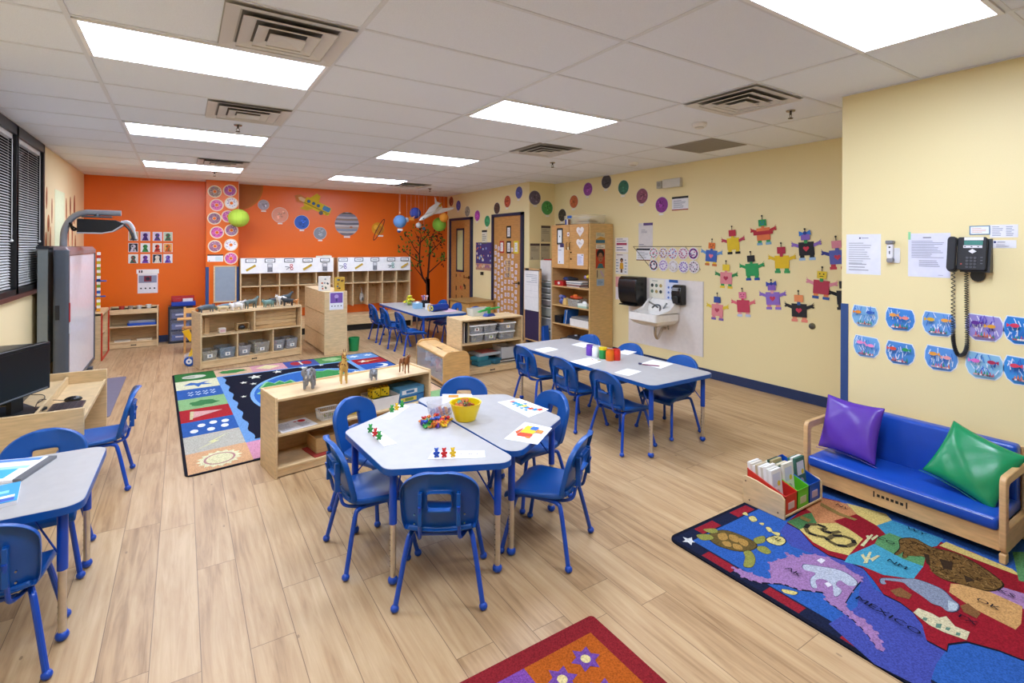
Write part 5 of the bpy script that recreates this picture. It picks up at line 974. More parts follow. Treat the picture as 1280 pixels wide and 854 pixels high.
p=(0.93,1.711); F=Flat(onP(*p)); F.base(rect(-.06,-.037,.06,.037),'#e8e8ee').lines(-.05,-.03,.0,.03,6,'#8a8fa8').lines(.01,-.03,.05,.03,6,'#8a8fa8',seed=7); F.done('note_card','larger white card with two columns of text above the wall phone','card')
p=(0.932,1.635); F=Flat(onP(*p)); F.base(rect(-.055,-.023,.055,.023),'#e6e6ec').p(rect(-.055,-.023,-.05,.023),'#44464e').p(circ(-.036,.012,.006,8),'#2a3878').lines(-.025,.008,.03,.016,1,'#5a5f78').lines(-.03,-.018,.03,.0,3,'#b0b2c0'); F.done('note_card','white business card beside the wall phone','card')
t=thing('ear_thermometer','white and grey handheld thermometer in its wall cradle','thermometer',(XP,*(1.471,1.56))); MB().prism([(y,z) for y,z in rrect(-.036,-.05,.036,.05,.008)],-.006,0,P_('#e6e6ea'),'yz').build('cradle',t); pl=P_('#e4e4e8'); Mx=Matrix.Translation((0,.012,0))
MB().prism(rrect(-.018,-.02,.018,.08,.012),-.035,-.01,pl,'yz',Mx).build('body',t,bevel=.003); MB().prism(rrect(-.022,.078,.022,.10,.006),-.045,-.008,P_('#7c7d82'),'yz',Mx).prism(rrect(-.02,-.045,.018,-.018,.008),-.036,-.008,P_('#8a8b90'),'yz',Mx).build('grip',t,bevel=.003,label='grey grip'); MB().prism([(y,z) for y,z in circ(0,.055,.006,10)],-.0365,-.035,mat('#111111'),'yz',Mx).prism(rect(-.003,.01,.003,.03),-.0365,-.035,mat('#333333'),'yz',Mx).build('button',t)
# phone
py,pz=(1.057,1.577)
t=thing('wall_phone','black corded office phone mounted on the projecting cream wall','phone',(XP,py,pz)); bk2=mat('#23252b','plastic',.3)
M=frame((0,0,0),(0,-1,0),(0,0,1))@Matrix.Diagonal((1,1.28,1,1))
tilt=Matrix.Rotation(-.16,4,'X')
MB().add([tuple(M@Vector(v)) for v in [(-.055,-.085,0),(.08,-.085,0),(.08,.07,0),(-.055,.07,0),(-.055,-.085,.055),(.08,-.085,.055),(.08,.07,.018),(-.055,.07,.018)]],[(0,1,2,3),(4,5,6,7),(0,1,5,4),(1,2,6,5),(2,3,7,6),(3,0,4,7)],mat('#121317','plastic')).prism([(x,y-.10) for x,y in circ(.015,0,.034,16,.03)],.0,.012,mat('#121317','plastic'),M=M).build('wall_bracket',t)
B=M@Matrix.Translation((0,0,.052))@tilt
MB().prism(rrect(-.068,-.078,.068,.078,.012),-.012,.012,bk2,M=B).build('body',t,bevel=.004)
sc_=MB(); sc_.prism(rect(-.035,.062,.052,.076),.012,.014,P_('#e8e8ec'),M=B).prism(rect(-.035,.04,.05,.06),.012,.0135,mat('#4f8a80','gloss'),M=B).prism(rect(-.038,.026,.048,.038),.012,.014,P_('#dcdce2'),M=B).build('display',t)
kp=MB(); kp.prism([(.005+.017*math.cos(a)*(1.1),.010+.011*math.sin(a)) for a in [PI/2*i for i in range(4)]],.012,.016,P_('#dfe0e6'),M=B)
for i in range(3):
    for j in range(4): kp.prism(rrect(-.024+i*.018,-.024-j*.0145,-.012+i*.018,-.016-j*.0145,.002,2),.012,.016,P_('#4c4e56'),M=B)
for j in range(3): kp.prism(rect(.046-.004,-.02-j*.014,.052,-.016-j*.014),.012,.014,P_('#5a5c64'),M=B)
for i in (-.03,.0,.03): kp.prism(rect(i-.004,.030,i+.004,.034),.014,.015,P_('#333333'),M=B)
kp.prism(circ(-.045,-.05,.004,8),.012,.014,P_('#b03a3a'),M=B).build('keypad',t)
hp=M@Matrix.Translation((-.088,-.005,.065))@tilt
MB().prism(rrect(-.022,-.078,.022,.085,.016),0,.022,bk2,M=hp).prism(rrect(-.024,.045,.024,.085,.016),-.03,.004,bk2,M=hp).prism(rrect(-.024,-.08,.024,-.045,.016),-.03,.004,bk2,M=hp).build('handset',t,bevel=.006)
cp=[(1.153,1.485),(1.153,1.134),(1.15,1.035),(1.135,0.972),(1.116,0.959),(1.095,0.984),(1.086,1.055),(1.089,1.252),(1.091,1.468)]
path=bez([(-.022,y-py,z-pz) for y,z in cp],34); hel=[]; 
for i,q in enumerate(path):
    d=(path[min(i+1,len(path)-1)]-path[max(i-1,0)]).normalized(); u=Vector((1,0,0)); w=d.cross(u).normalized()
    for s_ in range(2):
        a=(i*2+s_)*PI*.5*.9; nx_=path[min(i+1,len(path)-1)]; pp_=q.lerp(nx_,s_/2); hel.append(pp_+(u*math.cos(a)+w*math.sin(a))*.0095)
MB().tube(hel,.0026,mat('#17171a','plastic'),5).build('coiled_cord',t)
# ------------------------------------------------------------------ toddler couch
wd=W_('#d3ab78'); vb=mat('#1a4bb0','vinyl',.28)
t=thing('toddler_couch','low wooden couch with blue vinyl cushions against the projecting wall','couch',(3.50,.80,.0088))
def armpanel(y):
    M=Matrix.Translation((0,y,0)); o=rrect(0,.0,.44,.44,.03)
    A=rrect(0,.05,.44,.44,.035); I=rrect(.045,.17,.395,.395,.03); n=len(A); v=[(x,0,z) for x,z in A]+[(x,0,z) for x,z in I]; v+=[(x,.028,z) for x,_,z in v]; b=MB()
    b.add(v,[(i,(i+1)%n,n+(i+1)%n,n+i) for i in range(n)]+[(2*n+i,2*n+(i+1)%n,3*n+(i+1)%n,3*n+i) for i in range(n)]+[(i,(i+1)%n,2*n+(i+1)%n,2*n+i) for i in range(n)]+[(n+i,n+(i+1)%n,3*n+(i+1)%n,3*n+i) for i in range(n)],wd,M)
    b.prism(rect(0,0,.045,.0501),0,.028,wd,'xz',M).prism(rect(.395,0,.44,.0501),0,.028,wd,'xz',M); b.v=[(x-.035*0,y,z) for x,y,z in b.v]; return b
armpanel(.0).build('arm_frame',t,bevel=.005); armpanel(.97).build('arm_frame',t,bevel=.005)
MB().box(.012,.028,.055,.032,.97,.17,wd).build('front_rail',t,bevel=.003); MB().box(.03,.028,.12,.42,.97,.14,wd).box(.42,.028,.12,.44,.97,.5,wd).build('seat_deck',t,smooth=0)
lg=MB(); xm=.0117
for a in (.42,.585): lg.box(xm-.001,a,.10,xm,a+.007,.135,mat('#18130e'))
for q in range(6): lg.box(xm-.001,.44+q*.0235,.108,xm,.455+q*.0235,.124,mat('#18130e'))
lg.build('maker_mark',t,smooth=0)
def cushion(name,parent,x0,x1,y0,y1,z0,z1,m,br=.02,lab=None,seam='#c6d4ea'):
    o=MB().box(x0,y0,z0,x1,y1,z1,m).build(name,parent,smooth=0,bevel=0); b=o.modifiers.new('b','BEVEL'); b.width=br; b.segments=4
    o.data.polygons.foreach_set('use_smooth',[True]*len(o.data.polygons)); return o
sc1=cushion('seat_cushion',t,-.008,.40,.03,.968,.155,.225,vb); MB().tube([(-.006,.05,.214),(-.006,.95,.214)],.0015,mat('#b9c8e6','vinyl'),5).build('piping',sc1,label='pale piping')
cushion('back_cushion',t,.335,.42,.035,.963,.20,.52,vb)
def pillow(name,label,M,w,col,seed):
    t=thing(name,label,'pillow',(0,0,0)); n=14; m=mat(col,'vinyl',.26); r=random.Random(seed); vs=[];fs=[]
    wr=[(r.uniform(3,9),r.uniform(0,6),r.uniform(0,6)) for _ in range(4)]
    for sd in (1,-1):
        for i in range(n+1):
            for j in range(n+1):
                u,v=-1+2*i/n,-1+2*j/n; e=(1-u*u)*(1-v*v); pin=1-.10*(1-abs(u)**2)*abs(v)**2; pin2=1-.10*(1-abs(v)**2)*abs(u)**2
                h=.058*max(e,0)**.42+sum(.0022*math.sin(a*u+b_)*math.sin(a*v+c) for a,b_,c in wr)*min(1,e*3)
                vs.append(M@Vector((u*w*pin2,v*w*pin,sd*h)))
    N=(n+1)**2
    for s_ in range(2):
        for i in range(n):
            for j in range(n): q=s_*N+i*(n+1)+j; fs.append((q,q+1,q+n+2,q+n+1))
    o=MB().add(vs,fs,m).build('cover',t,smooth=1.2); bm=bmesh.new(); bm.from_mesh(o.data); bmesh.ops.remove_doubles(bm,verts=bm.verts,dist=.0004); bmesh.ops.recalc_face_normals(bm,faces=bm.faces); bm.to_mesh(o.data); bm.free()
    o.modifiers.new('s','SUBSURF').render_levels=1
    ed=[M@Vector((x*w,y*w,0)) for x,y in [(-1,-1),(-.5,-.925),(0,-.9),(.5,-.925),(1,-1)]]
    MB().tube(ed,.0018,mat(col,'vinyl'),5).build('seam',t)
    return t
# local x = along the couch (toward the corner), local y = up the pillow, leaning on the back cushion
def pm(c,xdir,ydir):
    f=frame(c,xdir,ydir); y=Vector(ydir).normalized(); x=Vector(xdir); x=(x-y*x.dot(y)).normalized(); z=x.cross(y)
    return Matrix(((x.x,y.x,z.x,c[0]),(x.y,y.y,z.y,c[1]),(x.z,y.z,z.z,c[2]),(0,0,0,1)))
pillow('throw_pillow','purple vinyl pillow leaning on the couch at the wall corner end',pm((3.70,1.60,.425),(.1,1,.02),(.32,-.03,1)),.19,'#5a35a4',3)
pillow('throw_pillow','green vinyl pillow leaning on the couch at the picture edge end',pm((3.72,.99,.405),(.15,.95,.30),(.42,-.32,.9)),.182,'#138a55',8)
# ------------------------------------------------------------------ book rack
t=thing('book_rack','small maple book rack with red, green and blue bins on the map rug','book rack',(2.97,1.63,.0095)); 
MB().prism([(0,0),(0,.12),(.02,.14),(.10,.152),(.18,.168),(.25,.172),(.265,.16),(.265,0)],0,.012,W_(MAPLE),'yz').build('side_panel',t,bevel=.003); MB().prism([(0,0),(0,.12),(.02,.14),(.10,.152),(.18,.168),(.25,.172),(.265,.16),(.265,0)],.425,.437,W_(MAPLE),'yz').build('side_panel',t,bevel=.003); MB().box(.012,0,.012,.425,.26,.024,W_(MAPLE)).box(.012,.25,.024,.425,.26,.12,W_(MAPLE)).build('bottom',t,bevel=.002)
MB().cyl((-.001,.04,.03),(.0005,.04,.03),.005,mat('#5a4632'),n=8).cyl((-.001,.22,.03),(.0005,.22,.03),.005,mat('#5a4632'),n=8).cyl((-.001,.245,.14),(.0005,.245,.14),.005,mat('#5a4632'),n=8).build('screw',t)
def binbox(x0,c,label,lc):
    tt=thing('book_bin',label,'book bin',(2.97+x0,1.635,.033),0,'coloured book bins'); w=.125; m=P_(c); k=MB(); th=.003
    side=[(0,0),(0,.11),(.24,.19),(.24,0)]
    k.prism(side,0,th,m,'yz').prism(side,w-th,w,m,'yz').prism([(0,0),(0,.11),(th,.11),(th,0)],0,w,m,'yz').prism([(.24-th,0),(.24-th,.19),(.24,.19),(.24,0)],0,w,m,'yz').prism([(0,0),(.24,0),(.24,th),(0,th)],0,w,m,'yz'); k.build('tub',tt,smooth=0)
    MB().tube([(0,0,.11),(0,.24,.19),(w,.24,.19),(w,0,.11),(0,0,.11)],.0035,m,6).build('rim',tt); MB().box(.03,-.002,.025,.095,0,.065,A_(lc)).build('label_card',tt,smooth=0)
binbox(.018,'#cc2318','red bin in the book rack, full of white picture books','#c8a8a0'); binbox(.152,'#5cbf1f','lime green bin in the middle of the book rack','#b4b48a'); binbox(.288,'#1453b8','blue bin of the book rack, next to the couch','#b4a0b0')
r=random.Random(11); k=0; y=1.70
for b0,n_,cols in ((.022,9,['#e4e2de','#dcdad2','#e8e6e4','#cfc9b8','#e6e4e0','#b8a888','#e2e0dc','#d8cfc0','#e6e4e0']),(.156,7,['#e4e0d0','#3f5a44','#d8ccb0','#5f6f58','#a89a70','#2f4a3a','#e0dccf']),(.296,3,['#3d6a58','#d8d4cc','#3f7060'])):
    for q in range(n_):
        hh=.222+r.uniform(-.012,.012); ww=.105; c=cols[q]; M=Matrix.Rotation(R(-6),4,'X')
        b_=MB().box(0,0,0,ww,.0165,hh,A_(c),M).box(.003,.001,.002,ww+.001,.0155,hh-.004,A_('#efece4'),M); b_.face(rect(.01,hh*.55,.09,hh*.9),-.0008,A_('#d8dce4' if q else '#c9ccd8'),'xz',M); b_.face(circ(.07,hh*.62,.016,10),-.0012,A_('#d8c23a' if q==0 else '#8a9a6a'),'xz',M); b_.face(circ(.05,hh*.35,.028,12),-.0012,A_('#b8a8a8'),'xz',M)
        tag(b_.build('picture_book',loc=(2.97+b0+.004,1.705+q*.0172,.037),smooth=0),{0:'%s picture book standing in the red bin',1:'%s picture book standing in the green bin',2:'%s picture book standing in the blue bin'}[[.022,.156,.296].index(b0)]%(['front','second','third','fourth','fifth','sixth','seventh','eighth','rear'][q]),'book','picture books in the book rack')
# ------------------------------------------------------------------ interactive whiteboard
t=thing('interactive_whiteboard','large glossy whiteboard on a dark grey stand with an overhead projector arm','whiteboard',(-1.0,6.95,0)); dk=mat('#4d535c','plastic',.35); dk2=mat('#6a7078','metal',.4)
MB().box(-.03,.03,.10,.001,1.83,1.50,mat('#e9e9f0','gloss',.22)).build('screen',t,smooth=0); MB().box(-.10,0,.06,-.03,1.86,1.54,mat('#8c9099','plastic')).build('housing',t,bevel=.01)
MB().prism(rrect(-.115,-.05,.012,.035,.03),.0,1.55,dk,'xy').build('end_post',t,bevel=.006); MB().box(-.04,1.825,.06,.012,1.865,1.53,dk).box(-.03,.03,.06,.012,1.84,.10,dk).build('edge_trim',t,smooth=0); MB().prism([(-.12,1.48),(.015,1.49),(.015,1.54),(-.02,1.585),(-.12,1.585)],-.02,1.87,mat('#8f7f80','plastic',.25),'xz').build('top_cap',t,bevel=.01)
MB().box(-.24,.0,.36,-.16,.85,1.56,mat('#7c8280','plastic')).box(-.25,-.01,1.56,-.15,.87,1.59,mat('#2a2c30','plastic')).build('back_panel',t,smooth=0); MB().box(-.2,-.30,0,.05,-.22,.06,dk).box(-.2,1.3,0,.05,1.38,.06,dk).box(-.16,-.3,.05,-.10,1.35,.1,dk).build('stand_base',t,bevel=.006)
MB().box(.012,-.03,.80,.02,.0,1.0,P_('#b03038')).box(.012,-.03,.68,.02,0,.79,P_('#c9c9cf')).build('pen_strip',t,smooth=0); MB().box(-.095,-.056,.83,-.06,-.045,.98,mat('#1a1b1e')).build('port_panel',t)
y=.85; ar=mat('#9a9ea6','plastic',.35); ap_=bez([(-.165,y,1.45),(-.165,y,1.66),(-.15,y,1.80),(-.08,y,1.93),(.02,y,1.985),(.12,y,1.99),(.37,y,1.99)],6)
MB().tube(ap_,.034,ar,12).build('projector_arm',t); MB().box(.0,y-.06,1.93,.28,y+.06,1.95,dk2).cyl((.14,y,1.95),(.14,y,1.98),.03,dk2).build('arm_bracket',t)
MB().prism([(-.03,1.91),(.33,1.90),(.40,1.87),(.40,1.84),(.30,1.77),(.20,1.745),(-.03,1.745)],y-.14,y+.14,mat('#17181c','plastic',.35),'xz').build('projector',t,bevel=.01); MB().tube([(-.03,y-.145,1.742),(.20,y-.145,1.742),(.30,y-.145,1.765),(.40,y-.145,1.845)],.008,P_('#c9cbd0'),6).build('projector_trim',t)
MB().tube(bez([(.37,y,1.88),(.44,y,1.88),(.49,y,1.80),(.52,y,1.68)],5),[.02]*3+[.022]*8+[.012]*5,P_('#d8dade'),8).build('sensor_arm',t); MB().tube(bez([(.40,y-.02,1.86),(.46,y-.02,1.78),(.50,y-.02,1.66)],5),.015,P_('#1b1c20'),8).build('sensor_arm_pad',t)
MB().tube(bez([(-.03,y,1.80),(-.08,y,1.78),(-.11,y,1.86),(-.13,y,1.78),(-.15,y,1.70)],6),.014,P_('#141417'),6).tube(bez([(-.03,y-.05,1.78),(-.09,y-.05,1.83),(-.12,y,1.88)],6),.010,P_('#141417'),6).build('cable',t)
# craft strips on the cream wall behind the arm + panel
F=Flat(onL(XL,*(8.35,1.85))); F.base(rect(-.30,-.45,.30,.42),'#e6ecc4'); F.done('wall_recess_panel','pale yellow green panel behind the projector arm on the window wall','wall panel')
k=0
for y_,z_,w_,h_,c in ((7.62,2.13,.07,.26,'#b86a38'),(7.72,1.85,.12,.2,'#c97a44'),(7.60,1.6,.08,.3,'#c06a3a'),(7.82,1.62,.07,.4,'#d08a54'),(7.90,2.0,.05,.3,'#b8623a'),(8.78,2.05,.07,.34,'#b86234'),(8.92,1.75,.09,.36,'#c8744a'),(9.06,2.12,.09,.28,'#a85628'),(9.2,1.8,.08,.5,'#c26e40'),(9.36,2.1,.12,.42,'#b05a2c'),(9.45,1.62,.1,.26,'#cc8450'),(9.0,1.45,.1,.3,'#c87440')):
    F=Flat(onL(XL,y_,z_)); F.base(xf(circ(0,0,w_/2,14,h_/2),.06*((k%3)-1)),c).p(circ(0,0,w_*.25,8,h_*.3),'#8c4a26'); F.done('craft_cutout',['upper','wide','low','long low','narrow','tall upright','curved','topmost','slim','broad','short','lowest'][k]+' orange brown craft cutout on the window wall near the whiteboard','cutout','orange craft cutouts on the window wall'); k+=1
# mat on floor
tag(MB().prism(rrect(-.76,6.0,-.565,7.72,.03),.0005,.008,mat('#6d6677','vinyl',.7)).build('floor_mat'),'grey floor mat between the computer desk and whiteboard','mat')
# ------------------------------------------------------------------ computer desk
t=thing('computer_desk','light maple computer desk with side panels and a lowered keyboard shelf','desk',(-1.26,4.41,0)); m=W_('#d3b78a')
MB().box(0,0,0,.71,.02,.515,m).build('side_panel',t,bevel=.004); MB().box(0,1.22,0,.71,1.24,.525,m).build('side_panel',t,bevel=.004); MB().box(0,.02,.445,.44,1.22,.465,m).build('desktop',t,bevel=.002); MB().box(.44,.02,.41,.455,1.22,.49,m).build('ledge',t,smooth=0)
MB().box(.455,.02,.41,.69,1.22,.425,m).box(.69,.02,.41,.705,1.22,.44,m).build('keyboard_shelf',t,bevel=.002); MB().box(0,.02,0,.02,1.22,.40,m).build('back_panel',t,smooth=0); MB().cyl((.10,-.001,.35),(.10,.0,.35),.008,mat('#3a2c1c'),n=8).cyl((.10,-.001,.25),(.10,.0,.25),.008,mat('#3a2c1c'),n=8).build('screw',t)
t=thing('computer_monitor','black flat monitor standing on the maple computer desk','monitor',(-.90,4.64,.466),R(0)); 
ang=math.atan2(.42,.19); Mm=Matrix.Rotation(ang,4,'Z')  # local x runs along the screen
MB().box(-.31,.0,.11,.25,.05,.445,mat('#101113','plastic',.3),Mm).build('housing',t,bevel=.004); MB().box(-.285,-.003,.145,.225,.0,.42,mat('#0b0c0e','gloss',.3),Mm).build('screen',t,smooth=0); MB().box(-.28,-.006,.120,.22,-.001,.128,mat('#6a6e74','plastic'),Mm).build('bezel_strip',t,smooth=0)
MB().box(-.05,.03,.01,.05,.06,.2,mat('#141517','plastic'),Mm).build('neck',t); MB().prism(rrect(-.15,-.08,.12,.12,.02),0,.014,mat('#141517','plastic'),'xy',Mm).build('stand_base',t)
for k,(y_,c,l) in enumerate(((4.93,'#191a1d','black printer case behind the monitor'),)):
    t=thing('printer',l,'printer',(-1.26,4.95,.466)); MB().box(0,0,0,.30,.50,.34,P_('#202225')).build('case',t,bevel=.01); MB().box(.03,.04,.34,.27,.46,.36,P_('#2c2f33')).build('lid',t,bevel=.006); MB().box(.301,.08,.24,.304,.24,.32,A_('#e0e0e4')).build('label_sheet',t,smooth=0); MB().box(.28,.42,.05,.31,.49,.30,P_('#b8b2aa')).build('side_strip',t)
t=thing('calculator','white and blue calculator-like device behind the monitor','device',(-1.20,4.55,.466)); MB().prism(rrect(0,0,.10,.19,.025),.0,.40,P_('#2a2b2e'),'xy').build('base',t); MB().prism(rrect(-.01,.0,.13,.16,.03),.40,.46,P_('#dfe4ee'),'xy').build('case',t,bevel=.004); MB().box(.131,.03,.41,.133,.13,.445,mat('#33413c','gloss')).build('display',t,smooth=0)
t=thing('keyboard','dark flat computer keyboard on the lowered desk shelf','keyboard',(-.795,4.50,.426),0); MB().box(.0,0,0,.19,.44,.014,P_('#3a3238')).build('case',t,bevel=.003); kb=MB()
for i in range(5):
    for j in range(15): kb.box(.012+i*.035,.012+j*.028,.014,.012+i*.035+.029,.012+j*.028+.023,.018,P_('#241f26'))
kb.build('keys',t,smooth=0)
t=thing('computer_mouse','black mouse beside the keyboard','mouse',(-.69,5.02,.426)); MB().sph((0,0,.012),(.055,.032,.024),mat('#17181b','plastic',.2),14,8).build('body',t); MB().tube(bez([(-.05,0,.01),(-.12,-.02,.03),(-.17,-.10,.06),(-.15,-.35,.06),(-.10,-.42,.0565)],6),.0025,mat('#3a2f2a'),5).build('cord',t)
tag(MB().box(-.1,-.09,0,.1,.09,.006,P_('#2c3038')).build('mouse_pad',loc=(-1.0,4.82,.4665),rz=R(30)),'dark square pad on the desk below the monitor','pad')
tag(MB().tube(bez([(-.96,5.20,.47),(-.88,5.12,.475),(-.85,5.0,.475),(-.87,4.9,.47)],6),.003,mat('#2a2a2c'),5).build('cable'),'short black cable on the desktop beside the monitor','cable')
# ------------------------------------------------------------------ orange wall decor
DP=[(0.454,2.506),(0.678,2.538),(0.483,2.281),(0.701,2.324),(0.45,2.055),(0.653,2.097),(0.489,1.82),(0.703,1.861),(0.46,1.588),(0.696,1.612),(0.697,1.382)]
DC=[('#a08a7c','tan grey icing'),('#b866a8','orchid icing'),('#e07ab0','rose icing, second row'),('#ece8ec','white icing with sprinkles, second row'),('#a07888','mauve grey icing, third row'),('#d870b0','pink icing behind the green lantern'),('#e06ab0','bright pink icing, fourth row'),('#a8809a','dusty mauve icing, fourth row'),('#b07a90','brownish pink icing, fifth row'),('#efedf0','white icing, fifth row'),('#e070b4','pink icing, lowest beside the calendar')]
for k,(p,(c,n)) in enumerate(zip(DP,DC)):
    F=Flat(onY(9.87,*p)); r=random.Random(k+5); a=circ(0,0,.104,26); 
    F.base(a,'#ecd9b8').p(circ(0,0,.088,20),c)
    for q in range(26):
        g=r.uniform(0,2*PI); d=r.uniform(.042,.08); F.p(xf(rect(-.008,-.003,.008,.003),r.uniform(0,3),d*math.cos(g),d*math.sin(g)),r.choice(['#3a2a5a','#2a3a7a','#f0e8f0','#c83a7a','#3a2a2a','#8a4ab0'])); F.k-=.6
    F.k+=1; F.p(circ(0,0,.03,14),'#ecd9b8').p(circ(0,0,.024,12),ORANGE); F.done('paper_donut','paper donut with '+n+' on the orange column','paper donut','paper donuts on the orange column')
p=(0.467,1.389); F=Flat(onY(9.87,*p)); F.base(rect(-.115,-.06,.115,.06),'#ececee').p(rect(-.115,.04,.115,.06),'#1c1c20').p(rect(.0,-.05,.10,.02),'#cfe0e4').p(circ(-.09,-.045,.008,8),'#333333'); F.done('calendar_card','white calendar card with a black header under the donuts','calendar')
AP=[(x,z) for z in range(3) for x in range(4)]
gx=[(-0.667,1.744),(-0.509,1.746),(-0.348,1.749),(-0.202,1.751)]; gz=[(-0.509,1.746),(-0.508,1.56),(-0.508,1.38)]
AC=[('#b8a070','#3a4a5a','#c8903a'),('#c8b8d8','#4a2a7a','#2a1a4a'),('#d8c8e4','#5a3a8a','#3a5a2a'),('#c0d0b8','#3f6a4a','#7a3a4a'),('#2c2a34','#c8c0d0','#4a5a4a'),('#e4e6e8','#3a8a4a','#2a5a2a'),('#e6e2dc','#c03a2a','#1a1a1a'),('#e8b060','#c85a1e','#3a6a3a'),('#dce0dc','#3a5a4a','#a03a3a'),('#e4d8e8','#6a3aa0','#5a3a2a'),('#2a3040','#d8d0c0','#e8e0d0'),('#e8e8ec','#5a3aa0','#8a7ac0')]
an=['tan card behind the projector arm','lavender card with a purple head','lavender card with dark leaves','green grey card with a plant figure','black card with white shapes','white card with a green cactus shape','white card with a black frame and red dot','orange card with a rust figure','pale card with a small tree','lilac card with a purple robed figure','dark card with a white face','white card with a purple splash']
for k,(i,j) in enumerate(AP):
    F=Flat(onY(YB,gx[i][0],gz[j][1])); b,c,d=AC[k]; F.base(rect(-.064,-.074,.064,.074),'#e2e2e6').p(rect(-.057,-.067,.057,.067),b)
    F.p(circ(0,.02,.032,12),c).p([(-.045,-.07),(.045,-.07),(.02,-.005),(-.02,-.005)],c).p(circ(-.012,.022,.014,8),d).p(xf(rect(-.03,-.006,.03,.006),.5+k,.01,-.03),d); F.done('art_card',an[k]+' in the grid on the orange wall','art card','art cards in a grid on the orange wall')
p=(-0.474,1.006); F=Flat(onY(YB,*p)); F.base(rect(-.135,-.19,.135,.185),'#e2dfe4').p(rect(-.12,-.02,.12,.10),'#8a90a8').p(rect(-.05,.0,.05,.09),'#7a2a3c').p(circ(0,.045,.03,10),'#2a2a3a')
for k in range(4): F.p(circ(-.09+.06*k,-.11,.013,8),'#1c1c1c')
F.p(rect(-.15,.13,.15,.20),'#ecebea').p(rect(-.12,.145,-.10,.185),'#7a2a2a').p(rect(-.09,.145,-.07,.185),'#2a2a2a'); F.done('activity_sign','white picture sign under the grid of art cards on the orange wall','sign')
# planets on the orange wall
def ywall(px,py): pass
PW=[(1.238,2.341),(1.515,2.168),(1.894,2.044),(2.226,1.842)]; PJ=[(2.735,2.034),(3.359,1.955)]
for (p,c,r_,n) in ((PW[0],'#a8a4b0',.09,'small lilac grey paper planet nearest the big half sun'),(PW[1],'#e29c84',.135,'salmon paper planet with a name tag'),(PW[2],'#3a66c0',.13,'blue and white paper earth'),(PW[3],'#8a9098',.115,'grey blue paper planet below the yellow rocket bus')):
    planet(onY(YB,*p),c,n+' on the orange wall',r_,seed=int(r_*1000),grp='planets on the orange wall')
F=Flat(onY(YB,*PJ[0])); R_=.235; F.base(circ(0,0,R_,36),'#8f8c94'); cs=['#6a6468','#b8b0ac','#7f8aa0','#a8968a','#c4bcb8','#5f5f6c','#a09ca8','#8a7668','#b0aab0','#77788a','#5a5048']
for k in range(11):
    z0=-R_+.02+k*2*R_/11.5; z1=z0+R_*.14; w0=math.sqrt(max(0,R_**2-z0**2)); w1=math.sqrt(max(0,R_**2-z1**2)); F.p([(-w0*.99,z0),(w0*.99,z0),(w1*.99,z1+.006),(0,z1-.008),(-w1*.99,z1+.004)],cs[k]); F.k-=.7
F.p(circ(.08,-.06,.03,12,.018),'#a8664a').p(rect(-.06,-R_-.035,.06,-R_-.005),'#e4e2de'); F.done('planet_cutout','large grey banded paper planet in the middle of the orange wall','paper planet','planets on the orange wall')
F=Flat(onY(YB,*PJ[1])); F.base(circ(0,0,.13,26),'#d8961e').p(circ(.03,-.03,.09,16),'#c07a1c').p(circ(-.04,.03,.05,12),'#e8b03a'); F.k+=1
rg=xf(circ(0,0,.25,40,.05),1.1,.02,-.02); rg2=xf(circ(0,0,.225,40,.032),1.1,.02,-.02)
n=len(rg); zz=F.t+.0006*F.k+.002; F.mb.add([(*q,zz) for q in rg]+[(*q,zz) for q in rg2],[(i,(i+1)%n,n+(i+1)%n,n+i) for i in range(n)],A_('#5a2a24'),F.M); F.p(rect(.0,-.16,.11,-.13),'#e4e2de'); F.done('planet_cutout','orange paper planet with a dark tilted ring on the orange wall','paper planet','planets on the orange wall')
# half sun clipped by column and ceiling
c0=(.80,2.66); rr=.43; arc=[(c0[0]+rr*math.cos(a),c0[1]+rr*math.sin(a)) for a in [(-PI/2)+ (PI/2+.10)*i/20 for i in range(21)]]; arc=[(x,min(z,CZ-.01)) for x,z in arc]+[(c0[0],CZ-.01)]
F=Flat(onY(YB,0,0)); F.base(arc,'#b8722e').p([(c0[0]+(x-c0[0])*.93,c0[1]+(z-c0[1])*.93) for x,z in arc],'#b06a34'); F.done('paper_sun','large orange brown quarter sun in the ceiling corner by the donut column','paper sun')
# generic yellow rocket bus
p=(2.166,2.364); F=Flat(onY(YB,*p)@Matrix.Rotation(-.42,4,'Z')); Y1='#dcc02a'
F.base(rrect(-.24,-.09,.27,.085,.04),Y1).p([(-.24,.05),(-.24,-.06),(-.36,-.09),(-.44,.0),(-.36,.07)],'#c87a3a').p([(-.24,.03),(-.24,-.04),(-.33,-.04),(-.37,.0),(-.33,.03)],'#e8c8a0').p([(-.18,.08),(-.10,.22),(-.02,.20),(.0,.08)],Y1).p([(-.2,-.085),(-.26,-.18),(-.12,-.16),(-.05,-.085)],'#c8a828').p(rect(-.24,-.05,.27,-.035),'#8a7420')
for k in range(3): F.p(circ(-.17+.095*k,.015,.034,12),'#8a7420').p(circ(-.17+.095*k,.015,.027,12),'#3a6fa8')
F.p(rrect(.11,-.02,.25,.07,.02),'#4a84b4').p(circ(.22,-.06,.03,10),'#b8a02a').p(circ(.12,-.09,.04,12),'#5a5a5a'); F.done('rocket_bus_cutout','yellow paper bus with rocket flames flying on the orange wall','paper cutout')
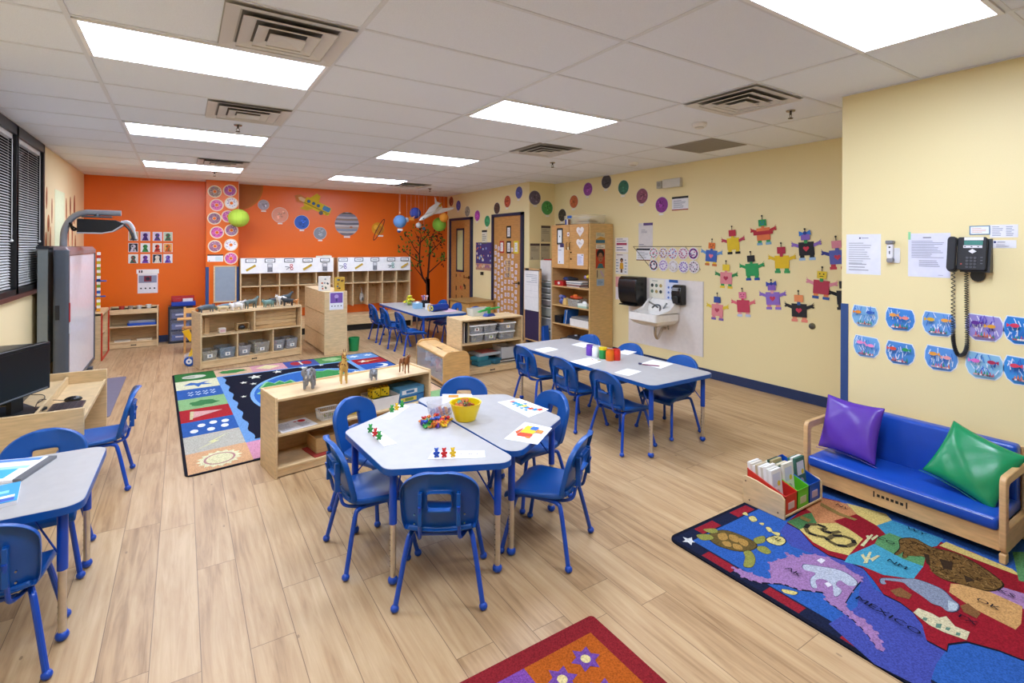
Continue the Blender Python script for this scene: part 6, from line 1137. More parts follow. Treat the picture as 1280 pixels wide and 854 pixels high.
# tree decal
F=Flat(onY(YB,0,0),.001); TB='#3a1c12'; T0=(4.414,0.255); tx,tz=T0
def limb(pts,w0,w1):
    n=len(pts); L=[];Rr=[]
    for i,(x,z) in enumerate(pts):
        a=pts[max(i-1,0)]; b=pts[min(i+1,n-1)]; d=Vector((b[0]-a[0],b[1]-a[1])).normalized(); w=w0+(w1-w0)*i/(n-1); L.append((x-d.y*w,z+d.x*w)); Rr.append((x+d.y*w,z-d.x*w))
    for i in range(n-1): F.mb.face([L[i],L[i+1],Rr[i+1],Rr[i]],F.t+.0004*(1+F.k),A_(TB),M=F.M)
    F.k+=.1
TR=[[(4.468,0.314),(4.46,0.612),(4.442,0.939)],[(4.443,0.791),(4.337,0.942),(4.273,1.209),(4.265,1.416),(4.286,1.681),(4.412,1.801),(4.508,1.921)],[(4.449,0.79),(4.48,1.147),(4.501,1.444),(4.509,1.623),(4.557,1.803),(4.703,1.835)],[(4.265,1.416),(4.146,1.563),(4.052,1.737),(3.96,1.838)],[(4.266,1.268),(4.147,1.328),(4.023,1.417),(3.901,1.533)],[(4.501,1.444),(4.623,1.564),(4.754,1.685),(4.819,1.806)],[(4.48,1.027),(4.658,1.173),(4.822,1.307),(4.938,1.351)],[(4.28,1.622),(4.223,1.798),(4.16,1.914)],[(4.51,1.563),(4.429,1.682),(4.365,1.756)],[(4.337,0.942),(4.21,1.093),(4.117,1.212)],[(4.286,1.681),(4.301,1.829),(4.269,1.975)]]
for q,w in zip(TR,(.036,.024,.026,.012,.012,.012,.014,.010,.010,.012,.010)): 
    limb(q,w,w*.35 if w<.035 else .034)
limb([(tx,0.35),(tx,tz)],.075,.055) if False else None
tr0=TR[0][0]; limb([(tr0[0],.40),(tr0[0],.9),tr0],.044,.036)
r=random.Random(12); tips=[p for q in TR[1:] for p in q[2:]]
for k in range(190):
    x,z=r.choice(tips); x+=r.gauss(0,.08); z+=r.gauss(0,.07); x=min(x,4.82); a=r.uniform(0,6.28); s_=r.uniform(1.1,1.9)
    F.mb.face(xf([(0,0),(.018,.012),(.045,0),(.018,-.012)],a,x,z,s_),F.t+.0015+.00003*k,A_(r.choice(['#3f7a2a','#4f8a2f','#2c5a22','#6a8a2a','#3a2a14','#7a2a18'])),M=F.M)
F.done('tree_decal','dark brown tree wall decal with green leaves beside the cubbies','wall decal')
# ------------------------------------------------------------------ hanging things
def hang(mb,x,y,z,top=CZ-.006): mb.cyl((x,y,z),(x,y,top),.0012,mat('#e4e0da'),n=4)
(lx,lz)=(0.794,2.064); t=thing('paper_lantern','round lime green paper lantern hanging in front of the donuts','lantern',(lx,9.66,lz)); g=mat('#b8d84a','paper'); pr=[(.018,-.148)]+[(.16*math.cos(a)*(1+.01*math.sin(40*a)),.15*math.sin(a)) for a in [(-1.45+2.9*i/22) for i in range(23)]]+[(.018,.148)]
MB().lathe(pr,g,n=28).build('shade',t); b=MB()
for k in range(10):
    a=2*PI*k/10; b.tube([(.161*math.cos(a)*math.cos(e),.161*math.sin(a)*math.cos(e),.151*math.sin(e)) for e in [-1.3+2.6*i/10 for i in range(11)]],.0012,mat('#8fae2c','paper'),4)
b.build('rib',t); s_=MB(); s_.cyl((0,0,.14),(0,0,CZ-.006-lz),.0018,mat('#e8e4de'),n=4); s_.build('string',t)
YM=9.35
MP=[(3.509,2.076),(3.665,2.113),(3.489,2.234),(3.56,1.903),(3.869,2.259),(3.87,2.009),(4.34,2.17),(4.362,2.044),(4.044,1.956),(3.741,2.142),(3.841,2.124)]
MD=[(.125,'#5a86b8','pale blue hanging ball of the space mobile with a name tag'),(.045,'#b8c4d8','small pale blue hanging ball next to the flame shape'),(.022,'#e0a070','tiny orange hanging ball above the pale blue one'),(.04,'#3a5a9c','small dark blue hanging ball below the pale blue one'),(.11,'#3a4aa0','deep blue hanging ball behind the toy shuttle'),(.055,'#b8b4b0','grey and white small hanging ball under the shuttle'),(.09,'#e0902a','orange hanging ball at the end of the mobile'),(.14,'#84b83a','green hanging ball below the orange one'),(.035,'#4a7a8a','teal little hanging ball near the tree decal top')]
for k,((x,z),(r_,c,l)) in enumerate(zip(MP,MD)):
    yy=YM+(.0,.05,-.05,.18,.12,-.05,-.20,.06,.1)[k]; t=thing('planet_ball',l,'hanging ball',(x,yy,z),0,'hanging planets of the space mobile'); MB().sph((0,0,0),r_,mat(c,'paper'),20,14).build('ball',t); s_=MB(); s_.cyl((0,0,r_*.97),(0,0,CZ-.006-z),.0015,mat('#d8d0c8'),n=4); s_.build('string',t)
    if k in (0,): MB().box(-.05,-.01,-r_-.05,.05,-.006,-r_-.015,A_('#e8e4e0')).build('name_tag',t)
(x,z)=MP[9]; t=thing('paper_flame','orange and white flame shape hanging in the space mobile','hanging flame',(x,YM+.02,z)); MB().prism(xf([(-.06,-.03),(-.02,.0),(-.05,.03),(.02,.02),(.08,.05),(.05,.0),(.07,-.04),(.0,-.03)],0),-.006,.006,A_('#e0963a'),'xz').build('flame',t); s_=MB(); s_.cyl((0,0,.015),(0,0,CZ-.006-z),.0015,mat('#d8d0c8'),n=4).build('string',t)
SH=[(3.844,2.099),(4.093,2.255),(4.434,2.323),(4.136,2.486),(4.02,2.346),(4.24,2.233)]
nose,mid,wt,fin,wl_,wr_=[Vector((a,9.2,b)) for a,b in SH]
t=thing('toy_shuttle','white toy space shuttle hanging nose down from the ceiling','toy shuttle',tuple(mid)); wp=P_('#d8d4ce'); tail=mid+Vector((.22,.05,.14))
MB().tube([nose-mid,(nose-mid)*.8+Vector((0,0,.004)),Vector((0,0,0)),tail-mid],[.008,.034,.05,.05],wp,12).build('fuselage',t)
MB().prism([(0,0)]*0 or [(.02,-.03),(.22,.10),(.50,.13),(.46,.09),(.20,.0)],-.008,.008,wp,'xz').prism([(-.16,-.04),(-.06,.10),(.12,.22),(.14,.17),(.06,.05)],-.055,-.04,wp,'xz').build('wing',t)
MB().prism([(.08,.12),(.07,.32),(.12,.22),(.2,.20),(.2,.14)],-.006,.006,wp,'xz').build('tail_fin',t); MB().prism([(.14,.14),(.22,.22),(.2,.12)],-.02,.02,P_('#c8902c'),'xz').prism([(-.2,-.12),(-.16,-.10),(-.17,-.13)],-.04,-.03,P_('#20242c'),'xz').build('marking',t); s_=MB()
for dx,dz in ((-.1,.0),(.1,.1),(.2,.2)): s_.cyl((dx,0,dz*.5),(dx,0,CZ-.006-mid.z),.0013,mat('#d8d0c8'),n=4)
s_.build('string',t)
# ------------------------------------------------------------------ rugs
def carpet(name,label,outline,h,ds,th=.008,edge=None,kids=()):
    mb=MB(); mb.prism(outline,.0004,th,C_(h)); k=0
    for e in ds:
        k+=1 if len(e)==2 else .0
        mb.face(e[0],th+.0004+.00003*k+(.00002 if len(e)==3 else 0),C_(e[1]))
    o=mb.build(name,smooth=0); return tag(o,label,'rug'),mb
# space rug: u across, v away, bilinear
QA=[(.02,4.15),(2.50,4.48),(2.40,7.57),(-.10,7.49)]
def q2(u,v):
    a=Vector(QA[0]).lerp(Vector(QA[1]),u); b=Vector(QA[3]).lerp(Vector(QA[2]),u); r=a.lerp(b,v); return (r.x,r.y)
def qp(P): return [q2(u,v) for u,v in P]
ds=[]; bw=.175; bh=.125
lc=['#efb27c','#c9c3b0','#2f62b8','#c4222a','#8fc07a','#2f62b8','#ece8b8','#2f7a34']
for k,c in enumerate(lc): ds.append((qp(rect(.008,.006+k*.1235,bw,.006+(k+1)*.1235)),c))
tc_=['#e8b890','#e09aa0','#4a5aa8','#5aa04e','#6a9cd8']
for k,c in enumerate(tc_): u0=bw+k*(1-2*bw)/4 if k<4 else 1-bw; ds.append((qp(rect(u0,1-bh,u0+(1-2*bw)/4 if k<4 else .992,.992)),c)); ds.append((qp(rect(u0,.008,u0+(1-2*bw)/4 if k<4 else .992,bh)),['#e898b4','#8fc07a','#e0a050','#4a5aa8','#c4222a'][k]))
for k,c in enumerate(['#8fc07a','#e8b890','#4a5aa8','#2f7a34','#e09aa0','#2f62c0','#b8202a'][::1]): ds.append((qp(rect(1-bw,bh+k*(1-2*bh)/7,.992,bh+(k+1)*(1-2*bh)/7)),c))
ds.append((qp(rect(bw,bh,1-bw,1-bh)),'#6fa4e4')); wav=[]
for i in range(41):
    v=bh+.012+(1-2*bh-.024)*i/40; wav.append((bw+.028+.006*math.sin(i*1.05),v))
wav+=[(1-bw-.025,1-bh-.012),(1-bw-.025,bh+.012)]
ds.append((qp(wav),'#15182c'))
ds.append((qp(circ(.56,.50,.30,44,.30)),'#7fb2ec')); ds.append((qp(circ(.56,.50,.285,44,.285)),'#2f6cc8'))
def blob(cx,cy,rx,ry,seed,n=22,k=.25):
    r=random.Random(seed); return [(cx+rx*math.cos(2*PI*i/n)*(1+r.uniform(-k,k)),cy+ry*math.sin(2*PI*i/n)*(1+r.uniform(-k,k))) for i in range(n)]
for b in ((.40,.56,.08,.13,1),(.62,.66,.09,.10,2),(.66,.36,.08,.12,4),(.50,.40,.05,.05,5)): ds.append((qp(blob(*b[:2],b[2]*1.12,b[3]*1.1,b[4])),'#8fd08a')); ds.append((qp(blob(*b)),'#3a9a4a'))
for (u,v,s_) in ((.33,.80,.030),(.27,.735,.016),(.305,.70,.015),(.44,.835,.022),(.30,.32,.025),(.34,.22,.028),(.57,.85,.022),(.66,.855,.014),(.75,.80,.024),(.77,.66,.018),(.78,.3,.022),(.24,.55,.012)): ds.append((qp(star(u,v,s_*1.1,5,.45)),'#f0eeda'))
def mot(k,P,c,side='l'):
    if side=='l': u0,v0,su,sv=.03,.012+k*.1235,.125,.10
    elif side=='t': u0,v0,su,sv=bw+k*(1-2*bw)/4+.02,1-bh+.02,.12,.09
    else: u0,v0,su,sv=1-bw+.02,bh+k*(1-2*bh)/7+.01,.135,.085
    ds.append((qp([(u0+x*su,v0+y*sv) for x,y in P]),c))
for i in range(1): mot(0,star(.5,.5,.50,16,.8),'#f4ecb8'); mot(0,circ(.5,.5,.34,20),'#c98a8a'); mot(0,circ(.5,.5,.29,20),'#f0e8b0')
mot(1,[(.05,.1),(.45,.45),(.35,.5),(.9,.95),(.5,.55),(.62,.5)],'#f0eca0')
for x,y in ((.1,.3),(.3,.7),(.5,.25),(.6,.8),(.85,.35),(.9,.75)): mot(2,circ(x,y,.10,10,.15),'#eef0f4')
mot(3,[(.05,.2),(.95,.65),(.15,.9)],'#e8a8a0'); mot(3,[(.05,.15),(.12,.12),(.2,.9),(.1,.95)],'#d8c890')
mot(4,blob(.5,.5,.42,.3,8),'#3f8a4a'); 
for i in range(4): 
    for j in range(2): x=.12+.22*i; y=.3+.3*j; mot(5,[(x,y),(x+.05,y+.18),(x+.1,y),(x+.15,y+.18),(x+.19,y),(x+.15,y+.06),(x+.1,y-.1),(x+.05,y+.06)],'#c8dcf4')
mot(6,[(.05,.5),(.4,.42),(.5,.1),(.6,.4),(.95,.3),(.7,.6),(.9,.85),(.5,.65),(.3,.85)],'#3f74c8'); mot(7,circ(.45,.5,.4,18,.28),'#d8d8c0'); mot(7,circ(.3,.5,.2,12,.16),'#b4b8a0')
mot(0,blob(.5,.5,.5,.3,3),'#3f8a3c','t'); mot(1,[(.0,.5),(.5,.95),(1,.5),(.5,.05)],'#f0dc9c','t'); mot(2,circ(.28,.5,.22,12,.4),'#c0303a','t'); mot(2,circ(.75,.5,.22,12,.4),'#c0303a','t'); mot(2,rect(.46,.1,.54,.9),'#f0e4c8','t'); mot(3,blob(.5,.5,.4,.35,9),'#a8d08a','t')
mot(4,star(.2,.5,.28,6,.5),'#e8f0fa','t'); mot(4,star(.9,.5,.25,6,.5),'#e8f0fa','t')
mot(6,star(.25,.5,.28),'#f2ecd0','r'); mot(6,[(.3,.6),(.95,.62),(.3,.35)],'#f0b070','r'); mot(5,circ(.55,.5,.34,22,.42),'#f0f0e8','r'); mot(5,circ(.42,.58,.30,22,.38),'#2f62c0','r')
carpet('area_rug','large space rug with earth, stars and picture squares behind the low shelf',roundpoly(QA,.05),'#1c1c28',ds)
# map rug
OB=[(2.25,1.885),(3.93,1.885),(3.93,-.75),(2.25,-.75)]; ds=[]
z1=.0085
def RBp(L): return L
ds.append(([(2.27,1.865),(3.92,1.865),(3.92,-.74),(2.27,-.74)],'#1a2242'))
y=1.68; k=0
while y>-.7:
    if k%2==0: ds.append((rect(2.275,y-.165,2.335,y),'#a81c2c'))
    y-=.165; k+=1
x=2.45; k=0
while x<3.9:
    if k%2==0: ds.append((rect(x,1.80,x+.165,1.86),'#a81c2c'))
    x+=.165; k+=1
ds.append((star(2.33,1.80,.042,5,.45),'#e8e8e4'))
ds.append(([(2.345,1.79),(3.9,1.79),(3.9,-.7),(2.345,-.7)],'#2a62c0'))
ds.append(([(2.964,1.614),(2.967,1.533),(2.91,1.42),(2.863,1.283),(2.858,1.176),(2.735,1.077),(2.746,0.968),(2.697,0.903),(2.592,0.833),(2.568,0.76),(2.446,0.755),(2.331,0.736),(2.281,0.683),(2.245,0.883),(2.319,1.083),(2.539,1.066),(2.75,1.141),(2.76,1.237),(2.782,1.357),(2.75,1.474),(2.834,1.583)],'#4450b4'))
# land masses
def Zr(c,h,out='#15182c'):
    if out:
        cx=sum(p[0] for p in c)/len(c); cy=sum(p[1] for p in c)/len(c); ds.append(([(cx+(x-cx)*1.0+(.012 if x>cx else -.012)*0-.010,cy+(y-cy)*1.0-.006) for x,y in c],out))
    ds.append((c,h))
land=[[(3.452,1.659),(3.494,1.568),(3.435,1.461),(3.391,1.337),(3.351,1.223),(3.482,1.058),(3.509,0.933),(3.472,0.76),(3.412,0.697),(3.412,0.602),(2.846,0.501),(2.761,0.579),(2.743,0.649),(2.694,0.733),(2.614,0.769),(2.564,0.759),(2.564,0.824),(2.656,0.869),(2.713,0.924),(2.735,0.975),(2.735,1.042),(2.812,1.114),(2.87,1.181),(2.867,1.252),(2.838,1.327),(2.862,1.418),(2.954,1.535),(2.964,1.614),(3.235,1.647)]][0]
Zr(land,'#a81626')
ST=[([(2.973,1.619),(3.155,1.606),(3.217,1.59),(3.107,1.516),(2.954,1.535)],'#4f8a4c'),([(3.218,1.638),(3.444,1.655),(3.497,1.536),(3.42,1.439),(3.22,1.444),(3.107,1.516),(3.205,1.598)],'#d88a52'),
([(2.954,1.535),(3.107,1.516),(3.22,1.444),(3.173,1.335),(3.153,1.298),(2.922,1.269),(2.879,1.346),(2.89,1.432)],'#e0c468'),([(3.216,1.477),(3.42,1.439),(3.354,1.254),(3.239,1.26),(3.19,1.324),(3.204,1.437)],'#a01624'),
([(3.505,1.539),(3.526,1.484),(3.567,1.346),(3.491,1.274),(3.37,1.314),(3.412,1.436)],'#e0c468'),([(3.374,1.319),(3.513,1.296),(3.53,1.06),(3.335,1.049),(3.294,1.136),(3.31,1.248)],'#3a9cc4'),
([(3.239,1.26),(3.346,1.246),(3.357,1.075),(3.141,1.023),(3.111,1.097),(3.154,1.243)],'#5a9a5c'),([(2.922,1.269),(3.154,1.243),(3.126,1.102),(3.141,1.023),(2.977,1.009),(2.891,1.102),(2.883,1.186),(2.842,1.254)],'#3fa4c8'),
([(3.357,1.075),(3.438,1.044),(3.46,0.767),(3.367,0.725),(3.283,0.706),(3.244,0.779),(3.252,0.953)],'#a01624'),([(3.432,1.049),(3.509,1.041),(3.491,0.774),(3.451,0.735),(3.445,0.764)],'#e0c468'),([(3.258,0.782),(3.29,0.69),(3.157,0.653),(3.137,0.676),(3.169,0.79)],'#b080b8'),
([(3.091,0.9),(3.174,0.823),(3.165,0.669),(3.015,0.641),(2.949,0.644),(2.962,0.777),(3.008,0.881)],'#dca25c'),([(3.689,0.819),(3.896,0.688),(3.469,0.612),(3.396,0.731)],'#5a9a5c')]
for c,h in ST: ds.append((c,h))
# alaska, islands
ak=[(2.319,1.53),(2.353,1.456),(2.394,1.378),(2.512,1.454),(2.636,1.427),(2.666,1.451),(2.681,1.392),(2.735,1.398),(2.812,1.315),(2.783,1.17),(2.75,1.141),(2.506,1.105),(2.471,1.016),(2.434,0.953),(2.362,0.899),(2.348,0.914),(2.399,0.975),(2.439,1.047),(2.454,1.099),(2.468,1.166),(2.514,1.194),(2.438,1.265),(2.41,1.331),(2.327,1.396),(2.296,1.466)]
ak=sm(ak,2); Zr(ak,'#a878b4')
ra=random.Random(8)
for q in range(0,len(ak),1):
    x,y=ak[q]; ds.append((blob(x,y,.010,.010,q,7,.4),'#a878b4',1))
isl=[[(2.833,1.809),(2.869,1.81),(2.844,1.779)],[(2.828,1.766),(2.867,1.757),(2.841,1.72),(2.802,1.727)],[(2.82,1.697),(2.845,1.682),(2.817,1.671)],[(2.811,1.65),(2.829,1.638),(2.805,1.608),(2.782,1.616)],[(2.793,1.609),(2.82,1.575),(2.785,1.564)],[(2.704,1.582),(2.765,1.576),(2.791,1.543),(2.764,1.512),(2.703,1.51),(2.683,1.554)],[(2.369,1.309),(2.406,1.262),(2.375,1.259),(2.352,1.292)]]
for q in isl: ds.append((grow(sm(q),1.12),'#1c2040')); ds.append((sm(q),'#e0cf74'))
# animals woven into the rug
tur=[[(2.473,1.777),(2.579,1.761),(2.616,1.67),(2.612,1.592),(2.556,1.566),(2.472,1.595),(2.425,1.673),(2.431,1.738)],[(2.418,1.812),(2.473,1.777),(2.456,1.738),(2.398,1.759),(2.395,1.794)],[(2.49,1.828),(2.551,1.796),(2.534,1.766),(2.492,1.782)],[(2.487,1.579),(2.523,1.562),(2.48,1.511),(2.407,1.482),(2.375,1.508),(2.447,1.546)],[(2.644,1.62),(2.717,1.606),(2.668,1.572),(2.613,1.585)],[(2.595,1.566),(2.627,1.545),(2.608,1.502),(2.57,1.503),(2.563,1.546)]]
for i,q in enumerate(tur): ds.append((grow(sm(q),1.05),'#3a3418')); ds.append((sm(q),'#6a5426' if i==0 else '#96963c'))
for a in [[(2.513,1.752),(2.56,1.739),(2.523,1.696),(2.478,1.709)],[(2.568,1.717),(2.588,1.678),(2.538,1.645),(2.526,1.684)],[(2.584,1.667),(2.591,1.621),(2.543,1.599),(2.537,1.633)],[(2.472,1.696),(2.505,1.675),(2.474,1.642),(2.45,1.664)],[(2.505,1.653),(2.526,1.621),(2.497,1.594),(2.472,1.625)]]: ds.append((sm(a),'#b98a3c'))
be=[[(2.644,1.351),(2.687,1.31),(2.748,1.232),(2.736,1.162),(2.698,1.136),(2.659,1.154),(2.665,1.194),(2.614,1.19),(2.593,1.155),(2.538,1.147),(2.53,1.16),(2.599,1.199),(2.606,1.244),(2.565,1.257),(2.517,1.227),(2.503,1.243),(2.557,1.276),(2.622,1.285),(2.604,1.331)]][0]; ds.append((grow(sm(be),1.03),'#4a5470')); ds.append((sm(be),'#bcc4d6'))
for q in [[(2.736,1.335),(2.775,1.333),(2.774,1.311),(2.725,1.308)],[(2.578,1.224),(2.607,1.219),(2.596,1.198),(2.563,1.2)]]: ds.append((q,'#e8e4ee'))
bi=[(3.318,1.184),(3.395,1.145),(3.376,1.062),(3.415,0.977),(3.39,0.879),(3.309,0.774),(3.233,0.766),(3.169,0.79),(3.149,0.826),(3.126,0.873),(3.101,0.93),(3.127,0.984),(3.235,1.048),(3.18,1.097),(3.147,1.097),(3.146,1.11),(3.202,1.127),(3.141,1.13),(3.14,1.143),(3.223,1.15)]; ds.append((grow(sm(bi),1.03),'#2c1e12')); ds.append((sm(bi),'#7a5626'))
rb=random.Random(5)
bx0,bx1=min(p[0] for p in bi),max(p[0] for p in bi); by0,by1=min(p[1] for p in bi),max(p[1] for p in bi)
def inside(x,y,P):
    c=False
    for i in range(len(P)):
        (x0,y0),(x1,y1)=P[i-1],P[i]
        if (y0>y)!=(y1>y) and x<(x1-x0)*(y-y0)/(y1-y0)+x0: c=not c
    return c
for q in range(500):
    x,y=rb.uniform(bx0,bx1),rb.uniform(by0,by1)
    if inside(x,y,bi): ds.append((xf(rect(-.013,-.0022,.013,.0022),rb.uniform(0,3),x,y),rb.choice(['#3c2614','#a27a3c','#8a6228','#54391c']),1))
for q in [] and [[(3.325,1.167),(3.369,1.129),(3.314,1.086),(3.251,1.096),(3.247,1.135)],[(3.328,1.047),(3.354,1.007),(3.269,0.969),(3.226,0.997)],[(3.355,0.972),(3.356,0.914),(3.25,0.875),(3.23,0.913)],[(3.32,0.883),(3.279,0.818),(3.209,0.801),(3.204,0.841)]]: ds.append((q,'#a47c3c'))
for q in [[(3.283,1.003),(3.309,0.958),(3.221,0.932),(3.198,0.96)],[(3.226,0.89),(3.217,0.844),(3.16,0.861)],[(3.274,1.066),(3.278,1.043),(3.172,1.003),(3.182,1.024)]]: ds.append((q,'#3f2c1c'))
ar=[(2.924,1.043),(2.983,1.005),(3.002,0.944),(2.997,0.899),(2.957,0.856),(2.934,0.827),(2.88,0.818),(2.841,0.837),(2.854,0.866),(2.844,0.894),(2.864,0.937),(2.885,0.994),(2.903,1.024),(2.871,1.059),(2.847,1.079),(2.824,1.064),(2.806,1.075),(2.834,1.092),(2.867,1.087)]; ds.append((grow(sm(ar),1.03),'#39405a')); ds.append((sm(ar),'#8a94ac')); ds.append(([(2.929,0.863),(2.939,0.83),(2.88,0.818),(2.851,0.837)],'#b8c8d4'))
for q in [[(2.786,1.033),(2.85,1.016),(2.836,0.966),(2.79,0.961),(2.763,1.001)],[(2.933,0.82),(2.982,0.807),(2.948,0.754),(2.893,0.754),(2.895,0.798)]]: ds.append((q,'#8c5a30'))
al=[(2.703,0.916),(2.754,0.915),(2.766,0.869),(2.761,0.842),(2.798,0.829),(2.755,0.787),(2.766,0.742),(2.698,0.734),(2.673,0.801),(2.672,0.849)]; ds.append((al,'#dcd0a4'))
for q in [[(2.708,0.836),(2.725,0.822),(2.687,0.815),(2.676,0.829)],[(2.707,0.881),(2.714,0.868),(2.688,0.864),(2.684,0.877)],[(2.719,0.805),(2.727,0.793),(2.701,0.791),(2.696,0.803)],[(2.718,0.772),(2.726,0.76),(2.701,0.757),(2.695,0.768)]]: ds.append((q,'#5f8a78'))
for q in [[(2.91,1.197),(3.048,1.225),(3.052,1.216),(2.928,1.185)],[(2.975,1.235),(2.999,1.232),(2.971,1.209),(3.001,1.202),(2.978,1.193),(2.942,1.204)],[(2.981,1.194),(3.049,1.188),(3.053,1.177),(2.963,1.177)],[(3.07,1.277),(3.239,1.293),(3.243,1.284),(3.074,1.262)],[(3.173,1.285),(3.198,1.302),(3.216,1.298),(3.196,1.28)],[(3.191,1.274),(3.26,1.274),(3.255,1.263),(3.174,1.262)]]: ds.append((q,'#d8d49a'))
# snake as a thick ring pair
def ringband(P,w,h):
    n=len(P)
    for i in range(n-1):
        a,b=Vector(P[i]),Vector(P[i+1]); d=(b-a).normalized()*w; ds.append(([(a.x-d.y,a.y+d.x),(b.x-d.y,b.y+d.x),(b.x+d.y,b.y-d.x),(a.x+d.y,a.y-d.x)],h if (i//1)%2 else '#6a5a34'))
ringband([(3.123,1.4),(3.066,1.419),(3.046,1.456),(3.101,1.466),(3.091,1.508),(3.048,1.535),(2.994,1.523),(2.957,1.489),(2.968,1.448),(2.994,1.415),(2.972,1.39),(2.965,1.344),(3.0,1.31),(3.062,1.301),(3.097,1.324),(3.09,1.371),(3.042,1.401),(2.992,1.4)],.012,'#2a2622')
for q in [[(3.374,1.622),(3.342,1.499),(3.348,1.408),(3.319,1.411),(3.303,1.497),(3.329,1.608)],[(3.11,1.608),(3.111,1.55),(3.071,1.546),(3.07,1.595)]]: ds.append((q,'#9a7a3a'))
o,mb=carpet('area_rug','blue and red map rug with a turtle and bison in front of the couch',roundpoly(OB,.06),'#14182c',ds)
tx_=MB(); kk=C_('#11142a'); d0=Vector((4.732,1.138) if False else (0,0))
def rt(t,pt,size,ang=-92,c=kk,sx=1.25): put_text(tx_,t,size,c,Matrix.Translation((pt[0],pt[1],.0185))@Matrix.Rotation(R(ang),4,'Z'),sx)
rt('MEXICO',(2.578,0.968),.05,-95,sx=1.35)
for s_,pt in (('NV',(3.417,1.52)),('AZ',(3.045,1.443)),('CO',(3.226,1.217)),('NM',(3.034,1.096)),('WY',(3.478,1.166)),('OK',(3.039,0.753)),('TX',(2.837,0.774)),('KS',(3.206,0.732)),('AK',(2.53,1.344)),('HI',(2.736,1.552))): rt(s_,pt,.045)
tx_.build('lettering',o,smooth=0)
# alphabet rug in the foreground
OC=[(1.505,1.665),(1.505,-1.2),(-.6,-1.2),(-.6,1.665)]; ds=[]; bb=.075; ts=.335
cols=['#c85a10','#8a4ab0','#5aa83a','#5ab4e0','#d8b020','#c8323a','#2f62c0']
for i in range(6):
    for j in range(8): x1=1.505-bb-i*ts; y1=1.665-bb-j*ts; c=cols[(i*1+j*3)%7]; ds.append((rect(max(x1-ts,-.53),max(y1-ts,-1.13),x1,y1),c))
cx,cy=1.505-bb-ts/2,1.665-bb-ts/2
for dx,dy in ((-.075,.05),(.06,.075),(.02,-.075)):
    ds.append(([(cx+dx+ (.062 if q%2 else .036)*math.cos(PI*q/6+.3),cy+dy+(.062 if q%2 else .036)*math.sin(PI*q/6+.3)) for q in range(12)],'#7a48a8')); ds.append((circ(cx+dx,cy+dy,.020,12),'#ecd48a'))
o,mb=carpet('area_rug','red bordered rug corner with three purple flowers on an orange square',roundpoly(OC,.02),'#9c2028',ds)
tx_=MB(); put_text(tx_,'I',.26,C_('#5ab0dc'),Matrix.Translation((cx-ts,cy-.02,.0125))@Matrix.Rotation(R(4),4,'Z'),1.3); put_text(tx_,'U',.2,C_('#7a48a8'),Matrix.Translation((cx,cy-ts,.0125)),1.2); tx_.build('lettering',o,smooth=0)
# ------------------------------------------------------------------ things on the hexagonal table
def card(pts_,c,label,draw=None,name='activity_card',cat='card',z=TZ+.0005):
    cx=sum(p[0] for p in pts_)/4; cy=sum(p[1] for p in pts_)/4; mb=MB(); mb.prism(pts_,z,z+.0012,A_(c)); F=type('q',(),{})(); st=[0]
    def p(poly,h): st[0]+=1; mb.face(poly,z+.0012+.0003*st[0],A_(h))
    if draw: draw(p,pts_)
    return tag(mb.build(name,smooth=0),label,cat)
def bil(P,u,v): a=Vector(P[0]).lerp(Vector(P[1]),u); b=Vector(P[3]).lerp(Vector(P[2]),u); r=a.lerp(b,v); return (r.x,r.y)
c1_=[(1.011,2.299),(1.263,2.174),(1.299,2.244),(1.045,2.368)]
c1_=[(1.007,2.295),(1.254,2.163),(1.295,2.241),(1.071,2.376)]
def dsh(p,P):
    for u in (.55,.7,.74,.85): p([bil(P,u,.45),bil(P,u+.02,.45),bil(P,u+.02,.6),bil(P,u,.6)],'#8a8a9a')
card(c1_,'#ecebf0','white pattern strip under the blue, red and yellow bears at the near table edge',dsh)
c2_=[(0.881,2.561),(0.952,2.567),(0.929,2.867),(0.882,2.837)]; card(c2_,'#ecebf0','white pattern strip under the green and red bears at the table corner',dsh)
c3_=[(1.006,2.986),(1.048,2.936),(1.241,3.119),(1.207,3.2)]; card(c3_,'#ecebf0','white pattern strip under the green and yellow bears near the low shelf',dsh)
c4_=[(1.389,2.951),(1.445,2.916),(1.712,3.118),(1.528,3.233)]; card([(1.396,2.965),(1.576,2.891),(1.712,3.141),(1.536,3.25)],'#f0f0f2','white card with an orange block behind the yellow bowl',lambda p,P:p([bil(P,.2,.72),bil(P,.55,.72),bil(P,.55,.95),bil(P,.2,.95)],'#d8862c'))
def stegos(p,P):
    for u,v,c in ((.12,.5,'#d84a2a'),(.2,.5,'#2f8ac0'),(.3,.5,'#3a9ac8'),(.4,.5,'#3f9a8a'),(.5,.55,'#e8c82c'),(.6,.5,'#3a8ac8'),(.7,.55,'#d8562c'),(.8,.6,'#3a8ac8'),(.88,.72,'#d8462a')): p([bil(P,u-.05,v-.08),bil(P,u+.05,v-.08),bil(P,u+.06,v+.10),bil(P,u-.03,v+.13)],c)
    for u in (.25,.38,.52,.66): p([bil(P,u,v_) for v_ in (.28,)]+[bil(P,u+.05,.42),bil(P,u+.1,.28)],'#2f86c4')
    p([bil(P,.36,.66),bil(P,.42,.84),bil(P,.46,.68)],'#3a7ac0')
card([(1.769,2.89),(1.773,2.533),(1.968,2.59),(1.936,2.88)],'#f1f1f3','white card with a blue dinosaur of pattern blocks on the far table half',stegos)
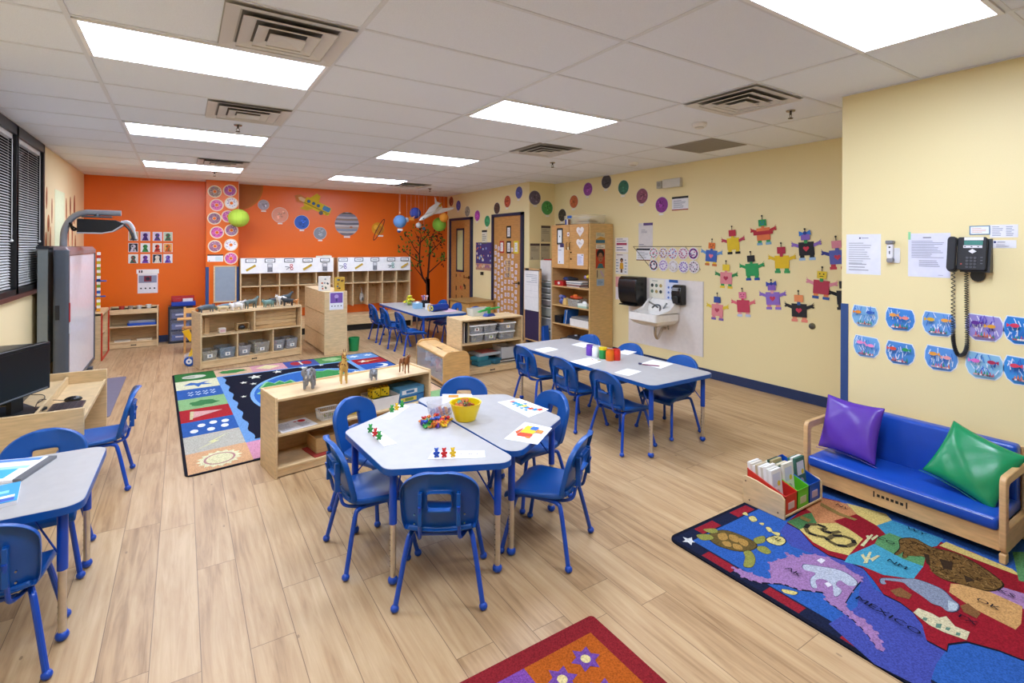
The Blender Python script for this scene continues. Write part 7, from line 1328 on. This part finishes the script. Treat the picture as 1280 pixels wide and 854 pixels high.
def fishb(p,P):
    for i in range(4):
        for j in range(3):
            u=.22+.10*i; v=.25+.2*j; p([bil(P,u,v),bil(P,u+.10,v),bil(P,u+.13,v+.1),bil(P,u+.10,v+.2),bil(P,u,v+.2),bil(P,u-.03,v+.1)],['#d8482a','#e8c82c','#2f6ac0' if i>1 else '#e8c82c'][j] if j!=0 or True else '')
    p([bil(P,.64,.55),bil(P,.86,.55),bil(P,.86,.72),bil(P,.64,.72)],'#e08a3a'); p([bil(P,.52,.2),bil(P,.66,.2),bil(P,.66,.27),bil(P,.52,.27)],'#e08a3a'); p([bil(P,.08,.4),bil(P,.2,.3),bil(P,.2,.7)],'#d85a2a')
card([(1.462,2.32),(1.57,2.161),(1.781,2.312),(1.705,2.476)],'#f1f1f3','white card with a red and yellow pattern block fish near the table point',fishb)
# counting bear
def make_bear(c):
    m=P_(c); t=MB(); t.sph((0,0,.011),(.0085,.007,.010),m,10,8).sph((0,0,.0245),.0068,m,10,8)
    for s_ in (-1,1): t.sph((s_*.0055,0,.0305),.0028,m,6,5).sph((s_*.0085,-.002,.014),(.004,.0035,.005),m,6,5).sph((s_*.0055,-.006,.0035),(.0042,.0055,.0035),m,6,5)
    t.sph((0,-.006,.0235),(.003,.003,.0025),m,6,5); return t
BC={'green':'#2f9a3f','red':'#cc2222','yellow':'#e8c01c','blue':'#1f50b4','purple':'#5a3a9c','orange':'#e07a20'}
proto={}
def bear(cn,pt,rz,label,group,z=TZ,tilt=None,s=1.35):
    if cn not in proto:
        o=make_bear(BC[cn]).build('counting_bear'); proto[cn]=o; 
    else: o=proto[cn].copy(); COL.objects.link(o)
    lie=bool(tilt and abs(tilt[0])>1); o.location=(pt[0],pt[1],z+.0018+(.0085*s if lie else 0)); o.rotation_euler=(tilt[0],0,rz) if tilt else (0,0,rz); o.scale=(s,s,s); return tag(o,label,'counting bear',group)
bg='counting bears lined up on pattern strips'
for cn,pt,l in (('blue',(1.056,2.3),'blue counting bear on the near pattern strip'),('red',(1.088,2.28),'red counting bear between blue and yellow ones on the near strip'),('yellow',(1.126,2.261),'yellow counting bear ending the near pattern strip')): bear(cn,pt,R(-15),l,bg)
for cn,pt,l in (('green',(0.885,2.801),'green counting bear first on the corner strip'),('red',(0.889,2.729),'red counting bear in the middle of the corner strip'),('green',(0.892,2.672),'green counting bear last on the corner strip'),
 ('green',(1.105,3.067),'green counting bear nearest the seam strip start by the low shelf'),('yellow',(1.144,3.089),'yellow counting bear in the strip by the low shelf'),('green',(1.192,3.125),'green counting bear at the far end of the strip by the low shelf')): bear(cn,pt,R(-30),l,bg)
r=random.Random(21); pc=(1.245,2.718); used=[]
names_=list(BC)
k=0; tries=0
while k<38 and tries<4000:
    tries+=1; a=r.uniform(0,2*PI); d=.075*math.sqrt(r.random()); x=pc[0]+d*1.15*math.cos(a); y=pc[1]+d*math.sin(a)*.95
    if any((x-u)**2+(y-v)**2<.00036 for u,v in used) or (x>pc[0]+.045 and y>pc[1]+.03): continue
    used.append((x,y)); cn=names_[(k*5+int(r.random()*6))%6]; bear(cn,(x,y),r.uniform(0,6),cn+' counting bear in the loose pile','%s bears in the loose pile'%cn,tilt=(R(r.choice([-90,-90,0])),0),s=1.1); k+=1
for q in range(10):
    cn=names_[(q*4+1)%6]; x,y=used[q]; bear(cn,(x,y),r.uniform(0,6),cn+' counting bear in the loose pile','%s bears in the loose pile'%cn,z=TZ+.022,tilt=(R(-90),0),s=1.1)
tx0=(1.309,2.791); t=thing('clear_tub','clear plastic tub half full of counting bears','tub',(tx0[0]+.03,tx0[1]+.07,TZ+.0006),R(20)); MB().tub(-.075,-.055,0,.075,.055,.085,mat('#dfe2ea','clear'),.002,.01).build('tub',t)
for q in range(14):
    a=q*2.4; cn=names_[(q*5+2)%6] if q%2 else 'purple'; c,s_=math.cos(R(20)),math.sin(R(20)); lx_,ly_=-.045+.0225*(q%5),-.03+.03*(q//5); bear(cn,(t.location.x+lx_*c-ly_*s_,t.location.y+lx_*s_+ly_*c),a,cn+' counting bear inside the clear tub','%s bears inside the clear tub'%cn,z=TZ+.003,s=1.1)
bp=(1.422,2.687); t=thing('yellow_bowl','yellow plastic tub of wooden links in the middle of the hexagonal table','tub',(bp[0]+.01,bp[1]+.02,TZ+.0006)); yb=mat('#e6c80f','plastic',.3)
MB().lathe([(0,0),(.056,0),(.062,.004),(.088,.085),(.090,.10),(.096,.102),(.096,.106),(.086,.104),(.083,.085),(.058,.01),(0,.008)],yb,n=28).build('tub',t); cb=MB(); r=random.Random(3)
for q in range(34):
    a=r.uniform(0,6.3); d=r.uniform(0,.065); cb.add(*(lambda b:(b.v,b.f))(MB().prism(circ(0,0,.014,10),-.003,.003,W_('#8a4a22'))),m=P_(r.choice(['#8a3f1c','#a8522a','#6a2f18','#c8702c','#3a8a4a','#2f5ab0','#e0b82c'])),M=Matrix.Translation((d*math.cos(a),d*math.sin(a),.080+r.uniform(0,.022)))@Matrix.Rotation(r.uniform(-1,1),4,'X')@Matrix.Rotation(r.uniform(-1,1),4,'Y'))
o=cb.build('contents',t); o['kind']='stuff'
# ------------------------------------------------------------------ long table things
for k,(q,c,l) in enumerate(zip([(3.286,3.678),(3.286,3.594),(3.295,3.508),(3.291,3.413),(3.353,3.394)],('#6a3fb0','#e4e4e6','#1f8a3f','#e0700f','#cf2a1c'),('purple','white','green yellow-lidded','orange','red'))):
    t=thing('paint_jar',l+' paint jar in the row on the long table','paint jar',(q[0],q[1],TZ),0,'paint jars'); h_=.095; MB().lathe([(0,0),(.036,0),(.038,.006),(.038,h_-.016),(.033,h_-.008),(.033,h_),(.0,h_)],mat(c,'plastic',.3),n=20).build('jar',t)
    if k==2: MB().lathe([(.034,h_-.012),(.039,h_-.012),(.039,h_+.008),(0,h_+.008)],P_('#e0c81c'),n=20).build('lid',t)
    else: MB().lathe([(.028,h_+.001),(.034,h_+.001),(.034,h_+.006),(.028,h_+.006)],P_(c),n=20).build('rim',t)
for k,(P,l) in enumerate((([(3.001,3.06),(3.026,2.923),(3.224,2.97),(3.193,3.103)],'white paper nearest the near edge of the long table'),([(2.948,3.572),(2.948,3.356),(3.195,3.42),(3.22,3.599)],'white paper beside the paint jars on the long table'),([(2.987,4.174),(2.977,3.999),(3.194,4.048),(3.185,4.196)],'white paper at the cabinet end of the long table, near side'),([(3.466,4.175),(3.469,3.974),(3.699,4.084),(3.642,4.225)],'white paper at the cabinet end of the long table, wall side'),([(3.58,3.63),(3.6,3.489),(3.784,3.549),(3.753,3.682)],'white paper behind the red paint jar'),([(3.421,3.17),(3.438,2.952),(3.676,3.013),(3.642,3.221)],'white paper under the red pencil on the long table'))): card(P,'#f2f2f4',l,name='paper_sheet',cat='paper')
p=(3.438,3.076); tag(MB().cyl((-.035,.05,0),(.04,-.07,0),.005,P_('#7a2a4a'),n=7).cyl((.04,-.07,0),(.047,-.08,0),.005,W_(MAPLE),.001,7).build('pencil',loc=(p[0],p[1],TZ+.0076)),'dark red marker lying on a paper on the long table','pencil'); tag(MB().cyl((-.03,.06,0),(-.045,.085,0),.008,P_('#2a2a5a'),n=7).build('crayon',loc=(p[0],p[1],TZ+.0102)),'short dark crayon at the end of the red marker','crayon')
p=(3.157,3.506); tag(MB().cyl((0,-.02,0),(.02,.03,0),.003,P_('#c85a3a'),n=6).build('crayon',loc=(p[0],p[1],TZ+.0052)),'small orange crayon beside the white paper by the jars','crayon'); tag(MB().cyl((-.02,-.01,0),(.03,.0,0),.003,P_('#b8a03a'),n=6).build('crayon',loc=(p[0]+.03,p[1]-.05,TZ+.0052)),'yellow crayon near the paint jars','crayon')
# ------------------------------------------------------------------ far table things
def TP_(p): return p
p=(3.374,8.65); t=thing('yellow_flowers','yellow and green craft flowers on the far white table','craft flowers',(3.36,8.45,TZ)); b=MB(); r=random.Random(6)
for k in range(16): a=r.uniform(0,6.3); d=r.uniform(.01,.11); z=r.uniform(.03,.17); b.sph((d*math.cos(a),d*math.sin(a),z),(.035,.035,.018),P_(r.choice(['#e0d01c','#c8c820','#e8dc5a','#8aa82c'])),8,5)
b.build('flower_heads',t); MB().lathe([(0,0),(.06,0),(.07,.06),(.065,.06),(.05,.01)],mat('#c8d4a8','frost')).build('dish',t)
t=thing('tissue_box','light blue tissue box on the far white table','tissue box',(3.22,7.86,TZ)); MB().box(0,0,0,.13,.13,.09,A_('#8ab8d8')).build('carton',t,bevel=.004); MB().sph((.065,.065,.095),(.03,.04,.02),A_('#f0f0f2'),8,6).build('tissue',t)
t=thing('pencil_pot','black pot of pink and grey pencils on the far white table','pot',(3.47,8.05,TZ)); MB().lathe([(0,0),(.05,0),(.06,.12),(.056,.12),(.045,.01)],P_('#1c1c20')).build('pot',t); b=MB()
for k,c in enumerate(('#d890a0','#d8d8dc','#c87a8c','#7a6ab0','#e0c8d0')): a=k*1.3; b.cyl((.02*math.cos(a),.02*math.sin(a),.02),(.045*math.cos(a),.045*math.sin(a),.18),.007,P_(c),n=6).sph((.045*math.cos(a),.045*math.sin(a),.185),.018,P_(c),7,5)
b.build('pencil',t)
tag(MB().lathe([(0,0),(.04,0),(.045,.09),(.04,.09),(.035,.008)],P_('#e8e8ec')).build('white_cup',loc=(3.40,7.77,TZ)),'white cup between the tissue box and the blue roll','cup')
t=thing('blue_roll','thick blue roll with a yellow end lying on the far white table','roll',(3.32,7.42,TZ),R(8)); MB().cyl((0,0,.055),(.30,.04,.055),.055,P_('#12398c'),n=20).build('roll',t); MB().cyl((-.006,0,.055),(.0,0,.055),.04,P_('#d8d060'),n=16).cyl((-.009,0,.055),(-.005,0,.055),.018,P_('#1a1a20'),n=12).build('end_cap',t)
for k,c in enumerate(('#e8c02c','#e8a08a','#e0702c','#c8285a','#5a9c3a','#8ad0c0')):
    M=Matrix.Rotation(R(8),4,'Z'); q=M@Vector((.01+.048*k,.10,0)); o=[(.048*math.cos(a),0,.05+.048*math.sin(a)) for a in [2*PI*i/16 for i in range(17)]]; tag(MB().tube([(y*.3,x,z) for x,y,z in o],.009,P_(c),6).build('craft_ring',loc=(3.32+q.x,7.42+q.y,TZ)),['yellow','salmon','orange','magenta','green','mint'][k]+' craft ring standing behind the blue roll','craft ring','craft rings on the far table')
card([(3.5,7.25),(3.72,7.28),(3.70,7.62),(3.48,7.6)],'#e8c4d8','pink paper on the corner of the far white table',name='paper_sheet',cat='paper')
# ------------------------------------------------------------------ workbook table
P1=[(-0.658,3.032),(-0.618,3.033),(-0.538,3.281),(-0.685,3.308)]
t=thing('workbook','open blue and white workbook with a grey spiral edge on the near-side table','workbook',(0,0,0)); a0,a1=Vector(P1[1]),Vector(P1[2]); n_=Vector((-(a1-a0).y,(a1-a0).x)).normalized()
if n_.x>0: n_=-n_
def wp_(u,v): q=a0.lerp(a1,u)+n_*v; return (q.x,q.y)
MB().prism([wp_(0,0),wp_(1,0),wp_(1,.30),wp_(0,.30)],TZ+.0005,TZ+.012,A_('#eef0f6')).build('pages',t,smooth=0); MB().prism([wp_(0,-.03),wp_(1,-.03),wp_(1,.002),wp_(0,.002)],TZ+.0005,TZ+.013,P_('#6a6c72')).build('spine_strip',t,label='grey binding strip'); b=MB()
for (u0,u1,v0,v1,c) in ((.1,.5,.05,.28,'#3fa8dc'),(.5,.62,.02,.29,'#9cd4ee'),(.85,.98,.02,.29,'#5a8ad0'),(.62,.8,.1,.2,'#e8d8dc')): b.face([wp_(u0,v0),wp_(u1,v0),wp_(u1,v1),wp_(u0,v1)],TZ+.0125,A_(c))
b.build('page_print',t,smooth=0)
P2=[(-0.596,2.748),(-0.552,2.772),(-0.615,2.971),(-0.645,2.973)]
q0=Vector(P2[1]); t=thing('workbook','closed blue workbook nearest the edge of the near-side table','workbook',(q0.x,q0.y,TZ+.0005),R(8)); MB().box(-.32,0,0,0,.21,.016,A_('#e8eaf0')).build('pages',t,smooth=0); MB().box(-.32,.0,.016,.0,.21,.018,A_('#3c9ad8')).face(rect(-.3,.01,-.01,.04),.0185,A_('#3f5ab8')).face(rect(-.3,.045,-.01,.07),.0185,A_('#e8f0f8')).face(rect(-.12,.10,-.03,.13),.0185,A_('#8ad0ee')).build('cover',t,smooth=0)
# ------------------------------------------------------------------ camera, world, look
cam_=bpy.data.cameras.new('camera'); co=bpy.data.objects.new('camera',cam_); COL.objects.link(co); S.camera=co
cam_.sensor_width=36; cam_.lens=636*36/1280; cam_.shift_x=3/1280; cam_.shift_y=-(427-307.9)/1280; cam_.clip_start=.05
co.matrix_world=Matrix.Translation((0,0,1.61))@Matrix.Rotation(-.5715,4,'Z')@Matrix.Rotation(PI/2,4,'X')@Matrix.Rotation(.0045,4,'Z')
w=bpy.data.worlds.new('world'); S.world=w; w.use_nodes=True; w.node_tree.nodes['Background'].inputs[0].default_value=(.6,.7,.9,1); w.node_tree.nodes['Background'].inputs[1].default_value=.3
S.view_settings.view_transform='Standard'; S.view_settings.look='None'; S.view_settings.gamma=1; S.view_settings.use_curve_mapping=False; S.view_settings.exposure=EXPO
S.cycles.max_bounces=8; S.cycles.diffuse_bounces=8; S.cycles.transparent_max_bounces=12; S.cycles.use_denoising=True; S.cycles.sample_clamp_indirect=8
